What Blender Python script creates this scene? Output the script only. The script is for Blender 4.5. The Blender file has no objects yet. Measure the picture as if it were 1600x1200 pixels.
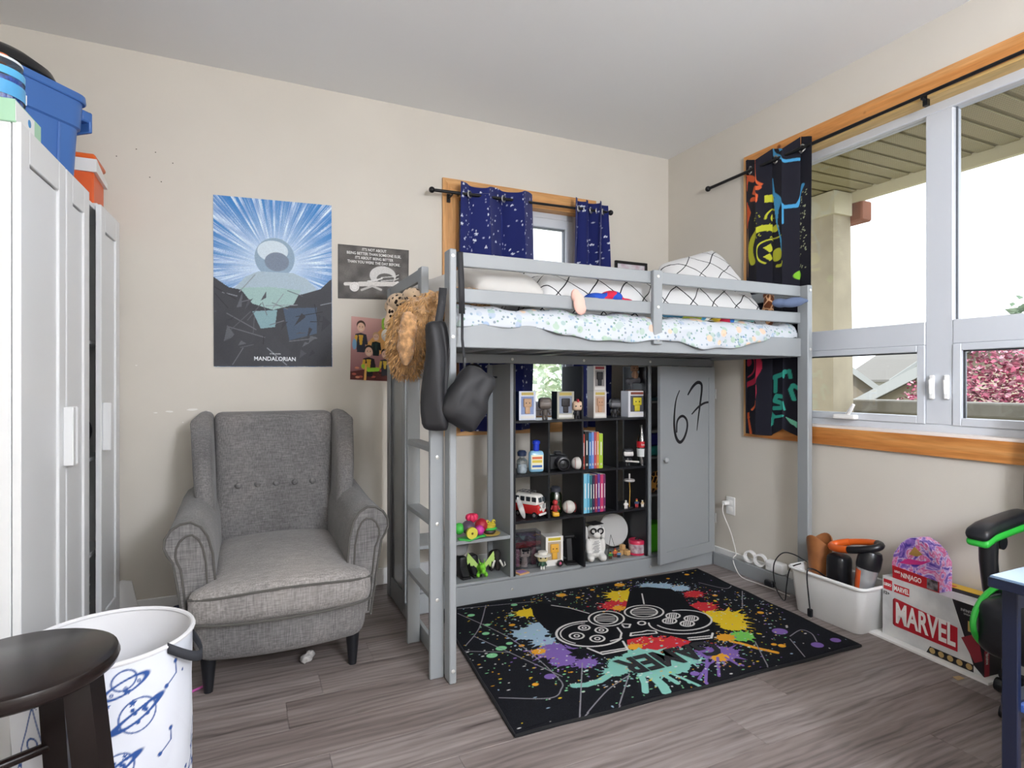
import bpy, bmesh, math, random
import numpy as np
from mathutils import Vector, Matrix, noise as mnoise

# ------------------------------------------------------------------ camera
FPX, YAW, HY, CAMH = 905.0, math.radians(24.79), 598.0, 1.15
SC = bpy.context.scene
COL = SC.collection
cam_d = bpy.data.cameras.new('camera')
cam_d.sensor_width = 36.0
cam_d.lens = FPX / 1600 * 36.0
cam_d.shift_y = -2.0 / 1600
cam_d.clip_start = 0.05
cam = bpy.data.objects.new('camera', cam_d)
COL.objects.link(cam)
cam.location = (0, 0, CAMH)
cam.rotation_euler = (math.pi / 2, 0, -YAW)
SC.camera = cam

# ------------------------------------------------------------------ world, sun, fill lamp, exposure
world = bpy.data.worlds.new('world'); SC.world = world
world.use_nodes = True
wn = world.node_tree.nodes; wl = world.node_tree.links
bg = wn['Background']
bg.inputs['Color'].default_value = (0.90, 0.95, 1.0, 1)
bg.inputs['Strength'].default_value = 1.25
sun_d = bpy.data.lights.new('sun', 'SUN'); sun_d.energy = 1.6; sun_d.angle = 0.02; sun_d.color = (1.0, 0.95, 0.86)
sun = bpy.data.objects.new('sun', sun_d); COL.objects.link(sun)
sun.rotation_euler = Vector((0.62, 0.10, -0.78)).to_track_quat('-Z', 'Y').to_euler()
FILL_LAMPS = [((1.1, -1.1, 1.85), 90.0)]      # added fill globe, unseen behind the camera, to brighten the room
vs = SC.view_settings
vs.view_transform = 'Standard'; vs.look = 'None'; vs.gamma = 1.0; vs.use_curve_mapping = False
vs.exposure = 1.5
SC.cycles.use_denoising = True
SC.cycles.max_bounces = 7
SC.cycles.diffuse_bounces = 5
SC.cycles.glossy_bounces = 3
SC.cycles.transparent_max_bounces = 12
SC.cycles.caustics_reflective = False; SC.cycles.caustics_refractive = False
SC.cycles.sample_clamp_indirect = 6.0

# room sizes (metres): X along the back wall, Y depth, Z up; the camera stands over the origin
XL, XR, YB, YF, ZC = -1.05, 2.775, 3.32, -1.8, 2.76

# ------------------------------------------------------------------ measuring: photo pixel -> point on a known plane of the room
_s, _c = math.sin(YAW), math.cos(YAW)
def ray(x, y):
    u = (x - 800) / FPX; v = (HY - y) / FPX
    return (_s + _c * u, _c - _s * u, v)
def onY(x, y, Y):
    d = ray(x, y); t = Y / d[1]; return Vector((d[0] * t, Y, CAMH + d[2] * t))
def onX(x, y, X):
    d = ray(x, y); t = X / d[0]; return Vector((X, d[1] * t, CAMH + d[2] * t))
def onZ(x, y, Z):
    d = ray(x, y); t = (Z - CAMH) / d[2]; return Vector((d[0] * t, d[1] * t, Z))

# ------------------------------------------------------------------ materials
def lin(c):
    if isinstance(c, str):
        c = c.lstrip('#'); c = [int(c[i:i + 2], 16) / 255 for i in (0, 2, 4)]
    return tuple((x / 12.92 if x <= 0.04045 else ((x + 0.055) / 1.055) ** 2.4) for x in c[:3])
MATS = {}
def _new(name):
    m = bpy.data.materials.new(name); m.use_nodes = True
    nt = m.node_tree; b = nt.nodes['Principled BSDF']
    return m, nt, b
def setp(b, rough=0.5, metal=0.0, spec=0.5, coat=0.0, sheen=0.0, alpha=1.0, trans=0.0):
    b.inputs['Roughness'].default_value = rough; b.inputs['Metallic'].default_value = metal
    b.inputs['Specular IOR Level'].default_value = spec
    b.inputs['Coat Weight'].default_value = coat
    b.inputs['Sheen Weight'].default_value = sheen
    b.inputs['Alpha'].default_value = alpha
    b.inputs['Transmission Weight'].default_value = trans
def M(col, rough=0.5, metal=0.0, spec=0.5, var=0.0, scale=8.0, coat=0.0, sheen=0.0, bump=0.0, bscale=200.0, alpha=1.0, trans=0.0, stretch=(1, 1, 1), col2=None):
    key = (str(col), rough, metal, spec, var, scale, coat, sheen, bump, bscale, alpha, trans, stretch, str(col2))
    if key in MATS: return MATS[key]
    m, nt, b = _new('mat_%d' % len(MATS)); L = nt.links
    setp(b, rough, metal, spec, coat, sheen, alpha, trans)
    c = lin(col)
    b.inputs['Base Color'].default_value = (*c, 1)
    tc = None
    if var > 0 or bump > 0 or col2:
        tc = nt.nodes.new('ShaderNodeTexCoord')
        mp = nt.nodes.new('ShaderNodeMapping'); mp.inputs['Scale'].default_value = stretch
        L.new(tc.outputs['Object'], mp.inputs['Vector'])
    if var > 0 or col2:
        n = nt.nodes.new('ShaderNodeTexNoise'); n.inputs['Scale'].default_value = scale; n.inputs['Detail'].default_value = 4
        L.new(mp.outputs['Vector'], n.inputs['Vector'])
        r = nt.nodes.new('ShaderNodeValToRGB')
        lo = lin(col2) if col2 else tuple(x * (1 - var) for x in c)
        hi = c if col2 else tuple(min(1, x * (1 + var)) for x in c)
        r.color_ramp.elements[0].position = 0.35; r.color_ramp.elements[0].color = (*lo, 1)
        r.color_ramp.elements[1].position = 0.65; r.color_ramp.elements[1].color = (*hi, 1)
        L.new(n.outputs['Fac'], r.inputs['Fac']); L.new(r.outputs['Color'], b.inputs['Base Color'])
    if bump > 0:
        n2 = nt.nodes.new('ShaderNodeTexNoise'); n2.inputs['Scale'].default_value = bscale; n2.inputs['Detail'].default_value = 3
        L.new(mp.outputs['Vector'], n2.inputs['Vector'])
        bp = nt.nodes.new('ShaderNodeBump'); bp.inputs['Strength'].default_value = bump; bp.inputs['Distance'].default_value = 0.004
        L.new(n2.outputs['Fac'], bp.inputs['Height']); L.new(bp.outputs['Normal'], b.inputs['Normal'])
    MATS[key] = m
    return m
def ramp(nt, stops):
    r = nt.nodes.new('ShaderNodeValToRGB'); e = r.color_ramp.elements
    while len(e) < len(stops): e.new(0.5)
    for i, (p, c) in enumerate(stops):
        e[i].position = p; e[i].color = (*lin(c), 1)
    return r
def mat_vcol(rough=0.8, bump=0.0, bscale=400.0, spec=0.3, sheen=0.0, key='v'):
    k = ('vcol', rough, bump, bscale, spec, sheen)
    if k in MATS: return MATS[k]
    m, nt, b = _new('print_%d' % len(MATS)); setp(b, rough, 0, spec, 0, sheen)
    a = nt.nodes.new('ShaderNodeAttribute'); a.attribute_name = 'Col'
    nt.links.new(a.outputs['Color'], b.inputs['Base Color'])
    if bump:
        tc = nt.nodes.new('ShaderNodeTexCoord'); n = nt.nodes.new('ShaderNodeTexNoise'); n.inputs['Scale'].default_value = bscale
        bp = nt.nodes.new('ShaderNodeBump'); bp.inputs['Strength'].default_value = bump; bp.inputs['Distance'].default_value = 0.003
        nt.links.new(tc.outputs['Object'], n.inputs['Vector']); nt.links.new(n.outputs['Fac'], bp.inputs['Height']); nt.links.new(bp.outputs['Normal'], b.inputs['Normal'])
    MATS[k] = m
    return m
def mat_wood(name, stops, axis='X', scale=1.0, rough=0.45, knots=True, rnd=False):
    m, nt, b = _new(name); L = nt.links; setp(b, rough, 0, 0.4)
    tc = nt.nodes.new('ShaderNodeTexCoord'); mp = nt.nodes.new('ShaderNodeMapping')
    st = {'X': (1.2, 14, 14), 'Y': (14, 1.2, 14), 'Z': (14, 14, 1.2)}[axis]
    mp.inputs['Scale'].default_value = tuple(v * scale for v in st)
    L.new(tc.outputs['Object'], mp.inputs['Vector'])
    src = mp.outputs['Vector']
    if rnd:
        oi = nt.nodes.new('ShaderNodeObjectInfo'); ad = nt.nodes.new('ShaderNodeVectorMath'); ad.operation = 'ADD'
        ml = nt.nodes.new('ShaderNodeMath'); ml.operation = 'MULTIPLY'; ml.inputs[1].default_value = 90.0
        L.new(oi.outputs['Random'], ml.inputs[0]); L.new(mp.outputs['Vector'], ad.inputs[0]); L.new(ml.outputs[0], ad.inputs[1]); src = ad.outputs[0]
    n1 = nt.nodes.new('ShaderNodeTexNoise'); n1.inputs['Scale'].default_value = 1.0; n1.inputs['Detail'].default_value = 7; n1.inputs['Roughness'].default_value = 0.65; n1.inputs['Distortion'].default_value = 0.8
    L.new(src, n1.inputs['Vector'])
    r = ramp(nt, stops); L.new(n1.outputs['Fac'], r.inputs['Fac'])
    out = r.outputs['Color']
    n2 = nt.nodes.new('ShaderNodeTexNoise'); n2.inputs['Scale'].default_value = 6.0; n2.inputs['Detail'].default_value = 4
    L.new(src, n2.inputs['Vector'])
    mx = nt.nodes.new('ShaderNodeMixRGB'); mx.blend_type = 'MULTIPLY'; mx.inputs['Fac'].default_value = 0.35
    r2 = ramp(nt, [(0.3, '#9a9a9a'), (0.7, '#ffffff')]); L.new(n2.outputs['Fac'], r2.inputs['Fac'])
    L.new(out, mx.inputs['Color1']); L.new(r2.outputs['Color'], mx.inputs['Color2']); out = mx.outputs['Color']
    if rnd:
        r3 = ramp(nt, [(0.0, '#c4c0bd'), (1.0, '#ffffff')]); L.new(oi.outputs['Random'], r3.inputs['Fac'])
        m3 = nt.nodes.new('ShaderNodeMixRGB'); m3.blend_type = 'MULTIPLY'; m3.inputs['Fac'].default_value = 1.0
        L.new(out, m3.inputs['Color1']); L.new(r3.outputs['Color'], m3.inputs['Color2']); out = m3.outputs['Color']
    if knots:
        v = nt.nodes.new('ShaderNodeTexVoronoi'); v.inputs['Scale'].default_value = 3.2
        mp2 = nt.nodes.new('ShaderNodeMapping'); L.new(tc.outputs['Object'], mp2.inputs['Vector']); L.new(mp2.outputs['Vector'], v.inputs['Vector'])
        rk = ramp(nt, [(0.0, '#4a2408'), (0.035, '#8a4a1c'), (0.06, '#ffffff')]); L.new(v.outputs['Distance'], rk.inputs['Fac'])
        mk = nt.nodes.new('ShaderNodeMixRGB'); mk.blend_type = 'MULTIPLY'; mk.inputs['Fac'].default_value = 0.8
        L.new(out, mk.inputs['Color1']); L.new(rk.outputs['Color'], mk.inputs['Color2']); out = mk.outputs['Color']
    L.new(out, b.inputs['Base Color'])
    bp = nt.nodes.new('ShaderNodeBump'); bp.inputs['Strength'].default_value = 0.15; bp.inputs['Distance'].default_value = 0.002
    L.new(n1.outputs['Fac'], bp.inputs['Height']); L.new(bp.outputs['Normal'], b.inputs['Normal'])
    return m
def mat_glass(name, tint='#ffffff', gloss=0.08, rough=0.0):
    m, nt, b = _new(name); nt.nodes.remove(b)
    o = nt.nodes['Material Output']
    t = nt.nodes.new('ShaderNodeBsdfTransparent'); t.inputs['Color'].default_value = (*lin(tint), 1)
    g = nt.nodes.new('ShaderNodeBsdfGlossy'); g.inputs['Roughness'].default_value = rough
    mx = nt.nodes.new('ShaderNodeMixShader'); mx.inputs['Fac'].default_value = gloss
    nt.links.new(t.outputs[0], mx.inputs[1]); nt.links.new(g.outputs[0], mx.inputs[2]); nt.links.new(mx.outputs[0], o.inputs['Surface'])
    return m
def mat_emit(name, col, strength):
    m, nt, b = _new(name)
    b.inputs['Base Color'].default_value = (*lin(col), 1); b.inputs['Emission Color'].default_value = (*lin(col), 1); b.inputs['Emission Strength'].default_value = strength
    return m

# ------------------------------------------------------------------ mesh builder
class MB:
    def __init__(s): s.v = []; s.f = []; s.mi = []; s.cur = 0
    def add(s, vs, fs):
        o = len(s.v); s.v += [tuple(p) for p in vs]
        for f in fs: s.f.append(tuple(i + o for i in f)); s.mi.append(s.cur)
        return s
    def box(s, x0, x1, y0, y1, z0, z1, b=0.0):
        if x1 < x0: x0, x1 = x1, x0
        if y1 < y0: y0, y1 = y1, y0
        if z1 < z0: z0, z1 = z1, z0
        if b <= 0:
            return s.add([(x, y, z) for x in (x0, x1) for y in (y0, y1) for z in (z0, z1)],
                         [(0, 1, 3, 2), (4, 6, 7, 5), (0, 4, 5, 1), (2, 3, 7, 6), (0, 2, 6, 4), (1, 5, 7, 3)])
        hx, hy, hz = (x1 - x0) / 2, (y1 - y0) / 2, (z1 - z0) / 2
        b = min(b, hx * .9, hy * .9, hz * .9)
        vs = []; idx = {}
        c = ((x0 + x1) / 2, (y0 + y1) / 2, (z0 + z1) / 2); h = (hx, hy, hz)
        for sx in (-1, 1):
            for sy in (-1, 1):
                for sz in (-1, 1):
                    for a in range(3):
                        sg = (sx, sy, sz)
                        idx[(sx, sy, sz, a)] = len(vs)
                        vs.append(tuple(c[i] + sg[i] * (h[i] if i == a else h[i] - b) for i in range(3)))
        fs = []
        for a in range(3):
            o = [i for i in range(3) if i != a]
            for sg in (-1, 1):
                q = []
                for (p, r) in ((-1, -1), (1, -1), (1, 1), (-1, 1)):
                    k = [0, 0, 0]; k[a] = sg; k[o[0]] = p; k[o[1]] = r; q.append(idx[(*k, a)])
                fs.append(tuple(q))
        for a in range(3):
            o = [i for i in range(3) if i != a]
            for p in (-1, 1):
                for r in (-1, 1):
                    k0 = [0, 0, 0]; k1 = [0, 0, 0]; k0[a] = -1; k1[a] = 1
                    for k in (k0, k1): k[o[0]] = p; k[o[1]] = r
                    fs.append((idx[(*k0, o[0])], idx[(*k1, o[0])], idx[(*k1, o[1])], idx[(*k0, o[1])]))
        for sx in (-1, 1):
            for sy in (-1, 1):
                for sz in (-1, 1): fs.append(tuple(idx[(sx, sy, sz, a)] for a in range(3)))
        return s.add(vs, fs)
    def obox(s, cx, cy, cz, sx, sy, sz, rz=0.0, b=0.0, rx=0.0, ry=0.0):
        t = MB().box(-sx / 2, sx / 2, -sy / 2, sy / 2, -sz / 2, sz / 2, b)
        m = Matrix.Translation((cx, cy, cz)) @ Matrix.Rotation(rz, 4, 'Z') @ Matrix.Rotation(ry, 4, 'Y') @ Matrix.Rotation(rx, 4, 'X')
        return s.add([m @ Vector(p) for p in t.v], t.f)
    def tube(s, pts, r, n=10, caps=True, closed=False):
        pts = [Vector(p) for p in pts]; N = len(pts)
        rs = r if isinstance(r, (list, tuple)) else [r] * N
        vs = []; fs = []
        up = None
        for i, p in enumerate(pts):
            if closed: d = pts[(i + 1) % N] - pts[i - 1]
            else: d = pts[min(i + 1, N - 1)] - pts[max(i - 1, 0)]
            if d.length < 1e-9: d = Vector((0, 0, 1))
            d.normalize()
            if up is None:
                up = d.orthogonal().normalized()
            else:
                up = (up - d * up.dot(d))
                up = up.normalized() if up.length > 1e-6 else d.orthogonal().normalized()
            w = d.cross(up)
            for k in range(n):
                a = 2 * math.pi * k / n
                vs.append(p + (up * math.cos(a) + w * math.sin(a)) * rs[i])
        for i in range(N if closed else N - 1):
            j = (i + 1) % N
            for k in range(n):
                fs.append((i * n + k, i * n + (k + 1) % n, j * n + (k + 1) % n, j * n + k))
        if caps and not closed:
            fs.append(tuple(range(n - 1, -1, -1))); fs.append(tuple((N - 1) * n + k for k in range(n)))
        return s.add(vs, fs)
    def lathe(s, prof, c=(0, 0, 0), n=24, sx=1.0, sy=1.0, caps=True, mat=None):
        vs = []; fs = []
        for r, z in prof:
            for k in range(n):
                a = 2 * math.pi * k / n
                p = Vector((r * math.cos(a) * sx, r * math.sin(a) * sy, z))
                vs.append((mat @ p if mat else p) + Vector(c))
        for i in range(len(prof) - 1):
            for k in range(n):
                fs.append((i * n + k, i * n + (k + 1) % n, (i + 1) * n + (k + 1) % n, (i + 1) * n + k))
        if caps:
            if prof[0][0] > 1e-5: fs.append(tuple(range(n - 1, -1, -1)))
            if prof[-1][0] > 1e-5: fs.append(tuple((len(prof) - 1) * n + k for k in range(n)))
        return s.add(vs, fs)
    def ell(s, c, r, n=16, m=10, mat=None):
        if not isinstance(r, (tuple, list)): r = (r, r, r)
        vs = [Vector((0, 0, -r[2]))]; fs = []
        for i in range(1, m):
            t = math.pi * i / m - math.pi / 2
            for k in range(n):
                a = 2 * math.pi * k / n
                vs.append(Vector((r[0] * math.cos(t) * math.cos(a), r[1] * math.cos(t) * math.sin(a), r[2] * math.sin(t))))
        vs.append(Vector((0, 0, r[2])))
        for k in range(n): fs.append((0, 1 + (k + 1) % n, 1 + k))
        for i in range(m - 2):
            for k in range(n):
                a = 1 + i * n; fs.append((a + k, a + (k + 1) % n, a + n + (k + 1) % n, a + n + k))
        e = len(vs) - 1
        for k in range(n): fs.append((1 + (m - 2) * n + k, 1 + (m - 2) * n + (k + 1) % n, e))
        vs = [(mat @ p if mat else p) + Vector(c) for p in vs]
        return s.add(vs, fs)
    def prism(s, poly, fn, d0, d1):
        """poly: 2-D outline; fn(a,b,d) -> 3-D; extruded from d0 to d1"""
        n = len(poly)
        s.add([fn(a, b, d0) for a, b in poly] + [fn(a, b, d1) for a, b in poly],
              [tuple(range(n - 1, -1, -1)), tuple(range(n, 2 * n))] + [(i, (i + 1) % n, n + (i + 1) % n, n + i) for i in range(n)])
        return s
    def rbox(s, c, h, r, n=(6, 6, 6), fn=None, rot=None):
        """soft box with centre c, half sizes h, edge radius r; fn deforms local points"""
        ax = []
        for i in range(3):
            H, R = h[i], min(r, h[i] * .98)
            inner = list(np.linspace(-H + R, H - R, n[i]))
            ax.append([-H, -H + R * .12, -H + R * .45] + inner + [H - R * .45, H - R * .12, H])
        idx = {}; vs = []; fs = []
        def vid(p):
            k = tuple(round(x, 6) for x in p)
            if k not in idx:
                q = [max(-h[i] + min(r, h[i] * .98), min(h[i] - min(r, h[i] * .98), p[i])) for i in range(3)]
                d = Vector([p[i] - q[i] for i in range(3)])
                if d.length > 1e-9: d = d.normalized() * min(r, min(h) * .98 if False else r)
                o = Vector([q[i] + (d[i] / r * min(r, h[i] * .98) if d.length > 0 else 0) for i in range(3)])
                idx[k] = len(vs); vs.append(o)
            return idx[k]
        for a in range(3):
            o = [i for i in range(3) if i != a]
            for sg in (-1, 1):
                A, B = ax[o[0]], ax[o[1]]
                for i in range(len(A) - 1):
                    for j in range(len(B) - 1):
                        q = []
                        for (p, t) in ((A[i], B[j]), (A[i + 1], B[j]), (A[i + 1], B[j + 1]), (A[i], B[j + 1])):
                            k = [0, 0, 0]; k[a] = sg * h[a]; k[o[0]] = p; k[o[1]] = t; q.append(vid(k))
                        flip = (sg > 0) == (a == 1)
                        fs.append(tuple(reversed(q)) if flip else tuple(q))
        if fn: vs = [Vector(fn(*p)) for p in vs]
        if rot: vs = [rot @ p for p in vs]
        return s.add([p + Vector(c) for p in vs], fs)
    def mat(s, i): s.cur = i; return s
    def xf(s, m): s.v = [tuple(m @ Vector(p)) for p in s.v]; return s
    def shift(s, d): s.v = [(p[0] + d[0], p[1] + d[1], p[2] + d[2]) for p in s.v]; return s
    def mesh(s, name, mats, smooth=True, ang=38):
        me = bpy.data.meshes.new(name); me.from_pydata(s.v, [], s.f)
        for m in (mats if isinstance(mats, (list, tuple)) else [mats]): me.materials.append(m)
        if any(s.mi): me.polygons.foreach_set('material_index', s.mi)
        bm = bmesh.new(); bm.from_mesh(me); bmesh.ops.recalc_face_normals(bm, faces=bm.faces); bm.to_mesh(me); bm.free()
        if smooth:
            me.polygons.foreach_set('use_smooth', [True] * len(me.polygons)); me.set_sharp_from_angle(angle=math.radians(ang))
        me.update()
        return me
def link(o, parent=None):
    COL.objects.link(o)
    if parent: o.parent = parent
    return o
def tag(o, label, cat, group=None, kind=None):
    if label: o['label'] = label
    if cat: o['category'] = cat
    if group: o['group'] = group
    if kind: o['kind'] = kind
    return o
def thing(name, label, cat, loc=(0, 0, 0), rz=0.0, group=None):
    o = bpy.data.objects.new(name, None); o.empty_display_size = 0.05
    o.location = loc; o.rotation_euler = (0, 0, rz); link(o)
    return tag(o, label, cat, group)
def part(parent, name, mb, mats, smooth=True, ang=38, label=None):
    o = link(bpy.data.objects.new(name, mb.mesh(name, mats, smooth, ang)), parent)
    if label: o['label'] = label
    return o
def solo(name, mb, mats, label, cat, loc=(0, 0, 0), rz=0.0, group=None, smooth=True, ang=38, kind=None):
    o = link(bpy.data.objects.new(name, mb.mesh(name, mats, smooth, ang)))
    o.location = loc; o.rotation_euler = (0, 0, rz)
    return tag(o, label, cat, group, kind)
def struct(name, mb, mats, parent=None, smooth=False, label=None):
    o = link(bpy.data.objects.new(name, mb.mesh(name, mats, smooth)), parent)
    if not parent: o['kind'] = 'structure'
    if label: o['label'] = label
    return o
def text_mesh(body, size, mats, bold=0.0, sx=1.0, align='CENTER', ext=0.0003, space=1.0):
    cu = bpy.data.curves.new('lettering', 'FONT'); cu.body = body; cu.size = size; cu.align_x = align; cu.align_y = 'CENTER'
    cu.offset = bold; cu.extrude = ext; cu.resolution_u = 3; cu.space_character = space
    t = bpy.data.objects.new('lettering', cu); COL.objects.link(t); t.scale = (sx, 1, 1)
    bpy.context.view_layer.update()
    dg = bpy.context.evaluated_depsgraph_get()
    me = bpy.data.meshes.new_from_object(t.evaluated_get(dg))
    me.transform(Matrix.Diagonal((sx, 1, 1, 1)))
    bpy.data.objects.remove(t); bpy.data.curves.remove(cu)
    me.materials.clear(); me.materials.append(mats)
    return me
def lettering(parent, body, size, mat, mx, bold=0.0, sx=1.0, align='CENTER', name='lettering', space=1.0):
    me = text_mesh(body, size, mat, bold, sx, align, space=space); me.transform(mx); me.name = name
    return link(bpy.data.objects.new(name, me), parent)
def plane_mx(o, xdir, ydir):
    x = Vector(xdir).normalized(); y = Vector(ydir); y = (y - x * x.dot(y)).normalized(); z = x.cross(y)
    m = Matrix((x, y, z)).transposed().to_4x4(); m.translation = Vector(o); return m
# facing the camera on a wall that looks towards -Y / -X
def face_mY(x, y, z): return plane_mx((x, y, z), (1, 0, 0), (0, 0, 1))
def face_mX(x, y, z): return plane_mx((x, y, z), (0, -1, 0), (0, 0, 1))
def blob(name, ells, mats, voxel=0.01, smooth=6, disp=0.0, dscale=30.0, seed=0):
    """one continuous skin around a cluster of ellipsoids (c, r, optional rotation matrix)"""
    mb = MB()
    for e in ells: mb.ell(e[0], e[1], 20, 14, e[2] if len(e) > 2 else None)
    me = mb.mesh(name, mats)
    t = bpy.data.objects.new('tmp', me); COL.objects.link(t)
    rm = t.modifiers.new('r', 'REMESH'); rm.mode = 'VOXEL'; rm.voxel_size = voxel
    sm = t.modifiers.new('s', 'SMOOTH'); sm.iterations = smooth; sm.factor = 0.5
    bpy.context.view_layer.update()
    me2 = bpy.data.meshes.new_from_object(t.evaluated_get(bpy.context.evaluated_depsgraph_get()))
    bpy.data.objects.remove(t)
    if disp:
        me2.update()
        for v in me2.vertices:
            p = v.co * dscale + Vector((seed, seed * 2, 0))
            v.co += v.normal * (mnoise.noise(p) + .5 * mnoise.noise(p * 2.3)) * disp
    me2.materials.clear()
    for m in (mats if isinstance(mats, (list, tuple)) else [mats]): me2.materials.append(m)
    me2.polygons.foreach_set('use_smooth', [True] * len(me2.polygons)); me2.name = name
    return me2
def blobpart(parent, name, ells, mats, **k):
    return link(bpy.data.objects.new(name, blob(name, ells, mats, **k)), parent)
def copy_tree(o, parent=None):
    c = o.copy(); COL.objects.link(c); c.parent = parent
    for ch in list(o.children): copy_tree(ch, c)
    return c

# ------------------------------------------------------------------ flat print: colours laid on the vertices of a fine sheet
class Canvas:
    def __init__(s, w, h, nx, ny, base):
        s.w, s.h, s.nx, s.ny = w, h, nx, ny
        s.u = np.linspace(0, w, nx); s.v = np.linspace(0, h, ny)
        s.U, s.V = np.meshgrid(s.u, s.v)
        s.C = np.empty((ny, nx, 3)); s.C[:] = lin(base)
        s.soft = max(w / nx, h / ny) * 0.7
    def _win(s, x0, x1, y0, y1):
        i0, i1 = np.searchsorted(s.u, [x0, x1]); j0, j1 = np.searchsorted(s.v, [y0, y1])
        return slice(max(0, j0 - 1), min(s.ny, j1 + 1)), slice(max(0, i0 - 1), min(s.nx, i1 + 1))
    def _put(s, sl, a, col):
        a = np.clip(a, 0, 1)[..., None]
        s.C[sl] = s.C[sl] * (1 - a) + np.array(lin(col)) * a
    def ell(s, cx, cy, rx, ry, col, rot=0.0, ring=None):
        R = max(rx, ry) + s.soft * 2
        sl = s._win(cx - R, cx + R, cy - R, cy + R)
        x = s.U[sl] - cx; y = s.V[sl] - cy; c, t = math.cos(rot), math.sin(rot)
        X = (x * c + y * t) / rx; Y = (-x * t + y * c) / ry
        d = (np.sqrt(X * X + Y * Y) - 1) * min(rx, ry)
        if ring: d = np.abs(d + ring / 2) - ring / 2
        s._put(sl, 0.5 - d / s.soft, col)
    def poly(s, pts, col):
        xs = [p[0] for p in pts]; ys = [p[1] for p in pts]
        sl = s._win(min(xs), max(xs), min(ys), max(ys))
        X, Y = s.U[sl], s.V[sl]; ins = np.zeros(X.shape, bool); n = len(pts)
        for i in range(n):
            x0, y0 = pts[i]; x1, y1 = pts[(i + 1) % n]
            if y0 == y1: continue
            cnd = ((Y > min(y0, y1)) & (Y <= max(y0, y1)))
            ins ^= cnd & (X < (x1 - x0) * (Y - y0) / (y1 - y0) + x0)
        s._put(sl, ins.astype(float), col)
    def rect(s, x0, x1, y0, y1, col): s._put(s._win(x0, x1, y0, y1), np.ones(s.U[s._win(x0, x1, y0, y1)].shape), col)
    def stroke(s, pts, w, col):
        for (x0, y0), (x1, y1) in zip(pts[:-1], pts[1:]):
            R = w + s.soft
            sl = s._win(min(x0, x1) - R, max(x0, x1) + R, min(y0, y1) - R, max(y0, y1) + R)
            X, Y = s.U[sl] - x0, s.V[sl] - y0; dx, dy = x1 - x0, y1 - y0; L2 = dx * dx + dy * dy + 1e-12
            t = np.clip((X * dx + Y * dy) / L2, 0, 1)
            d = np.sqrt((X - t * dx) ** 2 + (Y - t * dy) ** 2) - w / 2
            s._put(sl, 0.5 - d / s.soft, col)
    def splat(s, cx, cy, r, col, rnd, n=14, spike=0.8, drops=8, sx=1.0, sy=1.0):
        pts = []; ph = rnd.random() * 6
        for k in range(n * 4):
            a = ph + 2 * math.pi * k / (n * 4)
            q = r * (0.75 + (spike * rnd.random() if k % 4 == 0 else 0.12 * rnd.random()))
            pts.append((cx + q * math.cos(a) * sx, cy + q * math.sin(a) * sy))
        s.poly(pts, col)
        for _ in range(drops):
            a = rnd.random() * 6.3; q = r * (1.1 + 1.2 * rnd.random()); e = r * (0.03 + 0.09 * rnd.random())
            s.ell(cx + q * math.cos(a) * sx, cy + q * math.sin(a) * sy, max(e, s.soft * .6), max(e * .7, s.soft * .6), col, a)
    def grain(s, amt, rs, bl=1):
        n = rs.random((s.ny // bl + 1, s.nx // bl + 1)); n = np.repeat(np.repeat(n, bl, 0), bl, 1)[:s.ny, :s.nx]
        s.C *= (1 + amt * (n[..., None] - .5) * 2)
    def mesh(s, name, pos, mat, thick=0.0):
        """pos(U,V) -> (X,Y,Z) arrays"""
        X, Y, Z = pos(s.U, s.V); n = s.nx * s.ny
        co = np.stack([X.ravel(), Y.ravel(), Z.ravel()], 1).astype(np.float32)
        I = np.arange(n).reshape(s.ny, s.nx)
        q = np.stack([I[:-1, :-1].ravel(), I[:-1, 1:].ravel(), I[1:, 1:].ravel(), I[1:, :-1].ravel()], 1).astype(np.int32)
        me = bpy.data.meshes.new(name); me.vertices.add(n); me.vertices.foreach_set('co', co.ravel())
        F = len(q); me.loops.add(F * 4); me.loops.foreach_set('vertex_index', q.ravel())
        me.polygons.add(F); me.polygons.foreach_set('loop_start', np.arange(0, F * 4, 4, dtype=np.int32))
        me.polygons.foreach_set('use_smooth', np.ones(F, bool))
        me.update(calc_edges=True)
        at = me.color_attributes.new('Col', 'FLOAT_COLOR', 'POINT')
        c = np.ones((n, 4), np.float32); c[:, :3] = np.clip(s.C.reshape(-1, 3), 0, 1); at.data.foreach_set('color', c.ravel())
        me.materials.append(mat)
        return me

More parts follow.
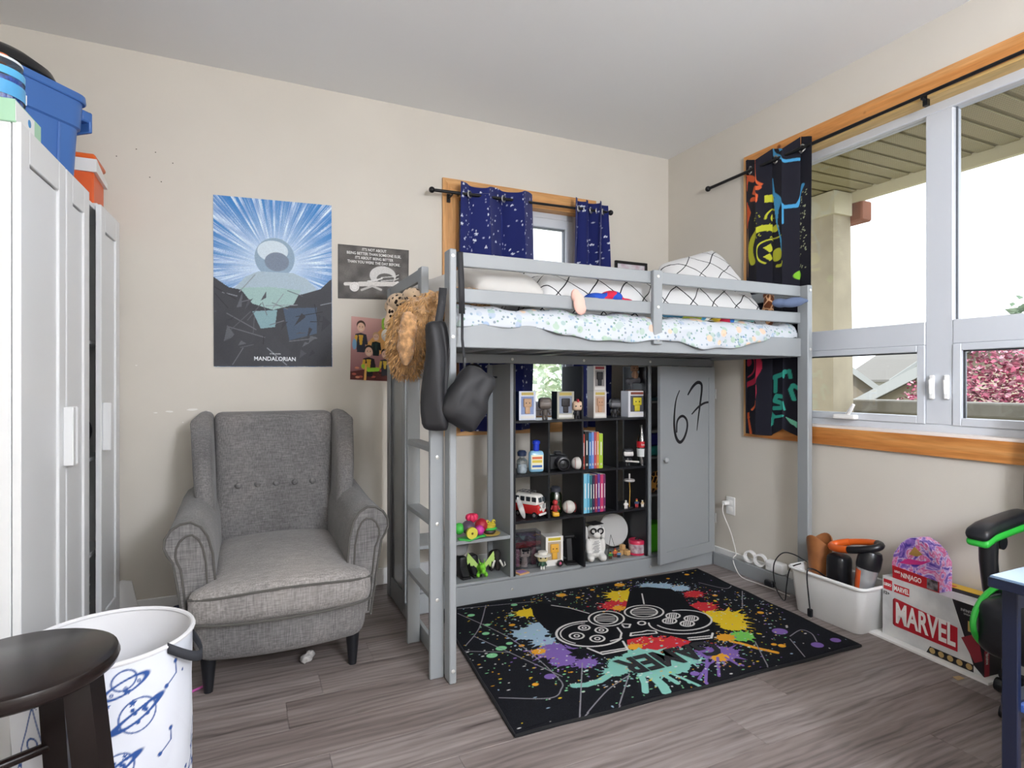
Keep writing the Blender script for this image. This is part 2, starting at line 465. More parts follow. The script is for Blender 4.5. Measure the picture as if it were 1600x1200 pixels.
# ================================================================== STRUCTURE
WALL = M('#d3cdc2', rough=0.85, spec=0.25, var=0.02, scale=2.0, bump=0.05, bscale=120)
CEIL = M('#ececeb', rough=0.9, spec=0.2)
WHITE = M('#eeeeec', rough=0.45)
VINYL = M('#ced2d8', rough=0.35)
PINE = mat_wood('pine_x', [(0.25, '#c07c3e'), (0.5, '#dba163'), (0.75, '#e9bd85')], 'X')
PINEY = mat_wood('pine_y', [(0.25, '#b86c30'), (0.5, '#d8934f'), (0.75, '#e6b074')], 'Y')
PINEZ = mat_wood('pine_z', [(0.25, '#c07c3e'), (0.5, '#dba163'), (0.75, '#e9bd85')], 'Z')
def mat_floor():
    m, nt, b = _new('grey_oak'); L = nt.links; setp(b, .40, 0, .4)
    tc = nt.nodes.new('ShaderNodeTexCoord'); oi = nt.nodes.new('ShaderNodeObjectInfo')
    ml = nt.nodes.new('ShaderNodeMath'); ml.operation = 'MULTIPLY'; ml.inputs[1].default_value = 57.0; L.new(oi.outputs['Random'], ml.inputs[0])
    ad = nt.nodes.new('ShaderNodeVectorMath'); ad.operation = 'ADD'; L.new(tc.outputs['Object'], ad.inputs[0]); L.new(ml.outputs[0], ad.inputs[1])
    def mapped(sc):
        mp = nt.nodes.new('ShaderNodeMapping'); mp.inputs['Scale'].default_value = sc; L.new(ad.outputs[0], mp.inputs['Vector']); return mp.outputs['Vector']
    w = nt.nodes.new('ShaderNodeTexWave'); w.wave_type = 'BANDS'; w.bands_direction = 'Y'; w.inputs['Scale'].default_value = 5.0; w.inputs['Distortion'].default_value = 14.0; w.inputs['Detail'].default_value = 3.0; w.inputs['Detail Scale'].default_value = .7; w.inputs['Detail Roughness'].default_value = .55
    L.new(mapped((.5, 2.2, 1.0)), w.inputs['Vector'])
    n1 = nt.nodes.new('ShaderNodeTexNoise'); n1.inputs['Scale'].default_value = 1.0; n1.inputs['Detail'].default_value = 8; n1.inputs['Roughness'].default_value = .7; L.new(mapped((3.0, 70, 10)), n1.inputs['Vector'])
    n2 = nt.nodes.new('ShaderNodeTexNoise'); n2.inputs['Scale'].default_value = 1.0; n2.inputs['Detail'].default_value = 3; L.new(mapped((1.3, 20, 3)), n2.inputs['Vector'])
    r = ramp(nt, [(0.10, '#514845'), (.36, '#867c79'), (.62, '#9e9491'), (.95, '#bbb3b0')]); 
    def mix(a, b_, f):
        q = nt.nodes.new('ShaderNodeMath'); q.operation = 'MULTIPLY_ADD'; q.inputs[1].default_value = f; L.new(b_, q.inputs[0]); L.new(a, q.inputs[2]) if a is not None else None; return q.outputs[0]
    z = nt.nodes.new('ShaderNodeMath'); z.operation = 'MULTIPLY'; z.inputs[1].default_value = .17; L.new(w.outputs['Fac'], z.inputs[0])
    f = mix(z.outputs[0], n1.outputs['Fac'], .75); f = mix(f, n2.outputs['Fac'], .8)
    sb = nt.nodes.new('ShaderNodeMath'); sb.operation = 'SUBTRACT'; sb.inputs[1].default_value = .42; L.new(f, sb.inputs[0])
    L.new(sb.outputs[0], r.inputs['Fac'])
    r3 = ramp(nt, [(0.0, '#dcd8d5'), (1.0, '#ffffff')]); L.new(oi.outputs['Random'], r3.inputs['Fac'])
    m3 = nt.nodes.new('ShaderNodeMixRGB'); m3.blend_type = 'MULTIPLY'; m3.inputs['Fac'].default_value = 1.0; L.new(r.outputs['Color'], m3.inputs['Color1']); L.new(r3.outputs['Color'], m3.inputs['Color2'])
    L.new(m3.outputs['Color'], b.inputs['Base Color'])
    bp = nt.nodes.new('ShaderNodeBump'); bp.inputs['Strength'].default_value = .2; bp.inputs['Distance'].default_value = .001; L.new(n1.outputs['Fac'], bp.inputs['Height']); L.new(bp.outputs['Normal'], b.inputs['Normal'])
    return m
FLOOR = mat_floor()
GLASS = mat_glass('window_glass', '#fbfdff', 0.05)

sub = struct('floor', MB().box(XL, XR, YF, YB, -0.12, -0.012), M('#4a4441', rough=0.8))
rnd = random.Random(5)
PW, PL = 0.181, 1.22
cache = {}
y = YB; row = 0
while y > YF:
    y0 = max(y - PW, YF); x = XL - rnd.random() * PL
    while x < XR:
        a, b = max(x, XL), min(x + PL, XR)
        if b - a > 0.02:
            k = (round(b - a, 3), round(y - y0, 3))
            if k not in cache:
                cache[k] = MB().box(-k[0] / 2 + .0004, k[0] / 2 - .0004, -k[1] / 2 + .0004, k[1] / 2 - .0004, -0.0118, 0.0, 0.0007).mesh('plank', FLOOR, False)
            o = bpy.data.objects.new('plank', cache[k]); link(o, sub); o.location = ((a + b) / 2, (y + y0) / 2, 0)
        x += PL
    y = y0; row += 1

struct('ceiling', MB().box(XL - .15, XR + .15, YF - .15, YB + .15, ZC, ZC + .12), CEIL)
struct('wall_left', MB().box(XL - .15, XL, YF - .15, YB + .15, -.12, ZC), WALL)
struct('wall_front', MB().box(XL, XR, YF - .15, YF, -.12, ZC), WALL)
# back wall with the small window opening
WX0, WX1, WZ0, WZ1 = 1.16, 2.062, 0.918, 2.285
struct('wall_back', MB().box(XL, WX0, YB, YB + .15, -.12, ZC).box(WX1, XR + .15, YB, YB + .15, -.12, ZC).box(WX0, WX1, YB, YB + .15, -.12, WZ0).box(WX0, WX1, YB, YB + .15, WZ1, ZC), WALL)
# right wall with the large window opening
RY0, RY1, RZ0, RZ1 = 0.55, 2.52, 0.915, 2.43
struct('wall_right', MB().box(XR, XR + .15, YF - .15, RY0, -.12, ZC).box(XR, XR + .15, RY1, YB, -.12, ZC).box(XR, XR + .15, RY0, RY1, -.12, RZ0).box(XR, XR + .15, RY0, RY1, RZ1, ZC), WALL)
BH = 0.095
SCUFF = M('#e9e6e0', rough=.9); HOLE = M('#6d675e', rough=.9)
wbk = bpy.data.objects['wall_back']; rgs = random.Random(4)
for (px, py, w_, h_) in ((265, 643, 12, 3), (243, 645, 6, 2), (300, 640, 16, 4), (325, 643, 5, 3), (286, 660, 3, 2), (213, 571, 3, 2)):
    c = onY(px, py, YB); k = .0036
    struct('paint_scuff', MB().prism([(c.x + w_ * k * .5 * math.cos(q) * rgs.uniform(.6, 1), c.z + h_ * k * .5 * math.sin(q) * rgs.uniform(.6, 1)) for q in np.linspace(0, 5.6, 9)], lambda a, b, d: (a, d, b), YB - .0006, YB + .0002), SCUFF, wbk)
for (px, py) in ((182, 244), (213, 233), (243, 238), (270, 255), (234, 277), (252, 284)):
    c = onY(px, py, YB); struct('nail_hole', MB().prism([(c.x + .003 * math.cos(q), c.z + .003 * math.sin(q)) for q in np.linspace(0, 5.5, 8)], lambda a, b, d: (a, d, b), YB - .0006, YB + .0002), HOLE, wbk)
struct('baseboard_back', MB().box(XL, XR, YB - .014, YB, 0, BH, .003), WHITE)
struct('baseboard_right', MB().box(XR - .014, XR, YF, YB - .014, 0, BH, .003), WHITE)
struct('baseboard_left', MB().box(XL, XL + .014, YF, YB - .014, 0, BH, .003), WHITE)

# ---- small back window: pine casing, white sash, glass
CW = 0.088
def mitre(parent, name, pts, fn, d0, d1, m):
    return struct(name, MB().prism(pts, fn, d0, d1), m, parent)
fY = lambda a, b, d: (a, d, b)
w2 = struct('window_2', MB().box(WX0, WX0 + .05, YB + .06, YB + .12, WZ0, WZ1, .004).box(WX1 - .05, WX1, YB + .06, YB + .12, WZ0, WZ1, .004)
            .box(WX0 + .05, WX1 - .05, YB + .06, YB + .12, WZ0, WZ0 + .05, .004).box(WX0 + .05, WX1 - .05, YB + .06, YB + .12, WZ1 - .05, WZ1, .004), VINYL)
sx0, sx1, sz0, sz1 = WX0 + .05, WX1 - .05, WZ0 + .05, WZ1 - .05
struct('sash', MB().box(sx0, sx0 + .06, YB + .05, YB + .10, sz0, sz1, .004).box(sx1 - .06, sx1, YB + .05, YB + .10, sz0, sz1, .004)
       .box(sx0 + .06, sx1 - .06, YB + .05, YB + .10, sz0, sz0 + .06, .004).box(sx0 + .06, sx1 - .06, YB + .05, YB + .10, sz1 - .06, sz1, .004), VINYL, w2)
struct('gasket', MB().box(sx0 + .06, sx0 + .068, YB + .065, YB + .09, sz0 + .06, sz1 - .06).box(sx1 - .068, sx1 - .06, YB + .065, YB + .09, sz0 + .06, sz1 - .06)
       .box(sx0 + .06, sx1 - .06, YB + .065, YB + .09, sz1 - .068, sz1 - .06), M('#6d7278', rough=0.5), w2)
struct('pane', MB().box(sx0 + .06, sx1 - .06, YB + .075, YB + .081, sz0 + .06, sz1 - .06), GLASS, w2)
t1 = struct('trim_1', MB().prism([(WX0 - CW, WZ1 + CW), (WX1 + CW, WZ1 + CW), (WX1, WZ1), (WX0, WZ1)], fY, YB - .018, YB), PINE, label='orange pine casing board over the small window')
for nm, pts, m in (('casing', [(WX0 - CW, WZ0 - CW), (WX0 - CW, WZ1 + CW), (WX0, WZ1), (WX0, WZ0)], PINEZ),
                   ('casing', [(WX1 + CW, WZ0 - CW), (WX1 + CW, WZ1 + CW), (WX1, WZ1), (WX1, WZ0)], PINEZ),
                   ('casing', [(WX0 - CW, WZ0 - CW), (WX1 + CW, WZ0 - CW), (WX1, WZ0), (WX0, WZ0)], PINE)):
    mitre(t1, nm, pts, fY, YB - .018, YB, m)
for a in ((WX0 - .001, WX0 + .014, WZ0, WZ1), (WX1 - .014, WX1 + .001, WZ0, WZ1)):
    struct('jamb', MB().box(a[0], a[1], YB - .016, YB + .06, a[2], a[3]), PINEZ, t1)
struct('jamb', MB().box(WX0, WX1, YB - .016, YB + .06, WZ1 - .014, WZ1 + .001), PINE, t1)
struct('jamb', MB().box(WX0, WX1, YB - .016, YB + .06, WZ0 - .001, WZ0 + .014), PINE, t1)

# ---- large window in the right wall
fX = lambda a, b, d: (d, a, b)
t2 = struct('trim_2', MB().prism([(RY0 - CW, RZ1 + CW), (RY1 + CW, RZ1 + CW), (RY1, RZ1), (RY0, RZ1)], fX, XR - .018, XR), PINEY, label='orange pine casing board over the large window')
for pts, m in (([(RY1 + CW, RZ0 - CW), (RY1 + CW, RZ1 + CW), (RY1, RZ1), (RY1, RZ0)], PINEZ), ([(RY0 - CW, RZ0 - CW), (RY0 - CW, RZ1 + CW), (RY0, RZ1), (RY0, RZ0)], PINEZ),
               ([(RY0 - CW, RZ0 - CW), (RY1 + CW, RZ0 - CW), (RY1, RZ0), (RY0, RZ0)], PINEY)):
    mitre(t2, 'casing', pts, fX, XR - .018, XR, m)
PINEL = mat_wood('pine_pale', [(0.25, '#cfa05a'), (0.5, '#e6c07c'), (0.75, '#efd39a')], 'Y')
struct('jamb', MB().box(XR - .016, XR + .07, RY0, RY1, RZ1 - .014, RZ1 + .001), PINEL, t2)
struct('jamb', MB().box(XR - .016, XR + .07, RY1 - .014, RY1 + .001, RZ0, RZ1), PINEZ, t2)
struct('jamb', MB().box(XR - .016, XR + .07, RY0 - .001, RY0 + .014, RZ0, RZ1), PINEZ, t2)
FX0, FX1 = XR + .07, XR + .135
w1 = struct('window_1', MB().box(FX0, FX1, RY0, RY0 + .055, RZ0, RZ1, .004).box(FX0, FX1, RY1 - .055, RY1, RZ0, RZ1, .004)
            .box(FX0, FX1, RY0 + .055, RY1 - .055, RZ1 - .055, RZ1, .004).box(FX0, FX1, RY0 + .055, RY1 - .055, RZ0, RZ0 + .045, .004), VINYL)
MY0, MY1, MZ0, MZ1 = 1.508, 1.622, 1.322, 1.43
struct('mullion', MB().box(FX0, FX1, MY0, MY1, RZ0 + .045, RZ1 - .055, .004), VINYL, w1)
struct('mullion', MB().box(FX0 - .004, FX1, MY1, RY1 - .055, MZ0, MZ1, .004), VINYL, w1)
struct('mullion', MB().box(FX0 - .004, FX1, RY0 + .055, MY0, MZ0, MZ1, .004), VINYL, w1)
for a, b in ((MY1, RY1 - .055), (RY0 + .055, MY0)):
    struct('pane', MB().box(FX0 + .03, FX0 + .036, a, b, MZ1, RZ1 - .055), GLASS, w1)
    struct('gasket', MB().box(FX0 + .022, FX0 + .03, a, a + .006, MZ1, RZ1 - .055).box(FX0 + .022, FX0 + .03, b - .006, b, MZ1, RZ1 - .055), M('#55595e'), w1)
    z0, z1 = RZ0 + .045, MZ0
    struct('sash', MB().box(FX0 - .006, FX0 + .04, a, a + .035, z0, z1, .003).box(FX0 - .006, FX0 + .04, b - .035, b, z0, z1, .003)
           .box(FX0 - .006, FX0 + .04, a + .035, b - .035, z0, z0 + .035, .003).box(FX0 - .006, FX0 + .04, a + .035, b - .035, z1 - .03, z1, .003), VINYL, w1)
    struct('gasket', MB().box(FX0 + .01, FX0 + .02, a + .035, a + .042, z0 + .035, z1 - .03).box(FX0 + .01, FX0 + .02, b - .042, b - .035, z0 + .035, z1 - .03)
           .box(FX0 + .01, FX0 + .02, a + .035, b - .035, z1 - .036, z1 - .03), M('#3c3f44'), w1)
    struct('pane', MB().box(FX0 + .02, FX0 + .026, a + .035, b - .035, z0 + .035, z1 - .03), GLASS, w1)
# casement locks on the mullion, crank handle on the sill rail
for px in (1458, 1481):
    c = onX(px, 605, FX0)
    struct('window_lock', MB().rbox((FX0 - .008, c.y, c.z), (.008, .011, .055), .007, (2, 2, 4)).tube([(FX0 - .012, c.y, c.z + .035), (FX0 - .03, c.y - .004, c.z + .03), (FX0 - .03, c.y - .004, c.z - .03)], [.007, .008, .005], 8), M('#f4f4f2', rough=0.3), w1)
c = onX(1325, 655, FX0 - .01)
struct('crank_handle', MB().rbox((FX0 - .03, c.y, RZ0 + .06), (.02, .06, .012), .008, (2, 4, 2)).tube([(FX0 - .03, c.y - .01, RZ0 + .07), (FX0 - .045, c.y - .04, RZ0 + .10), (FX0 - .045, c.y - .055, RZ0 + .125)], [.011, .010, .008], 8), M('#f0efec', rough=0.3), w1)
struct('window_sill', MB().box(XR - .016, FX0, RY0 + .014, RY1 - .014, RZ0 - .001, RZ0 + .012, .002), M('#efe3da', rough=0.4), w1)

# ---- added fill lamp, shaped as a hanging globe out of view
for i, (lp, en) in enumerate(FILL_LAMPS):
    cl = thing('added_fill_lamp', 'added white fill globe hung unseen behind the camera', 'lamp', (lp[0], lp[1], ZC))
    part(cl, 'canopy', MB().lathe([(.05, 0), (.05, -.02), (.01, -.03)], n=24), WHITE)
    part(cl, 'flex', MB().tube([(0, 0, -.02), (0, 0, lp[2] - ZC + .30)], .004, 8), WHITE)
    part(cl, 'globe', MB().ell((0, 0, lp[2] - ZC), .30, 32, 20), mat_emit('fill_globe', '#eff4ff', en / (4 * math.pi ** 2 * .09)))

# ================================================================== OUTSIDE
STUCCO = M('#b8ab93', rough=0.95, var=0.08, scale=5, bump=0.3, bscale=150)
def mat_soffit():
    m, nt, b = _new('soffit'); L = nt.links; setp(b, 0.5, 0, 0.4)
    tc = nt.nodes.new('ShaderNodeTexCoord'); mp = nt.nodes.new('ShaderNodeMapping'); L.new(tc.outputs['Object'], mp.inputs['Vector'])
    outs = []
    for d in ('X', 'Y'):
        w = nt.nodes.new('ShaderNodeTexWave'); w.bands_direction = d; w.inputs['Scale'].default_value = 16 if d == 'X' else 26; L.new(mp.outputs['Vector'], w.inputs['Vector']); outs.append(w.outputs['Fac'])
    ml = nt.nodes.new('ShaderNodeMath'); ml.operation = 'MULTIPLY'; L.new(outs[0], ml.inputs[0]); L.new(outs[1], ml.inputs[1])
    r = ramp(nt, [(0.45, '#a39873'), (0.6, '#7a7052')]); L.new(ml.outputs[0], r.inputs['Fac']); L.new(r.outputs['Color'], b.inputs['Base Color'])
    return m
SOF = mat_soffit()
SZ, SXE = 2.57, 4.12
sf = struct('porch_soffit', MB().box(XR + .15, SXE, -1.0, 3.6, SZ + .012, SZ + .06), M('#7f744e', rough=0.6))
tag(sf, 'perforated tan metal porch soffit outside the large window', None)
pm = MB().box(XR + .15 - 3.5, SXE - 3.5, -.048, .048, 0, .014, .004).mesh('soffit_panel', SOF, False)
for i in range(36):
    o = link(bpy.data.objects.new('soffit_panel', pm), sf); o.location = (3.5, 3.5 - i * .125, SZ)
struct('fascia', MB().box(SXE, SXE + .04, -1.0, 3.6, SZ - .075, SZ + .1), M('#d8cda8', rough=0.7), sf)
struct('roof', MB().box(XL - .6, SXE + .3, YF - .6, YB + .5, ZC + .13, ZC + .2), M('#5a5550', rough=0.9))
pp = thing('porch_post', 'tapered tan stucco porch post standing outside the large window', 'post', (4.05, 3.08, -3.0))
def taper(z0, z1, a, b):
    mb = MB(); lo, hi = a, b
    mb.add([(lo[0], lo[2], z0), (lo[1], lo[2], z0), (lo[1], lo[3], z0), (lo[0], lo[3], z0), (hi[0], hi[2], z1), (hi[1], hi[2], z1), (hi[1], hi[3], z1), (hi[0], hi[3], z1)],
           [(3, 2, 1, 0), (4, 5, 6, 7), (0, 1, 5, 4), (1, 2, 6, 5), (2, 3, 7, 6), (3, 0, 4, 7)]); return mb
part(pp, 'shaft', taper(3.0 - 3.0, 2.40 + 3.0, (-.13, .19, -.21, .25), (-.10, .09, -.19, .22)), STUCCO, False)
part(pp, 'cap', MB().box(-.13, .07, -.22, .40, 5.395, 5.565, .004), M('#cfc5a8', rough=0.85), False)
bk = onY(1330, 335, 2.84)
solo('beam_end', MB().box(-.06, .06, -.06, .2, -.075, .075, .012), M('#8a5136', rough=0.8, var=.15), 'weathered reddish brown timber end under the porch eave', 'beam', (4.20, 2.86, 2.43))
pw = thing('parapet_wall', 'low grey weathered parapet wall beyond the porch', 'wall', (4.4, 1.0, -3.0))
part(pw, 'body', MB().box(-.08, .08, -4.0, 4.0, 0, 3.93), M('#a39c8c', rough=0.95, var=.12, scale=6), False)
part(pw, 'coping', MB().box(-.14, .14, -4.0, 4.0, 3.93, 4.02, .01), M('#99948a', rough=0.95, var=.12, scale=9), False)
struct('ground', MB().box(-60, 90, -60, 90, -3.2, -3.0), M('#87867a', rough=1.0, var=.2, scale=.4))

def house(name, label, x, y, z0, w, d, hw, hr, wall, roof, axis='X', over=.3, rz=0.0):
    """gabled house: ridge runs along local X; gable ends look to +-X"""
    t = thing(name, label, 'house', (x, y, -3.0), rz)
    z0 += 3.0
    part(t, 'wall', MB().prism([(-d / 2, 0), (d / 2, 0), (d / 2, z0 + hw), (0, z0 + hw + hr), (-d / 2, z0 + hw)], lambda a, b, q: (q, a, b), -w / 2, w / 2), wall, False)
    sl = hr / (d / 2)
    for sg in (-1, 1):
        e = d / 2 + over
        part(t, 'roof_slope', MB().prism([(0, z0 + hw + hr), (sg * e, z0 + hw + hr - e * sl), (sg * e, z0 + hw + hr - e * sl + .12), (0, z0 + hw + hr + .12)], lambda a, b, q: (q, a, b), -w / 2 - over, w / 2 + over), roof, False)
        part(t, 'bargeboard', MB().prism([(0, z0 + hw + hr + .13), (sg * e, z0 + hw + hr - e * sl + .13), (sg * e, z0 + hw + hr - e * sl - .08), (0, z0 + hw + hr - .08)], lambda a, b, q: (q, a, b), -w / 2 - over - .05, -w / 2 - over), M('#8f908e', rough=.7), False)
    return t
SHING = M('#4f4b47', rough=0.95, var=.2, scale=8)
h1 = house('neighbour_house', 'pale house with grey shingle gable and white bargeboard behind the red maple', 15.0, 5.4, -2.0, 7.0, 4.4, 2.75, 1.15, M('#a89d88', rough=.9), SHING)
for yy in (-.9, .9):
    wdw = part(h1, 'window', MB().box(-3.54, -3.5, yy - .45, yy + .45, 2.2, 3.1), M('#ece9e2'), False)
    part(h1, 'pane', MB().box(-3.56, -3.54, yy - .38, yy + .38, 2.27, 3.03), M('#3f4a52', rough=.1), False)
h2 = house('neighbour_house', 'brown-roofed house close behind the porch post', 19.5, 13.9, -2.0, 6.0, 6.5, 1.0, 2.75, M('#7c7264', rough=.9), M('#5c534b', rough=.95, var=.15, scale=6), rz=math.radians(35))
h3 = house('neighbour_house', 'small distant cream house with grey roof on the skyline', 34.0, 20.5, -1.0, 5.0, 4.0, 2.4, 1.4, M('#a8a294', rough=.9), M('#67645f', rough=.95), rz=math.radians(60))
for yy in (-1.0, .9):
    part(h3, 'window', MB().box(-2.56, -2.5, yy - .3, yy + .3, 3.1, 4.0), M('#5f666b'), False)

def tree(name, label, c, r, cols, n, leaf, seed, trunk_r=.09, shape='ball'):
    rg = random.Random(seed); t = thing(name, label, 'tree', (c[0], c[1], -3.0))
    cz = c[2] + 3.0
    part(t, 'trunk', MB().tube([(0, 0, 0), (.05, .02, cz * .5), (0, 0, cz)], [trunk_r * 1.4, trunk_r, trunk_r * .5], 8), M('#4b3a2e', rough=.9))
    for k in range(6):
        a = rg.random() * 6.28
        part(t, 'branch', MB().tube([(0, 0, cz * .55), (r[0] * .4 * math.cos(a), r[1] * .4 * math.sin(a), cz * .8), (r[0] * .75 * math.cos(a), r[1] * .75 * math.sin(a), cz + r[2] * .2 * (rg.random() - .3))], [trunk_r * .6, trunk_r * .4, trunk_r * .15], 6), M('#4b3a2e', rough=.9))
    mb = MB()
    for k in range(n):
        while True:
            p = Vector((rg.uniform(-1, 1), rg.uniform(-1, 1), rg.uniform(-1, 1)))
            if shape == 'cone':
                if math.hypot(p.x, p.y) < (1 - p.z) / 2: break
            elif p.length < 1 and p.length > .25 and mnoise.noise(p * 2.6 + Vector((seed, 0, 0))) > -.12: break
        q = Vector((p.x * r[0], p.y * r[1], cz + p.z * r[2]))
        e = leaf * rg.uniform(.6, 1.3); m = Matrix.Rotation(rg.random() * 6.28, 3, 'Z') @ Matrix.Rotation(rg.uniform(-1.2, 1.2), 3, 'X') @ Matrix.Rotation(rg.uniform(-1, 1), 3, 'Y')
        mb.mat(rg.randrange(len(cols)))
        mb.add([q + m @ Vector(v) * e for v in ((-1, 0, 0), (0, -.55, .1), (1, 0, 0), (0, .55, .1))], [(0, 1, 2, 3)])
    part(t, 'crown', mb, [M(cc, rough=.7) for cc in cols], False)
    return t
tree('maple_tree', 'red-leaved japanese maple outside beyond the parapet wall', (8.6, 3.30, .72), (1.55, 1.8, 1.0), ['#8e3a52', '#6a2a3c', '#a85c70', '#4c222c', '#944a60', '#b88a94'], 15000, .036, 3)
tree('conifer_tree', 'distant evergreen tree at the edge of the upper pane', (30.0, 12.4, 1.0), (5.6, 5.6, 6.2), ['#6f8068', '#55694f', '#8c9a82'], 2200, .32, 5, .2, 'cone')
tree('garden_tree', 'pale sunlit green tree seen through the small window', (4.45, 8.3, .2), (2.0, 1.6, 1.9), ['#d4dac2', '#b9c6aa', '#e4e8d8', '#a3b498'], 4200, .10, 8)
tree('garden_shrub', 'small bright green shrub beside the distant rooftops', (13.5, 11.2, -.5), (1.0, 1.0, 1.2), ['#9dbb5a', '#86a848'], 900, .14, 9)

# ================================================================== FURNITURE
GREY = M('#94989a', rough=0.38, spec=0.45, var=0.015, scale=3)
SCREW = M('#d0d0cc', rough=0.3, metal=0.6)
BLACKB = M('#15171c', rough=0.4)
def onP(px, py, p0, n):
    d = Vector(ray(px, py)); o = Vector((0, 0, CAMH)); n = Vector(n)
    return o + d * ((Vector(p0) - o).dot(n) / d.dot(n))

# ---------------------------------------------------------------- loft bed with ladder and cabinet below
B0 = (0.71, 2.10, 0.0)
bed = thing('loft_bed', 'grey painted loft bed with end ladder and built-in shelves and cabinet below', 'bed', B0)
def bp(name, mb, m=GREY, smooth=False, parent=None):
    return part(parent or bed, name, mb.shift((-B0[0], -B0[1], -B0[2])), m, smooth)
PT = 1.662
for (x0, x1) in ((.708, .736), (2.672, 2.706)):
    for (y0, y1) in ((2.098, 2.164), (3.10, 3.165)):
        bp('post', MB().box(x0, x1, y0, y1, 0, PT, .004))
for z0, z1 in ((1.606, 1.662), (1.466, 1.521)):
    bp('guard_rail', MB().box(.736, 2.672, 2.142, 2.163, z0, z1, .003))
    bp('guard_rail', MB().box(.736, 2.672, 3.12, 3.141, z0, z1, .003))
    bp('guard_rail', MB().box(.712, .732, 2.53, 3.10, z0, z1, .003))
    bp('guard_rail', MB().box(2.68, 2.70, 2.164, 3.10, z0, z1, .003))
bp('side_rail', MB().box(.736, 2.672, 2.138, 2.163, 1.288, 1.385, .003))
bp('side_rail', MB().box(.736, 2.672, 3.12, 3.145, 1.288, 1.385, .003))
bp('end_rail', MB().box(.712, .734, 2.164, 3.10, 1.288, 1.385, .003))
bp('end_rail', MB().box(2.678, 2.70, 2.164, 3.10, 1.288, 1.385, .003))
bp('guard_upright', MB().box(1.688, 1.738, 2.118, 2.1415, 1.325, 1.664, .003))
bp('guard_upright', MB().box(.704, .738, 2.475, 2.53, 1.288, 1.662, .003))
for i in range(11):
    x = .80 + i * .178
    bp('bed_slat', MB().box(x, x + .07, 2.164, 3.12, 1.305, 1.322))
bp('ladder_stringer', MB().box(.651, .7075, 2.164, 2.186, 0, 1.385, .003))
bp('ladder_stringer', MB().box(.651, .7075, 2.505, 2.527, 0, 1.385, .003))
for z in (.33, .615, .90, 1.185):
    bp('ladder_step', MB().box(.651, .7075, 2.1865, 2.5045, z - .02, z, .002))
sc = MB()
def screw(x, y, z, ax='Y', r=.0075):
    m = Matrix.Rotation(math.pi / 2, 3, 'X') if ax == 'Y' else Matrix.Rotation(math.pi / 2, 3, 'Y')
    return MB().lathe([(r, 0), (r, .002), (r * .6, .003)], (x, y, z), 12, mat=m)
for x, y, z in ((.722, 2.098, 1.635), (.722, 2.098, 1.325), (.722, 2.098, .05), (2.689, 2.098, 1.635), (2.689, 2.098, 1.325), (1.713, 2.118, 1.635), (1.713, 2.118, 1.495), (1.713, 2.118, 1.345),
                (.68, 2.164, .86), (.68, 2.164, .60), (.68, 2.164, .305), (1.295, 2.799, 1.275), (1.74, 2.799, 1.275), (2.205, 2.799, 1.275), (1.295, 2.799, .05), (2.205, 2.799, .05)):
    bp('screw_cap', screw(x, y, z), SCREW, True)
# cabinet under the bed
LY, LB = 2.80, 3.04
bp('plinth', MB().box(.73, 2.70, LY, LY + .02, 0, .10, .002))
bp('base_rail', MB().box(.714, .73, 2.165, LY, 0, .07, .002))
bp('base_rail', MB().box(2.70, 2.716, 2.165, LY, 0, .078, .002))
bp('top_rail', MB().box(.736, 2.70, LY, LY + .02, 1.252, 1.30, .002), M('#84888a', rough=.4))
bp('side_panel', MB().box(.722, .73, LY + .0, 3.16, .02, 1.288), M('#8d9192', rough=0.16, spec=.6))
for y0, y1 in ((LY, LY + .05), (3.10, 3.165)): bp('stile', MB().box(.714, .722, y0, y1, 0, 1.288, .002))
bp('panel_rail', MB().box(.714, .722, LY + .05, 3.10, 0, .105, .002)); bp('panel_rail', MB().box(.714, .722, LY + .05, 3.10, 1.2, 1.288, .002))
bp('bottom_shelf', MB().box(.73, 2.70, LY + .02, LB, .098, .113, .002))
bp('divider', MB().box(1.283, 1.303, LY, LB, .113, 1.252, .002))
bp('divider', MB().box(2.194, 2.214, LY, LB, .113, 1.252, .002))
bp('shelf', MB().box(.73, 1.283, LY, LB, .32, .338, .002))
bp('stile', MB().box(1.255, 1.30, LB, LB + .018, .0, 1.252, .002)); bp('stile', MB().box(2.19, 2.22, LB, LB + .018, .0, 1.252, .002))
bp('side_panel', MB().box(2.69, 2.706, LY, LB, .0, 1.288, .002))
bp('back_panel', MB().box(2.214, 2.69, LB - .01, LB, .113, 1.252))
for z in (.47, .70, .86, 1.04): bp('shelf', MB().box(2.214, 2.69, LY + .04, LB - .01, z - .015, z, .002))
# cabinet door, ajar
HA = Vector((2.686, 2.788, 0)); HB = Vector((2.186, 2.70, 0)); dd = (HB - HA).normalized(); dn = Vector((dd.y, -dd.x, 0));
if dn.y > 0: dn = -dn
DL = (HB - HA).length
def dfn(a, b, d): p = HA + dd * a + dn * d; return (p.x - B0[0], p.y - B0[1], b)
dz0, dz1 = .092, 1.246
door = part(bed, 'cabinet_door', MB().prism([(.05, dz0 + .06), (DL - .05, dz0 + .06), (DL - .05, dz1 - .06), (.05, dz1 - .06)], dfn, -.002, .006), GREY, False)
for a0, a1, b0, b1 in ((0, .055, dz0, dz1), (DL - .055, DL, dz0, dz1), (.055, DL - .055, dz0, dz0 + .065), (.055, DL - .055, dz1 - .065, dz1)):
    part(door, 'door_frame', MB().prism([(a0, b0), (a1, b0), (a1, b1), (a0, b1)], dfn, -.008, .012), GREY, False)
kp = Vector(dfn(DL - .03, .70, .012))
kq = Vector((dn.x, dn.y, 0))
part(door, 'knob', MB().lathe([(.006, 0), (.006, .012), (.014, .018), (.016, .026), (.010, .033), (0, .035)], kp, 16, mat=kq.to_track_quat('Z', 'Y').to_matrix()), M('#a9adb0', rough=.3))
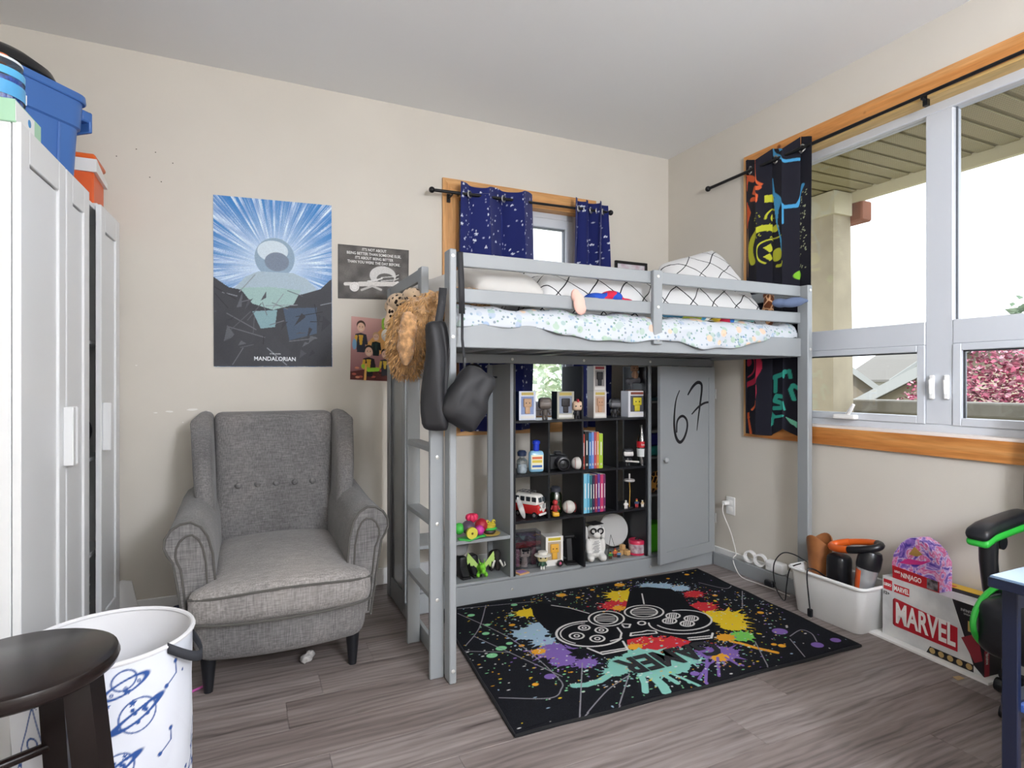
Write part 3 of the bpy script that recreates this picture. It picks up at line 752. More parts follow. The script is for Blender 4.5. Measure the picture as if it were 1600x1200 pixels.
for z in (.30, 1.08): part(door, 'hinge', MB().box(HA.x - B0[0] + .001, HA.x - B0[0] + .008, HA.y - B0[1] - .02, HA.y - B0[1] - .01, z - .03, z + .03), SCREW, False)
def ribbon(pts, ws, off=.0065):
    mb = MB(); loc = []
    for px, py in pts:
        p = onP(px, py, HA + dn * .006, dn); loc.append(((p - HA).dot(dd), p.z))
    # smooth by Catmull-Rom
    out = []; W_ = []
    for i in range(len(loc) - 1):
        p0, p1, p2, p3 = loc[max(i - 1, 0)], loc[i], loc[i + 1], loc[min(i + 2, len(loc) - 1)]
        for k in range(6):
            t = k / 6; f = lambda a: .5 * ((2 * p1[a]) + (-p0[a] + p2[a]) * t + (2 * p0[a] - 5 * p1[a] + 4 * p2[a] - p3[a]) * t * t + (-p0[a] + 3 * p1[a] - 3 * p2[a] + p3[a]) * t ** 3)
            out.append((f(0), f(1))); W_.append(ws[i] + (ws[i + 1] - ws[i]) * t)
    out.append(loc[-1]); W_.append(ws[-1]); L = []; R_ = []
    for i, p in enumerate(out):
        q = out[min(i + 1, len(out) - 1)]; o = out[max(i - 1, 0)]; tx, ty = q[0] - o[0], q[1] - o[1]; n = math.hypot(tx, ty) or 1
        L.append((p[0] - ty / n * W_[i], p[1] + tx / n * W_[i])); R_.append((p[0] + ty / n * W_[i], p[1] - tx / n * W_[i]))
    vs = [dfn(a, b, off) for a, b in L] + [dfn(a, b, off) for a, b in R_]; n = len(L)
    mb.add(vs, [(i, i + 1, n + i + 1, n + i) for i in range(n - 1)]); return mb
INK = M('#101218', rough=.6)
part(door, 'painted_numeral', ribbon([(1061.8, 609.8), (1056.5, 624), (1053.8, 645), (1053.5, 667), (1056.5, 684), (1062.5, 691), (1069, 684), (1073.5, 669), (1073, 657), (1067.8, 650.5), (1062, 652), (1057.7, 660), (1057.2, 676)], [.003, .005, .007, .009, .010, .010, .009, .008, .008, .008, .008, .007, .006]), INK, False)
part(door, 'painted_numeral', ribbon([(1074.5, 617.3), (1082, 604.6), (1089.6, 597.8), (1095.6, 600), (1096.3, 610), (1094, 630), (1091, 652.6), (1088.8, 672.9)], [.005, .009, .010, .010, .009, .008, .006, .003]).add(*(lambda r: (r.v, r.f))(ribbon([(1080.5, 647.4), (1091, 636), (1100, 630), (1107.3, 628.3)], [.004, .007, .007, .006], .007))), INK, False)

# ---------------------------------------------------------------- black cube shelf standing in the middle bay
cs = thing('cube_shelf', 'black open-backed cube shelf standing inside the grey bay', 'shelf', (1.31, 2.805, .113))
def cp(name, *a): part(cs, name, MB().box(*a, .0015).shift((-1.31, -2.805, -.113)), BLACKB, False)
CX = [1.306, 1.521, 1.737, 1.972, 2.190]; CY0, CY1 = 2.806, 3.03
cp('side', CX[0], CX[0] + .012, CY0, CY1, .113, 1.245); cp('side', CX[4] - .012, CX[4], CY0, CY1, .113, 1.245)
for z in (.405, .655, .945): cp('shelf', CX[0] + .012, CX[4] - .012, CY0, CY1, z - .014, z)
for x in CX[1:4]:
    cp('divider', x - .006, x + .006, CY0, CY1, .405, .641); cp('divider', x - .006, x + .006, CY0, CY1, .655, .931)
cp('divider', CX[2] - .006, CX[2] + .006, CY0, CY1, .945, 1.245); cp('divider', CX[2] - .007, CX[2] + .007, CY0 - .02, CY1, .113, .391)

# ---------------------------------------------------------------- wardrobe
WW = M('#e2e3e3', rough=0.35, spec=.4)
wd = thing('wardrobe', 'tall white three-door wardrobe with one door ajar', 'wardrobe', (-.605, 2.10, 0), -.0435)
WD, WL, WH = .43, 1.15, 1.895
def wp(name, *a, b=.002, m=WW, parent=None): return part(parent or wd, name, MB().box(*a, b), m, False)
wp('side_panel', -WD, -.001, 0, .018, 0, WH); wp('side_panel', -WD, -.001, WL - .018, WL, 0, WH)
wp('top_panel', -WD, -.001, .018, WL - .018, WH - .02, WH); wp('bottom_panel', -WD, -.001, .018, WL - .018, .06, .08)
wp('back_panel', -WD, -WD + .008, .018, WL - .018, .08, WH - .02)
wp('partition', -WD + .008, -.004, .385, .40, .08, WH - .02)
wp('plinth', -.04, -.02, .018, WL - .018, 0, .06)
for z in (.42, .83, 1.33): wp('shelf', -WD + .008, -.03, .40, WL - .018, z - .016, z)
def shaker(y0, y1, hy):
    d = wp('door', .004, .014, y0 + .05, y1 - .05, .10, WH - .10, b=0)
    for a in ((y0, y0 + .065, .065, 1.9), (y1 - .065, y1, .065, 1.9)): wp('stile', .001, .022, a[0], a[1], a[2], a[3], parent=d)
    for a in ((.065, .165), (1.80, 1.9)): wp('rail', .001, .022, y0 + .065, y1 - .065, a[0], a[1], parent=d)
    wp('handle', .022, .052, hy - .014, hy + .014, .862, 1.066, parent=d, b=.003)
    return d
shaker(.003, .388, .372); shaker(.400, .668, .418); shaker(.838, 1.149, .868)
# clothes and odds inside the gap
DK = M('#24262b', rough=.9, var=.3, scale=20)
def wthing(name, mb, m, label, cat, z, y=.77, x=-.12, ang=38):
    p = wd.matrix_basis @ Vector((x, y, z)); p = Matrix.Rotation(-.0435, 3, 'Z') @ Vector((x, y, z)) + Vector((-.605, 2.10, 0))
    return solo(name, mb, m, label, cat, p, -.0435, ang=ang)
def cloth_pile(rx, ry, rz, seed, n=7):
    rg = random.Random(seed); e = []
    for k in range(n): e.append(((rg.uniform(-1, 1) * rx * .5, rg.uniform(-1, 1) * ry * .6, rz * (k + .7) / (n + .5)), (rx * rg.uniform(.5, .8), ry * rg.uniform(.4, .6), rz / n * 1.0)))
    return e
def blob_solo(name, ells, m, label, cat, loc, **k):
    grp = k.pop('group', None); o = link(bpy.data.objects.new(name, blob(name, ells, m, **k))); o.location = loc
    return tag(o, label, cat, grp)
wloc = lambda x, y, z: Matrix.Rotation(-.0435, 3, 'Z') @ Vector((x, y, z)) + Vector((-.605, 2.10, 0))
blob_solo('folded_clothes', cloth_pile(.10, .15, .17, 1), DK, 'dark clothes heaped on the upper wardrobe shelf', 'clothes', wloc(-.21, .76, 1.335), voxel=.012, disp=.006)
blob_solo('folded_clothes', cloth_pile(.10, .14, .09, 2), M('#8d9095', rough=.9, col2='#3a3c40', scale=30), 'grey and white clothes heap on the middle wardrobe shelf', 'clothes', wloc(-.2, .75, .835), voxel=.012, disp=.005)
blob_solo('backpack', [((0, 0, .16), (.12, .15, .15)), ((.06, .02, .1), (.09, .12, .09)), ((0, 0, .27), (.07, .09, .07))], M('#4a4c50', rough=.8, var=.2, scale=15), 'dark grey backpack on the middle wardrobe shelf', 'bag', wloc(-.2, .98, .835), voxel=.015)
wb = thing('wire_basket', 'white wire basket at the bottom of the wardrobe', 'basket', wloc(-.2, .76, .082), -.0435)
for i in range(6):
    z = .03 + i * .04; part(wb, 'wire', MB().tube([(-.15, -.2, z), (.15, -.2, z), (.15, .2, z), (-.15, .2, z)], .004, 6, closed=True), M('#d8d8d6', metal=.5, rough=.3))
for i in range(7):
    y = -.18 + i * .06; part(wb, 'wire', MB().tube([(.15, y, .0), (.15, y, .24)], .003, 6), M('#d8d8d6', metal=.5, rough=.3))

# ---------------------------------------------------------------- wing armchair
def mat_linen(name, c1, c2, c3):
    m, nt, b = _new(name); L = nt.links; setp(b, .92, 0, .2, 0, .15)
    tc = nt.nodes.new('ShaderNodeTexCoord')
    n1 = nt.nodes.new('ShaderNodeTexNoise'); n1.inputs['Scale'].default_value = 3.2; n1.inputs['Detail'].default_value = 5; L.new(tc.outputs['Object'], n1.inputs['Vector'])
    r = ramp(nt, [(.3, c1), (.5, c2), (.72, c3)]); L.new(n1.outputs['Fac'], r.inputs['Fac'])
    out = r.outputs['Color']; hs = []
    for st in ((700, 700, 60), (60, 700, 700)):
        mp = nt.nodes.new('ShaderNodeMapping'); mp.inputs['Scale'].default_value = st; L.new(tc.outputs['Object'], mp.inputs['Vector'])
        n = nt.nodes.new('ShaderNodeTexNoise'); n.inputs['Scale'].default_value = .35; n.inputs['Detail'].default_value = 2; L.new(mp.outputs['Vector'], n.inputs['Vector'])
        mx = nt.nodes.new('ShaderNodeMixRGB'); mx.blend_type = 'MULTIPLY'; mx.inputs['Fac'].default_value = .55
        rr = ramp(nt, [(.3, '#9a9a9a'), (.7, '#ffffff')]); L.new(n.outputs['Fac'], rr.inputs['Fac']); L.new(out, mx.inputs['Color1']); L.new(rr.outputs['Color'], mx.inputs['Color2']); out = mx.outputs['Color']; hs.append(n.outputs['Fac'])
    L.new(out, b.inputs['Base Color'])
    bp_ = nt.nodes.new('ShaderNodeBump'); bp_.inputs['Strength'].default_value = .25; bp_.inputs['Distance'].default_value = .002
    L.new(hs[0], bp_.inputs['Height']); L.new(bp_.outputs['Normal'], b.inputs['Normal'])
    return m
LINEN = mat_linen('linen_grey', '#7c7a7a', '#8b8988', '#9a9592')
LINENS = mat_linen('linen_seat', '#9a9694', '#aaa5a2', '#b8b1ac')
PIPE = M('#55534f', rough=.9)
ch = thing('armchair', 'worn grey fabric wing armchair with rolled arms and buttoned back', 'armchair', (.140, 2.86, 0))
def base_fn(x, y, z):
    t = (z + .09) / .18; x2 = x * (.93 + .07 * t)
    if y < 0: y -= .05 * (1 - (x / .33) ** 2)
    return (x2, y, z)
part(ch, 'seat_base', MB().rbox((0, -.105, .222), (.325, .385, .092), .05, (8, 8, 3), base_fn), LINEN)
def cush_fn(x, y, z):
    wide = 1.0 if y < -.27 else (.315 if False else .80)
    if y >= -.27: x = x * .78
    elif y > -.33: x = x * (1 - .22 * (y + .33) / .06)
    if y < -.2: y -= .05 * (1 - (x / .33) ** 2)
    if z > 0: z += .055 * max(0, 1 - (x / .33) ** 2) * max(0, 1 - ((y + .02) / .55) ** 2)
    return (x, y, z)
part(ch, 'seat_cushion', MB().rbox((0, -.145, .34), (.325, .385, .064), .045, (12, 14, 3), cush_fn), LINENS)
def back_fn(x, y, z):
    t = (z + .34) / .68
    y2 = y + .15 * t + .02 * math.cos(x / .27 * 1.5) * (-1 if y < 0 else 0)
    return (x * (.93 + .07 * t), y2, z)
part(ch, 'backrest', MB().rbox((0, .18, .665), (.275, .065, .34), .035, (10, 3, 12), back_fn), LINEN)
for sg in (-1, 1):
    def wing_fn(x, y, z, sg=sg):
        t = (z + .25) / .50
        front = max(0, -y / .15)
        fy = -.06 * math.sin(min(1, t * 1.15) * math.pi) * front + .09 * t * t * front
        top = -.05 * max(0, t - .8) / .2 * front
        return (x * (1.0 + .25 * front * t) + sg * (.025 * t + .02 * front * t), y + .13 * t + fy, z + top * .6)
    part(ch, 'wing', MB().rbox((sg * .288, .13, .755), (.036, .15, .255), .034, (3, 6, 10), wing_fn), LINEN)
    # rolled arm: cross-section swept from front to back
    cs_ = [(.235, .20), (.236, .40), (.245, .52), (.262, .585), (.285, .622), (.318, .642), (.352, .638), (.382, .618), (.400, .588), (.403, .556), (.392, .528), (.375, .50), (.362, .42), (.345, .30), (.330, .20)]
    vs = []; ys = [-.455, -.44, -.30, -.15, 0, .12, .22]
    for k, yy in enumerate(ys):
        for (a, b) in cs_:
            grow = .97 if k == 0 else 1.0
            a2 = .32 + (a - .32) * grow - (.02 * max(0, yy)) ; b2 = .45 + (b - .45) * grow + (.03 * max(0, (yy + .1)) / .3 if b > .5 else 0)
            vs.append((sg * a2, yy, b2))
    n = len(cs_); fs = [tuple(range(n))] + [tuple((len(ys) - 1) * n + i for i in range(n))]
    for k in range(len(ys) - 1):
        for i in range(n): fs.append((k * n + i, k * n + (i + 1) % n, (k + 1) * n + (i + 1) % n, (k + 1) * n + i))
    arm = part(ch, 'arm', MB().add(vs, fs), LINEN, ang=50)
    part(arm, 'piping', MB().tube([(sg * (.32 + (a - .32) * .99), -.457, b) for a, b in cs_], .0045, 6), PIPE)
    part(arm, 'piping', MB().tube([(sg * (.315 + (a - .32) * .62), -.4565, .43 + (b - .45) * .86) for a, b in cs_], .004, 6), PIPE)
    part(ch, 'leg', MB().lathe([(.016, 0), (.03, .15)], (sg * .262, -.43, 0), 12), BLACKB)
    part(ch, 'leg', MB().lathe([(.016, 0), (.028, .15)], (sg * .25, .22, 0), 12), BLACKB)
for i in range(5):
    x = -.165 + i * .083
    part(ch, 'button', MB().ell((x, .163, .665), (.014, .009, .014), 12, 8), LINEN)
def front_curve(z, inset=0.0, y0=-.51):
    pts = []
    for k in range(25):
        x = -.322 + .644 * k / 24
        pts.append((x, y0 - .052 * (1 - (x / .33) ** 2) + (.03 * abs(x / .33) ** 8), z + .012 * math.cos(x * 8) * inset))
    return pts
part(ch, 'piping', MB().tube(front_curve(.386, 1, -.531), .005, 6), PIPE); part(ch, 'piping', MB().tube(front_curve(.287, 0, -.532), .005, 6), PIPE)

# ---------------------------------------------------------------- stool
ESP = M('#120d0d', rough=.25, spec=.45, col2='#1e1412', scale=5)
st = thing('stool', 'dark espresso round wooden stool cut by the picture edge', 'stool', (-.40, 1.425, 0), .5)
part(st, 'seat', MB().lathe([(.0, .572), (.150, .572), (.162, .580), (.166, .592), (.162, .604), (.152, .609), (.0, .61)], n=48), ESP)
for k in range(4):
    a = math.pi / 4 + k * math.pi / 2; ca, sa = math.cos(a), math.sin(a)
    m = MB(); c0 = Vector((ca * .175, sa * .175, 0)); c1 = Vector((ca * .115, sa * .115, .574)); e = .0245
    q = []
    for c in (c0, c1):
        for (p, r) in ((-1, -1), (1, -1), (1, 1), (-1, 1)): q.append(c + Vector((ca * p - sa * r, sa * p + ca * r, 0)) * e)
    part(st, 'leg', m.add(q, [(3, 2, 1, 0), (4, 5, 6, 7), (0, 1, 5, 4), (1, 2, 6, 5), (2, 3, 7, 6), (3, 0, 4, 7)]), ESP, False)
    a2 = a + math.pi / 2; z = .30 if k % 2 else .37; r = .175 - .06 * z / .574
    part(st, 'stretcher', MB().tube([(ca * r, sa * r, z), (math.cos(a2) * r, math.sin(a2) * r, z)], .011, 10), M('#5a2a18', rough=.35) if k == 3 else ESP)

# ---------------------------------------------------------------- laundry hamper
HC, HR, HH = (-.316, 1.777), .190, .50
hp = thing('laundry_hamper', 'white fabric laundry hamper with blue space doodles and black strap', 'hamper', (HC[0], HC[1], 0))
A0 = math.radians(-170)
cv = Canvas(2 * math.pi * HR, HH, 460, 190, '#d9dde5')
BL = '#2c4f8e'; rg = random.Random(4)
U = lambda deg: (math.radians(deg) - A0) * HR
def star(c, x, y, r, col):
    c.poly([(x + r * (1 if k % 2 == 0 else .45) * math.cos(math.pi / 2 + k * math.pi / 5), y + r * (1 if k % 2 == 0 else .45) * math.sin(math.pi / 2 + k * math.pi / 5)) for k in range(10)], col)
for k in range(46): star(cv, rg.random() * cv.w, rg.uniform(.03, HH - .05), rg.choice((.007, .010)), BL)
def planet(deg, z, r):
    x = U(deg); cv.ell(x, z, r, r, BL, ring=.004)
    for k in range(7): cv.ell(x + rg.uniform(-.5, .5) * r, z + rg.uniform(-.5, .5) * r, r * .12, r * .12, BL)
    cv.ell(x, z, r * 1.65, r * .35, BL, rot=.45, ring=.006)
def rocket(deg, z, s):
    x = U(deg); cv.stroke([(x - .3 * s, z - .5 * s), (x - .32 * s, z), (x, z + s), (x + .32 * s, z), (x + .3 * s, z - .5 * s), (x - .3 * s, z - .5 * s)], .004, BL); cv.ell(x, z + .15 * s, .16 * s, .16 * s, BL, ring=.005)
    cv.stroke([(x - .3 * s, z - .2 * s), (x - .6 * s, z - .7 * s), (x - .3 * s, z - .6 * s)], .004, BL); cv.stroke([(x + .3 * s, z - .2 * s), (x + .6 * s, z - .7 * s), (x + .3 * s, z - .6 * s)], .004, BL); cv.rect(x - .2 * s, x + .2 * s, z - .75 * s, z - .55 * s, BL)
def ufo(deg, z, s):
    x = U(deg); cv.ell(x, z, s, .32 * s, BL, rot=.35, ring=.005); cv.ell(x - .05 * s, z + .3 * s, .5 * s, .45 * s, BL, rot=.35, ring=.004)
    for k in (-.5, 0, .5): cv.ell(x + k * s, z - .05 * s + k * .3 * s, .08 * s, .08 * s, BL, ring=.003)
planet(-62, .362, .042); planet(-74, .25, .036); planet(40, .3, .04); planet(-50, .12, .035)
rocket(-128, .32, .10); rocket(-95, .10, .07); rocket(0, .18, .07); rocket(120, .3, .07)
ufo(-70, .438, .055); ufo(-104, .40, .05); ufo(70, .15, .05); ufo(160, .2, .05); ufo(-100, .09, .05)
for a, z in ((-42, .40), (-46, .24), (-85, .15)): x = U(a); cv.stroke([(x, z), (x + .03, z + .02), (x + .028, z + .05)], .004, BL); cv.ell(x, z, .006, .006, BL); cv.ell(x + .028, z + .05, .006, .006, BL)
def hpos(Uu, V):
    th = A0 + Uu / HR; w = 1 + (.03 * np.sin(th * 3 + V * 9) + .018 * np.abs(np.sin(V * 17 + th * 4)) + .012 * np.abs(np.sin(V * 11 - th * 6))) * (1 - V / HH) ** .6
    rr = HR * (.93 + .07 * V / HH) * w
    return rr * np.cos(th), rr * np.sin(th), V + .004
link(bpy.data.objects.new('body', cv.mesh('body', hpos, mat_vcol(.85))), hp)
WHC = M('#dcdcde', rough=.9)
part(hp, 'lining', MB().lathe([(.0, .05), (HR * .9, .05), (HR * .93, .25), (HR * .985, HH - .003)], n=48, caps=False), WHC)
part(hp, 'base', MB().lathe([(0, .0), (HR * .9, .0), (HR * .9, .02)], n=40), WHC)
part(hp, 'rim', MB().tube([(HR * math.cos(k * math.pi / 24), HR * math.sin(k * math.pi / 24), HH) for k in range(48)], .006, 8, closed=True), WHC)
a = math.radians(-42); b_ = math.radians(-5)
p0 = Vector((HR * math.cos(a), HR * math.sin(a), HH - .012)) * 1.02; p1 = Vector((HR * math.cos(b_), HR * math.sin(b_), HH - .03)) * 1.02; mid = Vector((.285 * math.cos(-.42), .285 * math.sin(-.42), HH - .085))
stp = []
for k in range(13):
    t = k / 12; stp.append(p0 * (1 - t) ** 2 + mid * 2 * t * (1 - t) + p1 * t * t)
mbs = MB(); vs = []
for p in stp: vs += [p + Vector((0, 0, -.013)), p + Vector((0, 0, .013))]
mbs.add(vs, [(2 * i, 2 * i + 2, 2 * i + 3, 2 * i + 1) for i in range(12)])
ho = part(hp, 'strap', mbs, M('#2c2e34', rough=.8)); ho.modifiers.new('s', 'SOLIDIFY').thickness = .003

# ================================================================== RUG
RO = Vector((.796, 1.698)); RU = Vector((1.635, -.048)); RV = Vector((.087, 1.096))
RW, RH = RU.length, RV.length
det = RU.x * RV.y - RU.y * RV.x
def rugc(px, py):
    p = onZ(px, py, .007); d = Vector((p.x, p.y)) - RO
    return ((d.x * RV.y - d.y * RV.x) / det * RW, (RU.x * d.y - RU.y * d.x) / det * RH)
k1 = lambda X, Y: rugc(780 + X / 4.706, 900 + Y / 4.706)       # read off a close view of the rug
k2 = lambda X, Y: rugc(690 + X / 2.388, 860 + Y / 2.388)       # read off a wide view
cv = Canvas(RW, RH, 600, 400, '#1b1c21')
rs = np.random.RandomState(3); rg = random.Random(11)
cv.grain(.25, rs)
YEL, ORA, RED, TEA, PUR, BLU, GRN = '#dfbf2c', '#e0a030', '#c3323a', '#84bfb2', '#7d62a8', '#9db8cc', '#86cc96'
def sp(k, X, Y, r, col, n=13, spike=.7, drops=10, sx=1.2, sy=.9): x, y = k(X, Y); cv.splat(x, y, r, col, rg, n, spike, drops, sx, sy)
for X, Y, r, c in ((900, 140, .085, YEL), (930, 170, .07, YEL), (205, 270, .06, YEL), (850, 215, .07, RED), (890, 235, .04, ORA), (230, 420, .085, BLU), (300, 370, .06, BLU), (330, 480, .055, BLU), (400, 550, .085, PUR), (470, 620, .06, PUR),
                    (640, 640, .05, PUR), (290, 555, .032, ORA), (1090, 495, .085, RED), (1200, 500, .075, RED), (1010, 480, .05, RED), (1000, 520, .035, ORA), (1500, 225, .075, RED), (1430, 130, .055, RED), (1200, 75, .06, BLU), (1330, 90, .055, BLU), (1100, 70, .05, BLU),
                    (1060, 600, .10, TEA), (930, 640, .08, TEA), (1250, 650, .10, TEA), (1380, 600, .07, TEA), (1150, 690, .07, TEA), (850, 700, .05, TEA)):
    sp(k1, X, Y, r, c)
for X, Y, r, c in ((1060, 250, .10, YEL), (1090, 280, .07, YEL), (1000, 235, .05, YEL), (985, 215, .05, RED), (1120, 320, .06, '#74c25a'), (1060, 325, .045, ORA), (1040, 385, .085, PUR), (1000, 380, .06, PUR), (1040, 400, .04, ORA), (940, 165, .05, RED), (700, 200, .05, RED), (880, 340, .06, RED), (820, 440, .07, TEA), (690, 435, .05, TEA)):
    sp(k2, X, Y, r, c)
# drips of teal paint and orange strokes
for pts, w in (([(820, 720), (740, 770), (640, 800), (550, 806)], .030), ([(1040, 720), (1070, 790), (1075, 847)], .026), ([(1130, 740), (1200, 800), (1230, 850)], .040), ([(1230, 700), (1320, 740), (1470, 805)], .014), ([(1200, 720), (1310, 785)], .022), ([(1320, 630), (1470, 640)], .014)):
    cv.stroke([k1(*p) for p in pts], w, TEA)
for pts, w in (([(1110, 345), (1180, 365), (1250, 380)], .022), ([(1080, 340), (1140, 352)], .018)): cv.stroke([k2(*p) for p in pts], w, ORA)
for pts in ([(1030, 400), (1035, 470)], [(1000, 420), (960, 480)], [(1060, 400), (1110, 430)], [(990, 410), (985, 495)]): cv.stroke([k2(*p) for p in pts], .012, PUR)
# droplets
for X, Y, rr, c in ((455, 140, .026, ORA), (885, 65, .028, ORA), (580, 158, .012, ORA), (95, 360, .014, ORA), (110, 212, .016, GRN), (90, 288, .014, GRN), (20, 530, .02, GRN), (75, 495, .014, GRN), (165, 512, .012, ORA), (685, 102, .012, ORA)):
    x, y = k1(X, Y); cv.ell(x, y, rr * 1.1, rr * .9, c)
for X, Y, rr, c in ((110, 242, .017, GRN), (188, 392, .022, GRN), (222, 365, .022, GRN), (165, 310, .016, GRN), (170, 278, .014, GRN), (1262, 302, .034, PUR), (1402, 352, .026, PUR), (1470, 335, .022, PUR), (945, 460, .018, PUR), (405, 470, .022, PUR), (350, 500, .012, ORA), (1240, 350, .012, ORA), (1270, 355, .016, ORA), (1190, 232, .016, ORA), (915, 90, .014, ORA), (1020, 168, .014, ORA), (845, 105, .010, ORA)):
    x, y = k2(X, Y); cv.ell(x, y, rr * 1.1, rr * .9, c)
for k in range(1500):
    x, y = rg.random() * RW, rg.random() * RH
    cx, cy = x - RW * .5, y - RH * .52
    if (cx / (RW * .5)) ** 2 + (cy / (RH * .5)) ** 2 > 1.0 and rg.random() < .8: continue
    cv.ell(x, y, rg.choice((.0025, .003, .004, .007)), rg.choice((.0025, .004)), rg.choice((YEL, ORA, GRN, BLU, '#d8d8d4', '#d8d8d4', PUR if x > .8 else GRN)))
GLN = '#8d8b92'
def crom(q, n=6):
    out = []
    for i in range(len(q) - 1):
        p0, p1, p2, p3 = q[max(i - 1, 0)], q[i], q[i + 1], q[min(i + 2, len(q) - 1)]
        for k in range(n):
            t = k / n; out.append(tuple(.5 * (2 * p1[a] + (p2[a] - p0[a]) * t + (2 * p0[a] - 5 * p1[a] + 4 * p2[a] - p3[a]) * t * t + (3 * p1[a] - p0[a] - 3 * p2[a] + p3[a]) * t ** 3) for a in (0, 1)))
    return out + [q[-1]]
for pts in ([(165, 205), (140, 290), (90, 355)], [(60, 235), (260, 330), (430, 470), (445, 520), (400, 552), (215, 550)], [(60, 218), (350, 190)], [(120, 320), (450, 470)], [(525, 420), (515, 625)], [(700, 460), (660, 585)], [(535, 618), (620, 520), (700, 465)], [(1300, 320), (1340, 297), (1380, 310), (1400, 340)], [(1300, 330), (1355, 395)], [(1170, 340), (1220, 438)], [(1122, 145), (1122, 210)], [(1085, 125), (1060, 142), (960, 120)], [(60, 375), (250, 380)]):
    cv.stroke(crom([k2(*p) for p in pts]), .0045, GLN)
# controller silhouette
BK = '#15161a'
def kp(k, pts, col=BK): cv.poly([k(*p) for p in pts], col)
kp(k1, [(235, 215), (300, 195), (400, 210), (540, 235), (660, 275), (900, 260), (930, 235), (960, 110), (1000, 85), (1090, 80), (1260, 95), (1350, 140), (1400, 215), (1500, 265), (1570, 330), (1590, 420), (1570, 470), (1440, 490), (1300, 450), (1180, 420), (940, 470), (945, 560), (880, 590), (760, 600), (690, 575), (620, 530), (500, 510), (420, 440), (330, 380), (250, 290)])
for pts in ([(300, 330), (240, 300), (330, 350)], [(430, 480), (540, 560), (470, 500)], [(480, 530), (600, 600), (560, 540)]): kp(k1, pts)
WHT = '#d6d3d0'
def ks(k, pts, w=.0085): cv.stroke([k(*p) for p in pts], w, WHT)
def kring(cx, cy, rx, ry, w=.0085, a0=0, a1=360, n=30):
    ks(k1, [(cx + rx * math.cos(math.radians(a0 + (a1 - a0) * i / n)), cy + ry * math.sin(math.radians(a0 + (a1 - a0) * i / n))) for i in range(n + 1)], w)
kring(788, 313, 130, 55); kring(785, 315, 85, 38); kring(1065, 265, 143, 50); kring(1065, 265, 97, 35)
for dy in (-20, -8, 4, 16): ks(k1, [(720, 313 + dy), (850, 318 + dy)], .006); ks(k1, [(985, 264 + dy), (1150, 266 + dy)], .006)
kring(665, 425, 245, 93, .011, 20, 265); kring(665, 425, 215, 80, .006, 120, 260); ks(k1, [(870, 380), (900, 420), (890, 460), (820, 478)]); ks(k1, [(910, 480), (945, 540), (760, 575), (650, 530)], .010); ks(k1, [(930, 530), (750, 560)])
for X, Y, r in ((625, 380, 40), (752, 398, 45), (570, 440, 52), (722, 460, 52)): kring(X, Y, r, r * .45); kring(X, Y, r * .35, r * .18, .006)
kring(1350, 325, 212, 75, .0085, -110, 150); kring(1350, 345, 250, 80, .008, 40, 180)
for X, Y in ((1278, 292), (1412, 312), (1253, 330), (1383, 350)):
    kring(X, Y, 50, 20); 
    for q in (-24, -8, 8, 24): ks(k1, [(X + q, Y - 13), (X + q - 4, Y + 13)], .006)
kring(1048, 346, 27, 13); ks(k1, [(905, 352), (965, 355), (955, 378), (920, 378), (905, 360)])
ks(k1, [(965, 440), (970, 420), (1050, 410), (1090, 400), (1150, 405), (1160, 420), (1000, 435), (965, 440)]); ks(k1, [(1400, 470), (1560, 455), (1570, 420)], .010); ks(k1, [(1390, 455), (1550, 440)])
ks(k1, [(385, 215), (520, 235), (660, 275)], .007); ks(k1, [(1050, 130), (1065, 205)], .007)
rug = thing('rug', 'black area rug with colourful paint splatter and game controller print', 'rug', (RO.x, RO.y, 0))
def rpos(Uu, V):
    a, b = Uu / RW, V / RH
    return a * RU.x + b * RV.x, a * RU.y + b * RV.y + .006 * np.sin(a * 22) * (b < .02), .007 + .0025 * np.sin(a * 13 + b * 5) * np.exp(-b * 9)
pile = link(bpy.data.objects.new('printed_pile', cv.mesh('printed_pile', rpos, mat_vcol(.95, .5, 600, .1))), rug)
cr = [Vector((0, 0)), RU, RU + RV, RV]
mb = MB(); mb.add([(p.x, p.y, 0.0005) for p in cr] + [(p.x, p.y, .0045) for p in cr], [(3, 2, 1, 0), (4, 5, 6, 7), (0, 1, 5, 4), (1, 2, 6, 5), (2, 3, 7, 6), (3, 0, 4, 7)])
part(rug, 'backing', mb, M('#1a1a1e', rough=.95), False)
eg = []
for i in range(4):
    p, q = cr[i], cr[(i + 1) % 4]
    for t in range(24): s_ = p + (q - p) * (t / 24); eg.append((s_.x, s_.y, .006 + .002 * math.sin(t * .9 + i)))
part(rug, 'edge_binding', MB().tube(eg, .006, 6, closed=True), M('#131316', rough=.95))
# the word on the rug, printed upside down as seen from here
e0 = onZ(958, 1046, .0085); e1 = onZ(1130, 1006, .0085); dirx = (e0 - e1); ctr = (e0 + e1) / 2
mxr = plane_mx((ctr.x - RO.x, ctr.y - RO.y, .0105), (dirx.x, dirx.y, 0), (-dirx.y, dirx.x, 0))
lettering(rug, 'GAMER', .17, M('#17181c', rough=.95), mxr, .006, .86)

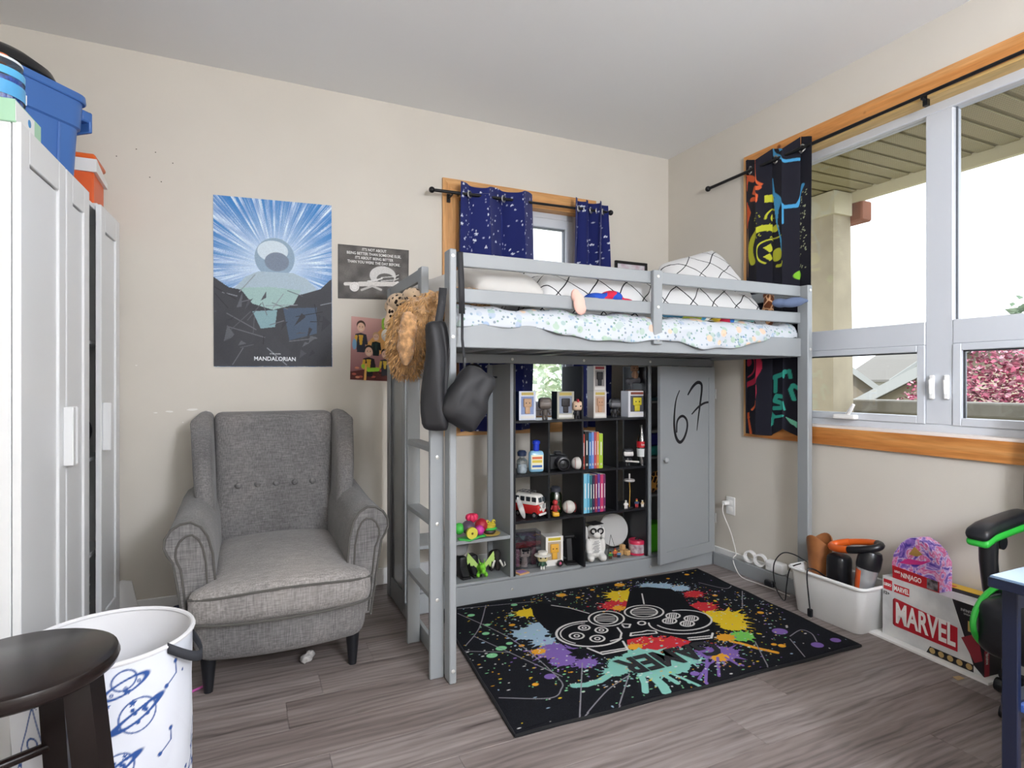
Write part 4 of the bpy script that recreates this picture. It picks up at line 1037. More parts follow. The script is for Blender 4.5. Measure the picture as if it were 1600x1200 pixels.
# ================================================================== POSTERS
def poster(name, label, corners, canvas, wr=.0015, seed=0):
    """corners: photo pixels TL, TR, BR, BL on the back wall"""
    P = [onY(x, y, YB - .004) for x, y in corners]; c = (P[0] + P[2]) / 2
    t = thing(name, label, 'poster', (c.x, YB, c.z))
    rs = np.random.RandomState(seed); ph = rs.rand(8) * 6
    def pos(U, V):
        a, b = U / canvas.w, V / canvas.h
        X = (1 - a) * (1 - b) * P[3].x + a * (1 - b) * P[2].x + a * b * P[1].x + (1 - a) * b * P[0].x
        Z = (1 - a) * (1 - b) * P[3].z + a * (1 - b) * P[2].z + a * b * P[1].z + (1 - a) * b * P[0].z
        w = np.abs(np.sin(a * 5 + b * 7 + ph[0])) + np.abs(np.sin(a * 9 - b * 6 + ph[1])) * .6 + np.abs(np.sin(a * 3 - b * 13 + ph[2])) * .5
        return X - c.x, -(.002 + wr * w * (1.15 - b)), Z - c.z
    o = link(bpy.data.objects.new('sheet', canvas.mesh('sheet', pos, mat_vcol(.5, 0, 1, .25))), t)
    return t, c, P
# big blue starburst poster
pc = Canvas(.58, .88, 230, 340, '#5b9fd0'); rs = np.random.RandomState(9)
x, y = pc.U - .29, pc.V - .53; th = np.arctan2(y, x); rr = np.hypot(x, y)
tab = rs.rand(720); fine = tab[((th + math.pi) / (2 * math.pi) * 719).astype(int)]; tab2 = rs.rand(160); coarse = tab2[((th + math.pi) / (2 * math.pi) * 159).astype(int)]
rad = np.sin(rr * 38 + coarse * 20) * .5 + .5
w = np.clip((fine * .6 + coarse * .7 - .45) * 1.4 * (0.35 + .65 * rad), 0, 1) * np.clip(rr * 5, .3, 1)
glow = np.exp(-(rr / .2) ** 2)
A_ = np.array(lin('#2f7fc2')); B_ = np.array(lin('#e6f4fb')); C_ = np.array(lin('#6a88c8'))
base = A_ * (1 - coarse[..., None] * .5) + C_ * coarse[..., None] * .5
pc.C = base * (1 - w[..., None]) + B_ * w[..., None]; pc.C = pc.C * (1 - .75 * glow[..., None]) + B_ * .75 * glow[..., None]
# generic stand-in: a pale rounded boulder over dark crumpled hills
pc.ell(.29, .575, .098, .105, '#8fa6bb'); pc.ell(.28, .61, .075, .055, '#cfdde6'); pc.ell(.30, .555, .06, .05, '#7b8798')
pc.poly([(.09, .40), (.15, .47), (.21, .50), (.38, .50), (.45, .47), (.50, .42), (.5, .3), (.09, .3)], '#a9bcc8')
pc.poly([(0, .46), (.07, .41), (.13, .40), (.22, .37), (.34, .36), (.46, .40), (.52, .42), (.58, .48), (.58, 0), (0, 0)], '#3c3d42')
pc.poly([(.12, .41), (.27, .42), (.42, .41), (.38, .33), (.28, .30), (.18, .33)], '#9fbdb9')
pc.poly([(.18, .29), (.30, .30), (.29, .21), (.22, .20)], '#86a7ad'); pc.poly([(.33, .31), (.50, .32), (.5, .18), (.36, .14)], '#46566a')
for k in range(26):
    a = rs.rand(); b = rs.rand() * .40; L = .05 + rs.rand() * .16; an = rs.rand() * 3.1
    pc.stroke([(a * .58, b), (a * .58 + L * math.cos(an), b + L * math.sin(an) * .6)], .004, ['#6d6f74', '#8d9298', '#26272b', '#57595e'][rs.randint(4)])
for k in range(20):
    a = rs.rand() * .5 + .04; b = rs.rand() * .35; pc.poly([(a, b), (a + .05 * rs.rand() + .01, b + .06 * rs.rand()), (a + .04 * rs.rand(), b + .09 * rs.rand())], ['#4d4e53', '#33343a', '#5d6065'][rs.randint(3)])
pc.grain(.10, rs)
pt, c, P = poster('poster', 'large blue starburst poster with dark crumpled lower half', [(333, 304), (518, 321), (519, 573), (334, 573)], pc, .003, 1)
TW = M('#dfe3e6', rough=.5)
q = onY(430, 561, YB - .012); lettering(pt, 'MANDALORIAN', .030, TW, face_mY(q.x - c.x, -.012, q.z - c.z), .0006, .95)
q = onY(430, 553, YB - .012); lettering(pt, 'STAR WARS', .010, TW, face_mY(q.x - c.x, -.012, q.z - c.z), 0, 1.0)
# grey motto poster
pc = Canvas(.40, .295, 170, 126, '#57534f'); rs = np.random.RandomState(2)
n = rs.rand(10, 12); n = np.kron(n, np.ones((13, 15)))[:126, :170]; k = np.ones(9) / 9
for ax in (0, 1):
    for _ in range(2): n = np.apply_along_axis(lambda m: np.convolve(m, k, mode='same'), ax, n)
pc.C *= (0.55 + 1.1 * n[..., None])
pc.ell(.25, .135, .075, .055, '#c9c6c2'); pc.rect(.19, .33, .078, .10, '#57534f'); pc.ell(.265, .12, .05, .03, '#5e5b57'); pc.stroke([(.165, .10), (.20, .105), (.245, .12)], .008, '#d5d2ce')
for yy in (.125, .105, .085): pc.stroke([(.24, yy), (.32, yy + .01), (.34, yy + .02)], .004, '#d8d5d0')
pc.stroke([(.04, .08), (.12, .084), (.30, .094)], .018, '#d4d0cb'); pc.stroke([(.12, .083), (.33, .092)], .026, '#cfcac4'); pc.ell(.335, .092, .012, .016, '#e0dcd8')
pc.ell(.09, .066, .026, .026, '#e3dfdb'); pc.ell(.09, .066, .02, .02, '#c8c3be', ring=.003); pc.stroke([(.13, .05), (.19, .075), (.24, .055)], .012, '#b8b3ae')
pc.grain(.15, rs)
pt, c, P = poster('poster', 'small grey baseball motto poster with white lettering', [(528, 381), (639, 391), (638, 469), (528, 466)], pc, .0012, 2)
for i, s_ in enumerate(("IT'S NOT ABOUT", 'BEING BETTER THAN SOMEONE ELSE,', "IT'S ABOUT BEING BETTER", 'THAN YOU WERE THE DAY BEFORE.')):
    q = onY(585, 391.5 + i * 6.6, YB - .008); lettering(pt, s_, .0215, M('#eceae6', rough=.6), face_mY(q.x - c.x, -.007, q.z - c.z), .0002, .84)
# colourful cartoon family poster
pc = Canvas(.225, .355, 110, 172, '#c98c7c'); rs = np.random.RandomState(5); rg = random.Random(2)
g = pc.V / pc.h; pc.C = np.array(lin('#7a4a52')) * (1 - g[..., None]) + np.array(lin('#d8a8a0')) * g[..., None]
pc.poly([(.08, .2), (.22, .355), (.225, .2), (.16, .15)], '#e8b06a'); pc.poly([(0, .0), (.225, 0), (.225, .05), (.12, .07), (0, .045)], '#5a2c28')
for k in range(30): pc.ell(rg.random() * .225, rg.random() * .09, .012, .006, rg.choice(('#b4584a', '#3a1f1f', '#d88a6a')))
def fig(x, z, s, hair, suit, trim):
    pc.poly([(x - .6 * s, z - 2.2 * s), (x - .75 * s, z - 1.0 * s), (x, z - .8 * s), (x + .75 * s, z - 1.0 * s), (x + .6 * s, z - 2.2 * s), (x + .5 * s, z - 3.4 * s), (x - .5 * s, z - 3.4 * s)], suit)
    pc.poly([(x - .3 * s, z - 1.1 * s), (x + .3 * s, z - 1.1 * s), (x + .15 * s, z - 2.4 * s), (x - .15 * s, z - 2.4 * s)], trim); pc.stroke([(x - .6 * s, z - 1.3 * s), (x - .75 * s, z - 2.2 * s)], .35 * s, trim); pc.stroke([(x + .6 * s, z - 1.3 * s), (x + .75 * s, z - 2.2 * s)], .35 * s, suit)
    pc.ell(x, z + .25 * s, .58 * s, .62 * s, hair); pc.ell(x, z - .05 * s, .5 * s, .62 * s, '#e8c0a6'); pc.ell(x - .2 * s, z + .02 * s, .06 * s, .06 * s, '#3a2a26'); pc.ell(x + .2 * s, z + .02 * s, .06 * s, .06 * s, '#3a2a26'); pc.stroke([(x - .18 * s, z - .35 * s), (x + .18 * s, z - .35 * s)], .06 * s, '#f4ece8')
fig(.055, .30, .042, '#4a352c', '#2c2f3a', '#d8a83c'); fig(.14, .25, .032, '#d0a880', '#1d2a28', '#2c3f3a'); fig(.10, .165, .042, '#2e2624', '#2a2326', '#e0b040'); fig(.19, .155, .036, '#241f22', '#2e3038', '#d8b848')
pc.stroke([(.07, .08), (.10, .06), (.15, .065)], .022, '#9ccf3c'); pc.stroke([(.085, .09), (.08, .0)], .012, '#e8b060'); pc.ell(.02, .20, .012, .03, '#7fa8c8')
pt, c, P = poster('poster', 'small warm-toned cartoon family poster beside the bed end', [(549, 494), (611, 500), (611, 596), (547, 593)], pc, .001, 3)
# white board leaning by the wardrobe
pb = MB().prism([(-.10, 0), (.005, 0), (-.035, .20), (-.075, .21), (-.10, .20)], lambda a, b, d: (a, d - b * .03, b), -.03, -.022)
solo('foam_board', pb, M('#f1f0ee', rough=.7), 'white foam board offcut leaning on the wall beside the wardrobe', 'board', (-.455, YB - .006 - .0, .0), smooth=False)

# ================================================================== CURTAIN RODS AND CURTAINS
RODM = M('#141417', rough=.35, metal=.3)
def rod(name, label, a, b, wall_dir, brackets):
    a, b = Vector(a), Vector(b); t = thing(name, label, 'curtain rod', a); d = (b - a).normalized(); L = (b - a).length
    part(t, 'pole', MB().tube([Vector((0, 0, 0)), d * L * .45, d * L * .45, d * L], [.0095, .0095, .008, .008], 12), RODM)
    for q, sg in ((Vector((0, 0, 0)), -1), (d * L, 1)): part(t, 'finial', MB().ell(q + d * sg * .016, .018, 16, 10), RODM)
    for f in brackets:
        q = d * L * f; w = Vector(wall_dir)
        part(t, 'bracket', MB().tube([q + Vector((0, 0, -.012)), q + Vector((0, 0, -.014)) + w * .5, q + Vector((0, 0, -.014)) + w], .006, 8).obox(*(q + w * .97 + Vector((0, 0, -.014))), .02, .02, .05), RODM)
    return t
r1 = rod('curtain_rod', 'black curtain rod over the small window', onY(679, 297, 3.225), onY(951, 332, 3.225), (0, .077, 0), (.09, .92))
r2 = rod('curtain_rod', 'long black curtain rod over the large window', onX(1109, 294, 2.735), onX(1109, 294, 2.735) + Vector((0, -2.35, .03)), (.035, 0, 0), (.13, .55, .95))
NAVY = '#141f62'
def star_curtain(name, label, x0, x1, ztop, zbot, folds, seed, flare=0.0):
    W_ = (x1 - x0) * 1.3; H_ = ztop - zbot
    cv = Canvas(W_, H_, 150, 300, NAVY); rg = random.Random(seed)
    for k in range(int(W_ * H_ * 470)):
        r = rg.choice((.003, .0035, .004, .005, .007)); x, y = rg.random() * W_, rg.random() * H_
        (star(cv, x, y, r * 1.5, '#dfe4f0') if r > .004 else cv.ell(x, y, r, r, '#cfd6ea'))
    t = thing(name, label, 'curtain', ((x0 + x1) / 2, 3.225, zbot), group='navy star curtains'); xc = (x0 + x1) / 2
    def pos(U, V):
        a, b = U / W_, V / H_; amp = .036 + .006 * (1 - b)
        ph = a * folds * 2 * math.pi + .5 * np.sin(b * 3 + seed)
        X = x0 + (x1 - x0) * a + .010 * np.sin(ph * 2) + flare * (1 - b) * (a - .5)
        return X - xc, amp * np.sin(ph) + .012 * np.sin(a * 9 + b * 4), V + .012 * np.sin(ph + 1) * (b > .97)
    o = link(bpy.data.objects.new('cloth', cv.mesh('cloth', pos, mat_vcol(.75, .1, 500, .3, .2))), t)
    o.modifiers.new('thick', 'SOLIDIFY').thickness = .0025
    for k in range(int(folds * 2)):
        a = (k + .5) / (folds * 2); xx = x0 + (x1 - x0) * a - xc
        yy = .036 * math.sin(a * folds * 2 * math.pi + .5 * math.sin(3 + seed))
        zz = r1.location.z - zbot + (x0 + (x1 - x0) * a - r1.location.x) * .012
        part(t, 'grommet', MB().tube([(xx + .017 * math.cos(q * math.pi / 8) * .9, -.004 + .012 * math.cos(q * math.pi / 8), zz + .019 * math.sin(q * math.pi / 8)) for q in range(16)], .0045, 6, closed=True), M('#d6d6d8', metal=.8, rough=.25))
    return t
a, b = onY(720, 292, 3.225), onY(834, 305, 3.225)
star_curtain('curtain', 'wide navy star curtain on the left of the small window', a.x, b.x, 2.325, .86, 2.2, 3)
a, b = onY(899, 322, 3.225), onY(948, 322, 3.225)
star_curtain('curtain', 'narrow bunched navy star curtain at the right of the small window', a.x, b.x, 2.335, .86, 2.6, 7)

# gaming curtain at the far end of the large window
CYa, CYb, CZ0, CZ1 = 2.595, 2.12, .845, 2.475
cv = Canvas(CYa - CYb, CZ1 - CZ0, 170, 560, '#1d1d29'); rg = random.Random(8)
def g4(X, Y): p = onX(1150 + X / 5, 220 + Y / 5  , 2.738); return (CYa - p.y, p.z - CZ0)
def g5(X, Y): p = onX(1150 + X / 7.5, 540 + Y / 7.5  , 2.738); return (CYa - p.y, p.z - CZ0)
gp = lambda g, pts, col: cv.poly([g(*p) for p in pts], col)
gs = lambda g, pts, w, col: cv.stroke([g(*p) for p in pts], w, col)
def garc(g, cx, cy, rx, ry, a0, a1, w, col, n=24): gs(g, [(cx + rx * math.cos(math.radians(a0 + (a1 - a0) * i / n)), cy + ry * math.sin(math.radians(a0 + (a1 - a0) * i / n))) for i in range(n + 1)], w, col)
OR_, YE_, BL_, RE_, TE_ = '#e8693c', '#cfd23c', '#4fa8dc', '#c8304f', '#3fb8a4'
gp(g4, [(70, 250), (110, 300), (90, 330), (70, 380), (62, 400), (62, 300)], OR_); gs(g4, [(70, 260), (140, 310)], .03, OR_)
gs(g4, [(165, 130), (165, 220), (180, 310), (210, 340)], .014, OR_)
gs(g4, [(200, 365), (150, 375), (140, 410), (185, 430), (180, 465), (125, 460)], .024, OR_)
gp(g4, [(62, 480), (100, 500), (118, 560), (100, 620), (75, 660), (62, 690)], OR_)
gp(g4, [(222, 430), (300, 410), (300, 475), (222, 485)], YE_); garc(g4, 285, 610, 60, 80, 180, 300, .008, YE_); 
for X, Y in ((268, 600), (262, 680), (314, 682)): x, y = g4(X, Y); cv.ell(x, y, .018, .020, YE_)
garc(g4, 240, 860, 130, 180, 150, 290, .034, YE_); garc(g4, 262, 870, 80, 100, 120, 290, .008, YE_); garc(g4, 300, 700, 80, 60, 40, 120, .006, YE_)
gp(g4, [(215, 835), (245, 805), (268, 850), (240, 875)], YE_); gp(g4, [(215, 905), (240, 880), (262, 920), (240, 940)], YE_); x, y = g4(322, 890); cv.ell(x, y, .034, .036, YE_); garc(g4, 330, 930, 50, 48, 20, 100, .016, YE_)
for k in range(40): x, y = g4(rg.uniform(140, 300), rg.uniform(560, 760)); cv.ell(x, y, .003, .003, YE_)
gs(g4, [(285, 55), (300, 100), (350, 140), (410, 155), (470, 145)], .016, BL_); gp(g4, [(325, 45), (385, 40), (390, 70), (340, 80)], BL_)
gs(g4, [(285, 300), (300, 410), (340, 460), (400, 515), (455, 510), (490, 430), (525, 340)], .020, BL_); gp(g4, [(300, 440), (360, 480), (335, 540), (325, 640), (345, 740), (372, 780), (366, 870), (352, 860), (340, 760), (318, 640)], BL_); gs(g4, [(392, 500), (393, 640)], .016, BL_)
x, y = g4(475, 1050); cv.ell(x, y, .030, .024, '#8fd43c')
for k in range(60): x, y = g4(rg.uniform(490, 550), rg.uniform(380, 1000)); cv.ell(x, y, .003, .003, '#d6dcb0')
garc(g5, 100, 230, 195, 230, -40, 78, .030, RE_); garc(g5, 110, 230, 110, 150, -60, 70, .008, RE_); x, y = g5(155, 195); cv.ell(x, y, .02, .025, RE_); gs(g5, [(265, 470), (270, 550), (250, 610)], .012, RE_); gp(g5, [(135, 500), (200, 450), (260, 430), (320, 270), (300, 250), (240, 380), (140, 480)], RE_)
gs(g5, [(240, 650), (230, 700), (190, 750)], .012, OR_); gp(g5, [(138, 790), (165, 780), (170, 850), (138, 860)], OR_); gs(g5, [(155, 850), (175, 1000), (178, 1035)], .014, OR_)
gs(g5, [(445, 375), (605, 310)], .026, TE_); gs(g5, [(465, 380), (465, 540)], .022, TE_); gp(g5, [(520, 350), (605, 300), (600, 390), (560, 380)], TE_); gs(g5, [(632, 290), (640, 380)], .012, TE_)
gs(g5, [(550, 610), (480, 595), (455, 650), (530, 690), (535, 750), (450, 740)], .024, TE_); gp(g5, [(430, 780), (470, 830), (600, 850), (590, 875), (460, 870), (450, 945), (385, 945), (390, 850)], TE_)
gs(g5, [(655, 460), (640, 520), (660, 640)], .014, TE_); gs(g5, [(655, 470), (740, 560)], .018, TE_); gp(g5, [(610, 860), (680, 910), (680, 985), (640, 940)], '#7fd4b4'); gp(g5, [(710, 930), (740, 900), (740, 965), (705, 955)], '#7fd4b4'); gs(g5, [(580, 680), (600, 770)], .014, TE_)
gc = thing('curtain', 'black gaming curtain with neon paint splashes at the large window', 'curtain', (2.738, 2.32, CZ0))
def gpos(U, V):
    a, b = U / cv.w, V / cv.h; ph = a * 2.6 * 2 * math.pi + .9
    yy = CYa - U - .012 * np.sin(ph * 2) + .04 * (1 - b) * (a - .6) * 0
    return .017 * np.sin(ph) * (.8 + .2 * b) - .004 * np.sin(b * 7 + a * 4), yy - 2.32, V + .05 * np.exp(-((a - .62) / .12) ** 2) * np.exp(-b * 16) + (b > .985) * .02 * np.sin(ph)
o = link(bpy.data.objects.new('cloth', cv.mesh('cloth', gpos, mat_vcol(.7, .1, 500, .3))), gc); o.modifiers.new('thick', 'SOLIDIFY').thickness = .0025
for a in (.12, .5, .86):
    part(gc, 'grommet', MB().tube([(.006 * math.sin(q), CYa - cv.w * a - 2.32 + .018 * math.cos(q * math.pi / 8), r2.location.z - CZ0 + .006 + .02 * math.sin(q * math.pi / 8)) for q in range(16)], .0045, 6, closed=True), M('#a9a7a4', metal=.8, rough=.3))

# ================================================================== BEDDING
def mat_floral():
    m, nt, b = _new('floral_sheet'); L = nt.links; setp(b, .9, 0, .2, 0, .1)
    tc = nt.nodes.new('ShaderNodeTexCoord'); out = None
    prev = None
    for i, (sc_, thr, stops) in enumerate(((46, .27, [(0, '#5f7cab'), (.35, '#6c9878'), (.6, '#76828f'), (.85, '#8fb0c6'), (1, '#4a70a8')]), (22, .34, [(0, '#7fa0c8'), (.4, '#9dbd98'), (.7, '#aeb9c6'), (1, '#7498c6')]), (11, .20, [(0, '#e8b48f'), (.5, '#eec9a2'), (1, '#e3a58a')]))):
        v = nt.nodes.new('ShaderNodeTexVoronoi'); v.inputs['Scale'].default_value = sc_; L.new(tc.outputs['Object'], v.inputs['Vector'])
        r = ramp(nt, stops); L.new(v.outputs['Color'], r.inputs['Fac'])
        lt = nt.nodes.new('ShaderNodeMath'); lt.operation = 'LESS_THAN'; lt.inputs[1].default_value = thr; L.new(v.outputs['Distance'], lt.inputs[0])
        ml = nt.nodes.new('ShaderNodeMath'); ml.operation = 'MULTIPLY'; ml.inputs[1].default_value = (.85, .65, .75)[i]; L.new(lt.outputs[0], ml.inputs[0])
        mx = nt.nodes.new('ShaderNodeMixRGB'); mx.inputs['Color1'].default_value = (*lin('#c3c8ce'), 1)
        if prev: L.new(prev, mx.inputs['Color1'])
        L.new(r.outputs['Color'], mx.inputs['Color2']); L.new(ml.outputs[0], mx.inputs['Fac']); prev = mx.outputs['Color']
    L.new(prev, b.inputs['Base Color']); return m
def mat_lattice():
    m, nt, b = _new('lattice_cotton'); L = nt.links; setp(b, .9, 0, .2, 0, .1)
    tc = nt.nodes.new('ShaderNodeTexCoord'); n = nt.nodes.new('ShaderNodeTexNoise'); n.inputs['Scale'].default_value = 3.5; L.new(tc.outputs['Object'], n.inputs['Vector'])
    sp_ = nt.nodes.new('ShaderNodeSeparateXYZ'); L.new(tc.outputs['Object'], sp_.inputs[0])
    def mth(op, a, bb):
        q = nt.nodes.new('ShaderNodeMath'); q.operation = op
        for i, v in enumerate((a, bb)):
            if isinstance(v, (int, float)): q.inputs[i].default_value = v
            elif v is not None: L.new(v, q.inputs[i])
        return q.outputs[0]
    yz = mth('ADD', mth('MULTIPLY', sp_.outputs['Y'], .7), sp_.outputs['Z']); nn = mth('MULTIPLY', n.outputs['Fac'], .16)
    lines = None
    for sg in (1, -1):
        e = mth('ADD', mth('MULTIPLY', yz, sg * .9), sp_.outputs['X']); e = mth('ADD', e, nn); e = mth('FRACT', mth('MULTIPLY', e, 6.5), None); l = mth('LESS_THAN', e, .05)
        lines = l if lines is None else mth('MAXIMUM', lines, l)
    mx = nt.nodes.new('ShaderNodeMixRGB'); mx.inputs['Color1'].default_value = (*lin('#cfcfce'), 1); mx.inputs['Color2'].default_value = (*lin('#26272a'), 1); L.new(lines, mx.inputs['Fac']); L.new(mx.outputs['Color'], b.inputs['Base Color'])
    return m
FLORAL, LATT = mat_floral(), mat_lattice()
COTTON = M('#cfcdc9', rough=.92, var=.02, scale=6)
def onbed(px, py, Y): return onY(px, py, Y)
solo('mattress', MB().rbox((0, 0, .066), (.955, .465, .063), .03, (8, 6, 3)), M('#e6e6e4', rough=.9), 'white mattress on the loft bed platform', 'mattress', (1.705, 2.642, 1.3225))
# floral sheet: over the mattress, spilling over the front rail in two swags
edge = [(722, 509), (757, 509), (800, 511), (850, 513), (880, 524), (920, 530), (960, 534), (1000, 534), (1040, 531), (1060, 534), (1075, 540), (1095, 545), (1130, 544.5), (1160, 541), (1190, 533), (1210, 528), (1238, 526)]
E3 = [onY(x, y, 2.125) for x, y in edge]
exs = np.array([p.x for p in E3]); ezs = np.array([p.z for p in E3]); exs[0] = .745; exs[-1] = 2.66
nx = 170; X_ = np.linspace(.745, 2.66, nx); vs = []; fs = []; prof = 14
for i, x in enumerate(X_):
    zb = float(np.interp(x, exs, ezs)) + .004 * math.sin(x * 31); over = max(0, min(1, (1.392 - zb) / .03))
    w = .012 * math.sin(x * 17) + .008 * math.sin(x * 41 + 1)
    P_ = [(2.95, 1.4535), (2.6, 1.4535), (2.34, 1.458 + w * .4), (2.24, 1.462 + w), (2.19, 1.458 + w * .6), (2.168 - .014 * over, 1.445), (2.158 - .026 * over, 1.425)]
    yo = 2.128 - .006 * over; zt = 1.405
    for k in range(7):
        t = k / 6; z = zt + (zb - zt) * t if over > 0 else 1.41 + (1.388 - 1.41) * t
        P_.append((2.152 * (1 - over) + (yo + .006 * math.sin(x * 23 + k * .5) * over - .006 * t * over) * over, z))
    for (yy, zz) in P_: vs.append((x - 1.7, yy - 2.6, zz - 1.45))
for i in range(nx - 1):
    for k in range(prof - 1): fs.append((i * prof + k, (i + 1) * prof + k, (i + 1) * prof + k + 1, i * prof + k + 1))
so = solo('bed_sheet', MB().add(vs, fs), FLORAL, 'white floral bed sheet spilling over the front rail of the loft bed', 'sheet', (1.7, 2.6, 1.45), ang=80)
so.modifiers.new('t', 'SOLIDIFY').thickness = .003
# duvet
nx, ny = 120, 46; vs = []; fs = []
bumps = [(1.30, 2.62, .20, .09), (1.55, 2.75, .12, .06), (1.86, 2.38, .13, .05), (2.02, 2.55, .14, .09), (1.15, 2.5, .1, .03)]
for i in range(nx):
    for j in range(ny):
        x = 1.16 + (2.50 - 1.16) * i / (nx - 1); b = j / (ny - 1); y = 2.205 + .80 * b
        e = min(1, (i / (nx - 1)) / .06, (1 - i / (nx - 1)) / .06)
        up = 1 - (1 - min(1, b / .16)) ** 3; dn = 1 - max(0, (b - .86) / .14) ** 3
        h = .185 + .018 * math.sin(x * 9 + 1) + .02 * math.sin(x * 4.1)
        for (bx, by, s_, a) in bumps: h += a * math.exp(-((x - bx) / s_) ** 2 - ((y - by) / s_) ** 2)
        p = Vector((x * 6, y * 6, 2.0)); h += .020 * mnoise.noise(p) + .014 * abs(mnoise.noise(p * 2.2))
        z = 1.4555 + max(.004, h * up * dn * (1 - (1 - max(e, 0)) ** 3))
        bulge = -.018 * math.sin(min(1, b / .16) * math.pi) * (1 + .5 * math.sin(x * 13))
        vs.append((x - 1.78, y + bulge - 2.6, z - 1.455))
for i in range(nx - 1):
    for j in range(ny - 1): fs.append((i * ny + j, (i + 1) * ny + j, (i + 1) * ny + j + 1, i * ny + j + 1))
solo('duvet', MB().add(vs, fs), LATT, 'white duvet with thin black lattice lines heaped on the loft bed', 'duvet', (1.78, 2.6, 1.455), ang=80).modifiers.new('t', 'SOLIDIFY').thickness = .012
def pillow(c, h, rot, m, label, seed=0, grp='pillows on the loft bed'):
    R_ = Matrix.Rotation(rot[2], 3, 'Z') @ Matrix.Rotation(rot[1], 3, 'Y') @ Matrix.Rotation(rot[0], 3, 'X')
    def fn(x, y, z):
        k = (1 - abs(x / h[0]) ** 2.6) * (1 - abs(y / h[1]) ** 2.6); k = max(0, k) ** .45
        nn = mnoise.noise(Vector((x * 9 + seed, y * 9, z * 3))) * .012
        pin = 1 - .06 * (1 - abs(x / h[0]) ** 2) * (1 if abs(y) > h[1] * .7 else 0)
        return (x * pin, y, z * (.12 + .88 * k) + nn)
    return solo('pillow', MB().rbox((0, 0, 0), h, h[2] * .5, (12, 12, 3), fn, R_), m, label, 'pillow', c, ang=80, group=grp)
pillow((.905, 2.72, 1.585), (.16, .29, .09), (.1, -.45, .05), COTTON, 'plain white pillow leaning at the ladder end of the loft bed', 1)
pillow((1.03, 2.37, 1.58), (.17, .15, .08), (.35, .05, .05), M('#cbc8c3', rough=.92), 'crumpled off-white pillow behind the front guard rail', 2)
pillow((2.27, 2.42, 1.69), (.20, .19, .085), (.95, -.28, -.1), LATT, 'white pillow with black lattice lines propped up at the window end', 3)
# blanket with coloured print, tucked along the rail
rg = random.Random(3)
def mat_bands(name, stops):
    m, nt, b = _new(name); setp(b, .9, 0, .2); L = nt.links
    tc = nt.nodes.new('ShaderNodeTexCoord'); sx = nt.nodes.new('ShaderNodeSeparateXYZ'); n = nt.nodes.new('ShaderNodeTexNoise'); n.inputs['Scale'].default_value = 9; L.new(tc.outputs['Object'], n.inputs['Vector'])
    L.new(tc.outputs['Object'], sx.inputs[0]); a = nt.nodes.new('ShaderNodeMath'); a.operation = 'MULTIPLY_ADD'; a.inputs[1].default_value = .22; L.new(n.outputs['Fac'], a.inputs[0]); L.new(sx.outputs['X'], a.inputs[2])
    mr = nt.nodes.new('ShaderNodeMapRange'); mr.inputs['From Min'].default_value = -.18; mr.inputs['From Max'].default_value = .42; L.new(a.outputs[0], mr.inputs['Value'])
    r = ramp(nt, stops); r.color_ramp.interpolation = 'CONSTANT'; L.new(mr.outputs[0], r.inputs['Fac']); L.new(r.outputs['Color'], b.inputs['Base Color']); return m
BLK = mat_bands('bright_print', [(0, '#5fa8cf'), (.14, '#c9d860'), (.30, '#5fb0d8'), (.38, '#e9e6da'), (.46, '#2a2a2c'), (.5, '#e8d34a'), (.6, '#c8304c'), (.7, '#3f78c0'), (.8, '#bfe0da'), (.9, '#8fcfc8')])
a, b = onY(1045, 510, 2.18), onY(1180, 520, 2.18)
L_ = b.x - a.x
blob_solo('blanket', [((-L_ / 2 + L_ * t, .012 * math.sin(t * 9), .035 - .012 * t + .008 * math.sin(t * 14)), (.06, .05, .028 + .008 * math.sin(t * 11))) for t in np.linspace(.05, .95, 13)], BLK, 'brightly coloured printed blanket rolled along the bed rail', 'blanket', ((a.x + b.x) / 2, 2.225, 1.447), voxel=.009, disp=.006, smooth=4)
blob_solo('toy_cushion', [((-.05, 0, .025), (.06, .045, .025)), ((.03, 0, .035), (.055, .05, .03)), ((.10, 0, .015), (.05, .04, .02))], mat_bands('redblue', [(0, '#24489c'), (.3, '#2a50b0'), (.45, '#c32b45'), (.55, '#2a50b0'), (.62, '#c32b45'), (.85, '#2c2c34')]), 'red and blue soft toy half hidden under the duvet', 'soft toy', (onY(945, 462, 2.19).x, 2.185, 1.50), voxel=.007)
pk = onY(905, 474, 2.125)
blob_solo('soft_toy_ear', [((-.012, .012, .035), (.022, .014, .03)), ((0, 0, 0), (.030, .012, .045)), ((.006, -.003, -.022), (.028, .011, .03))], M('#e8b9ab', rough=.95), 'pale pink soft toy ear hanging over the middle rail', 'soft toy', (pk.x, 2.125, pk.z), voxel=.005)
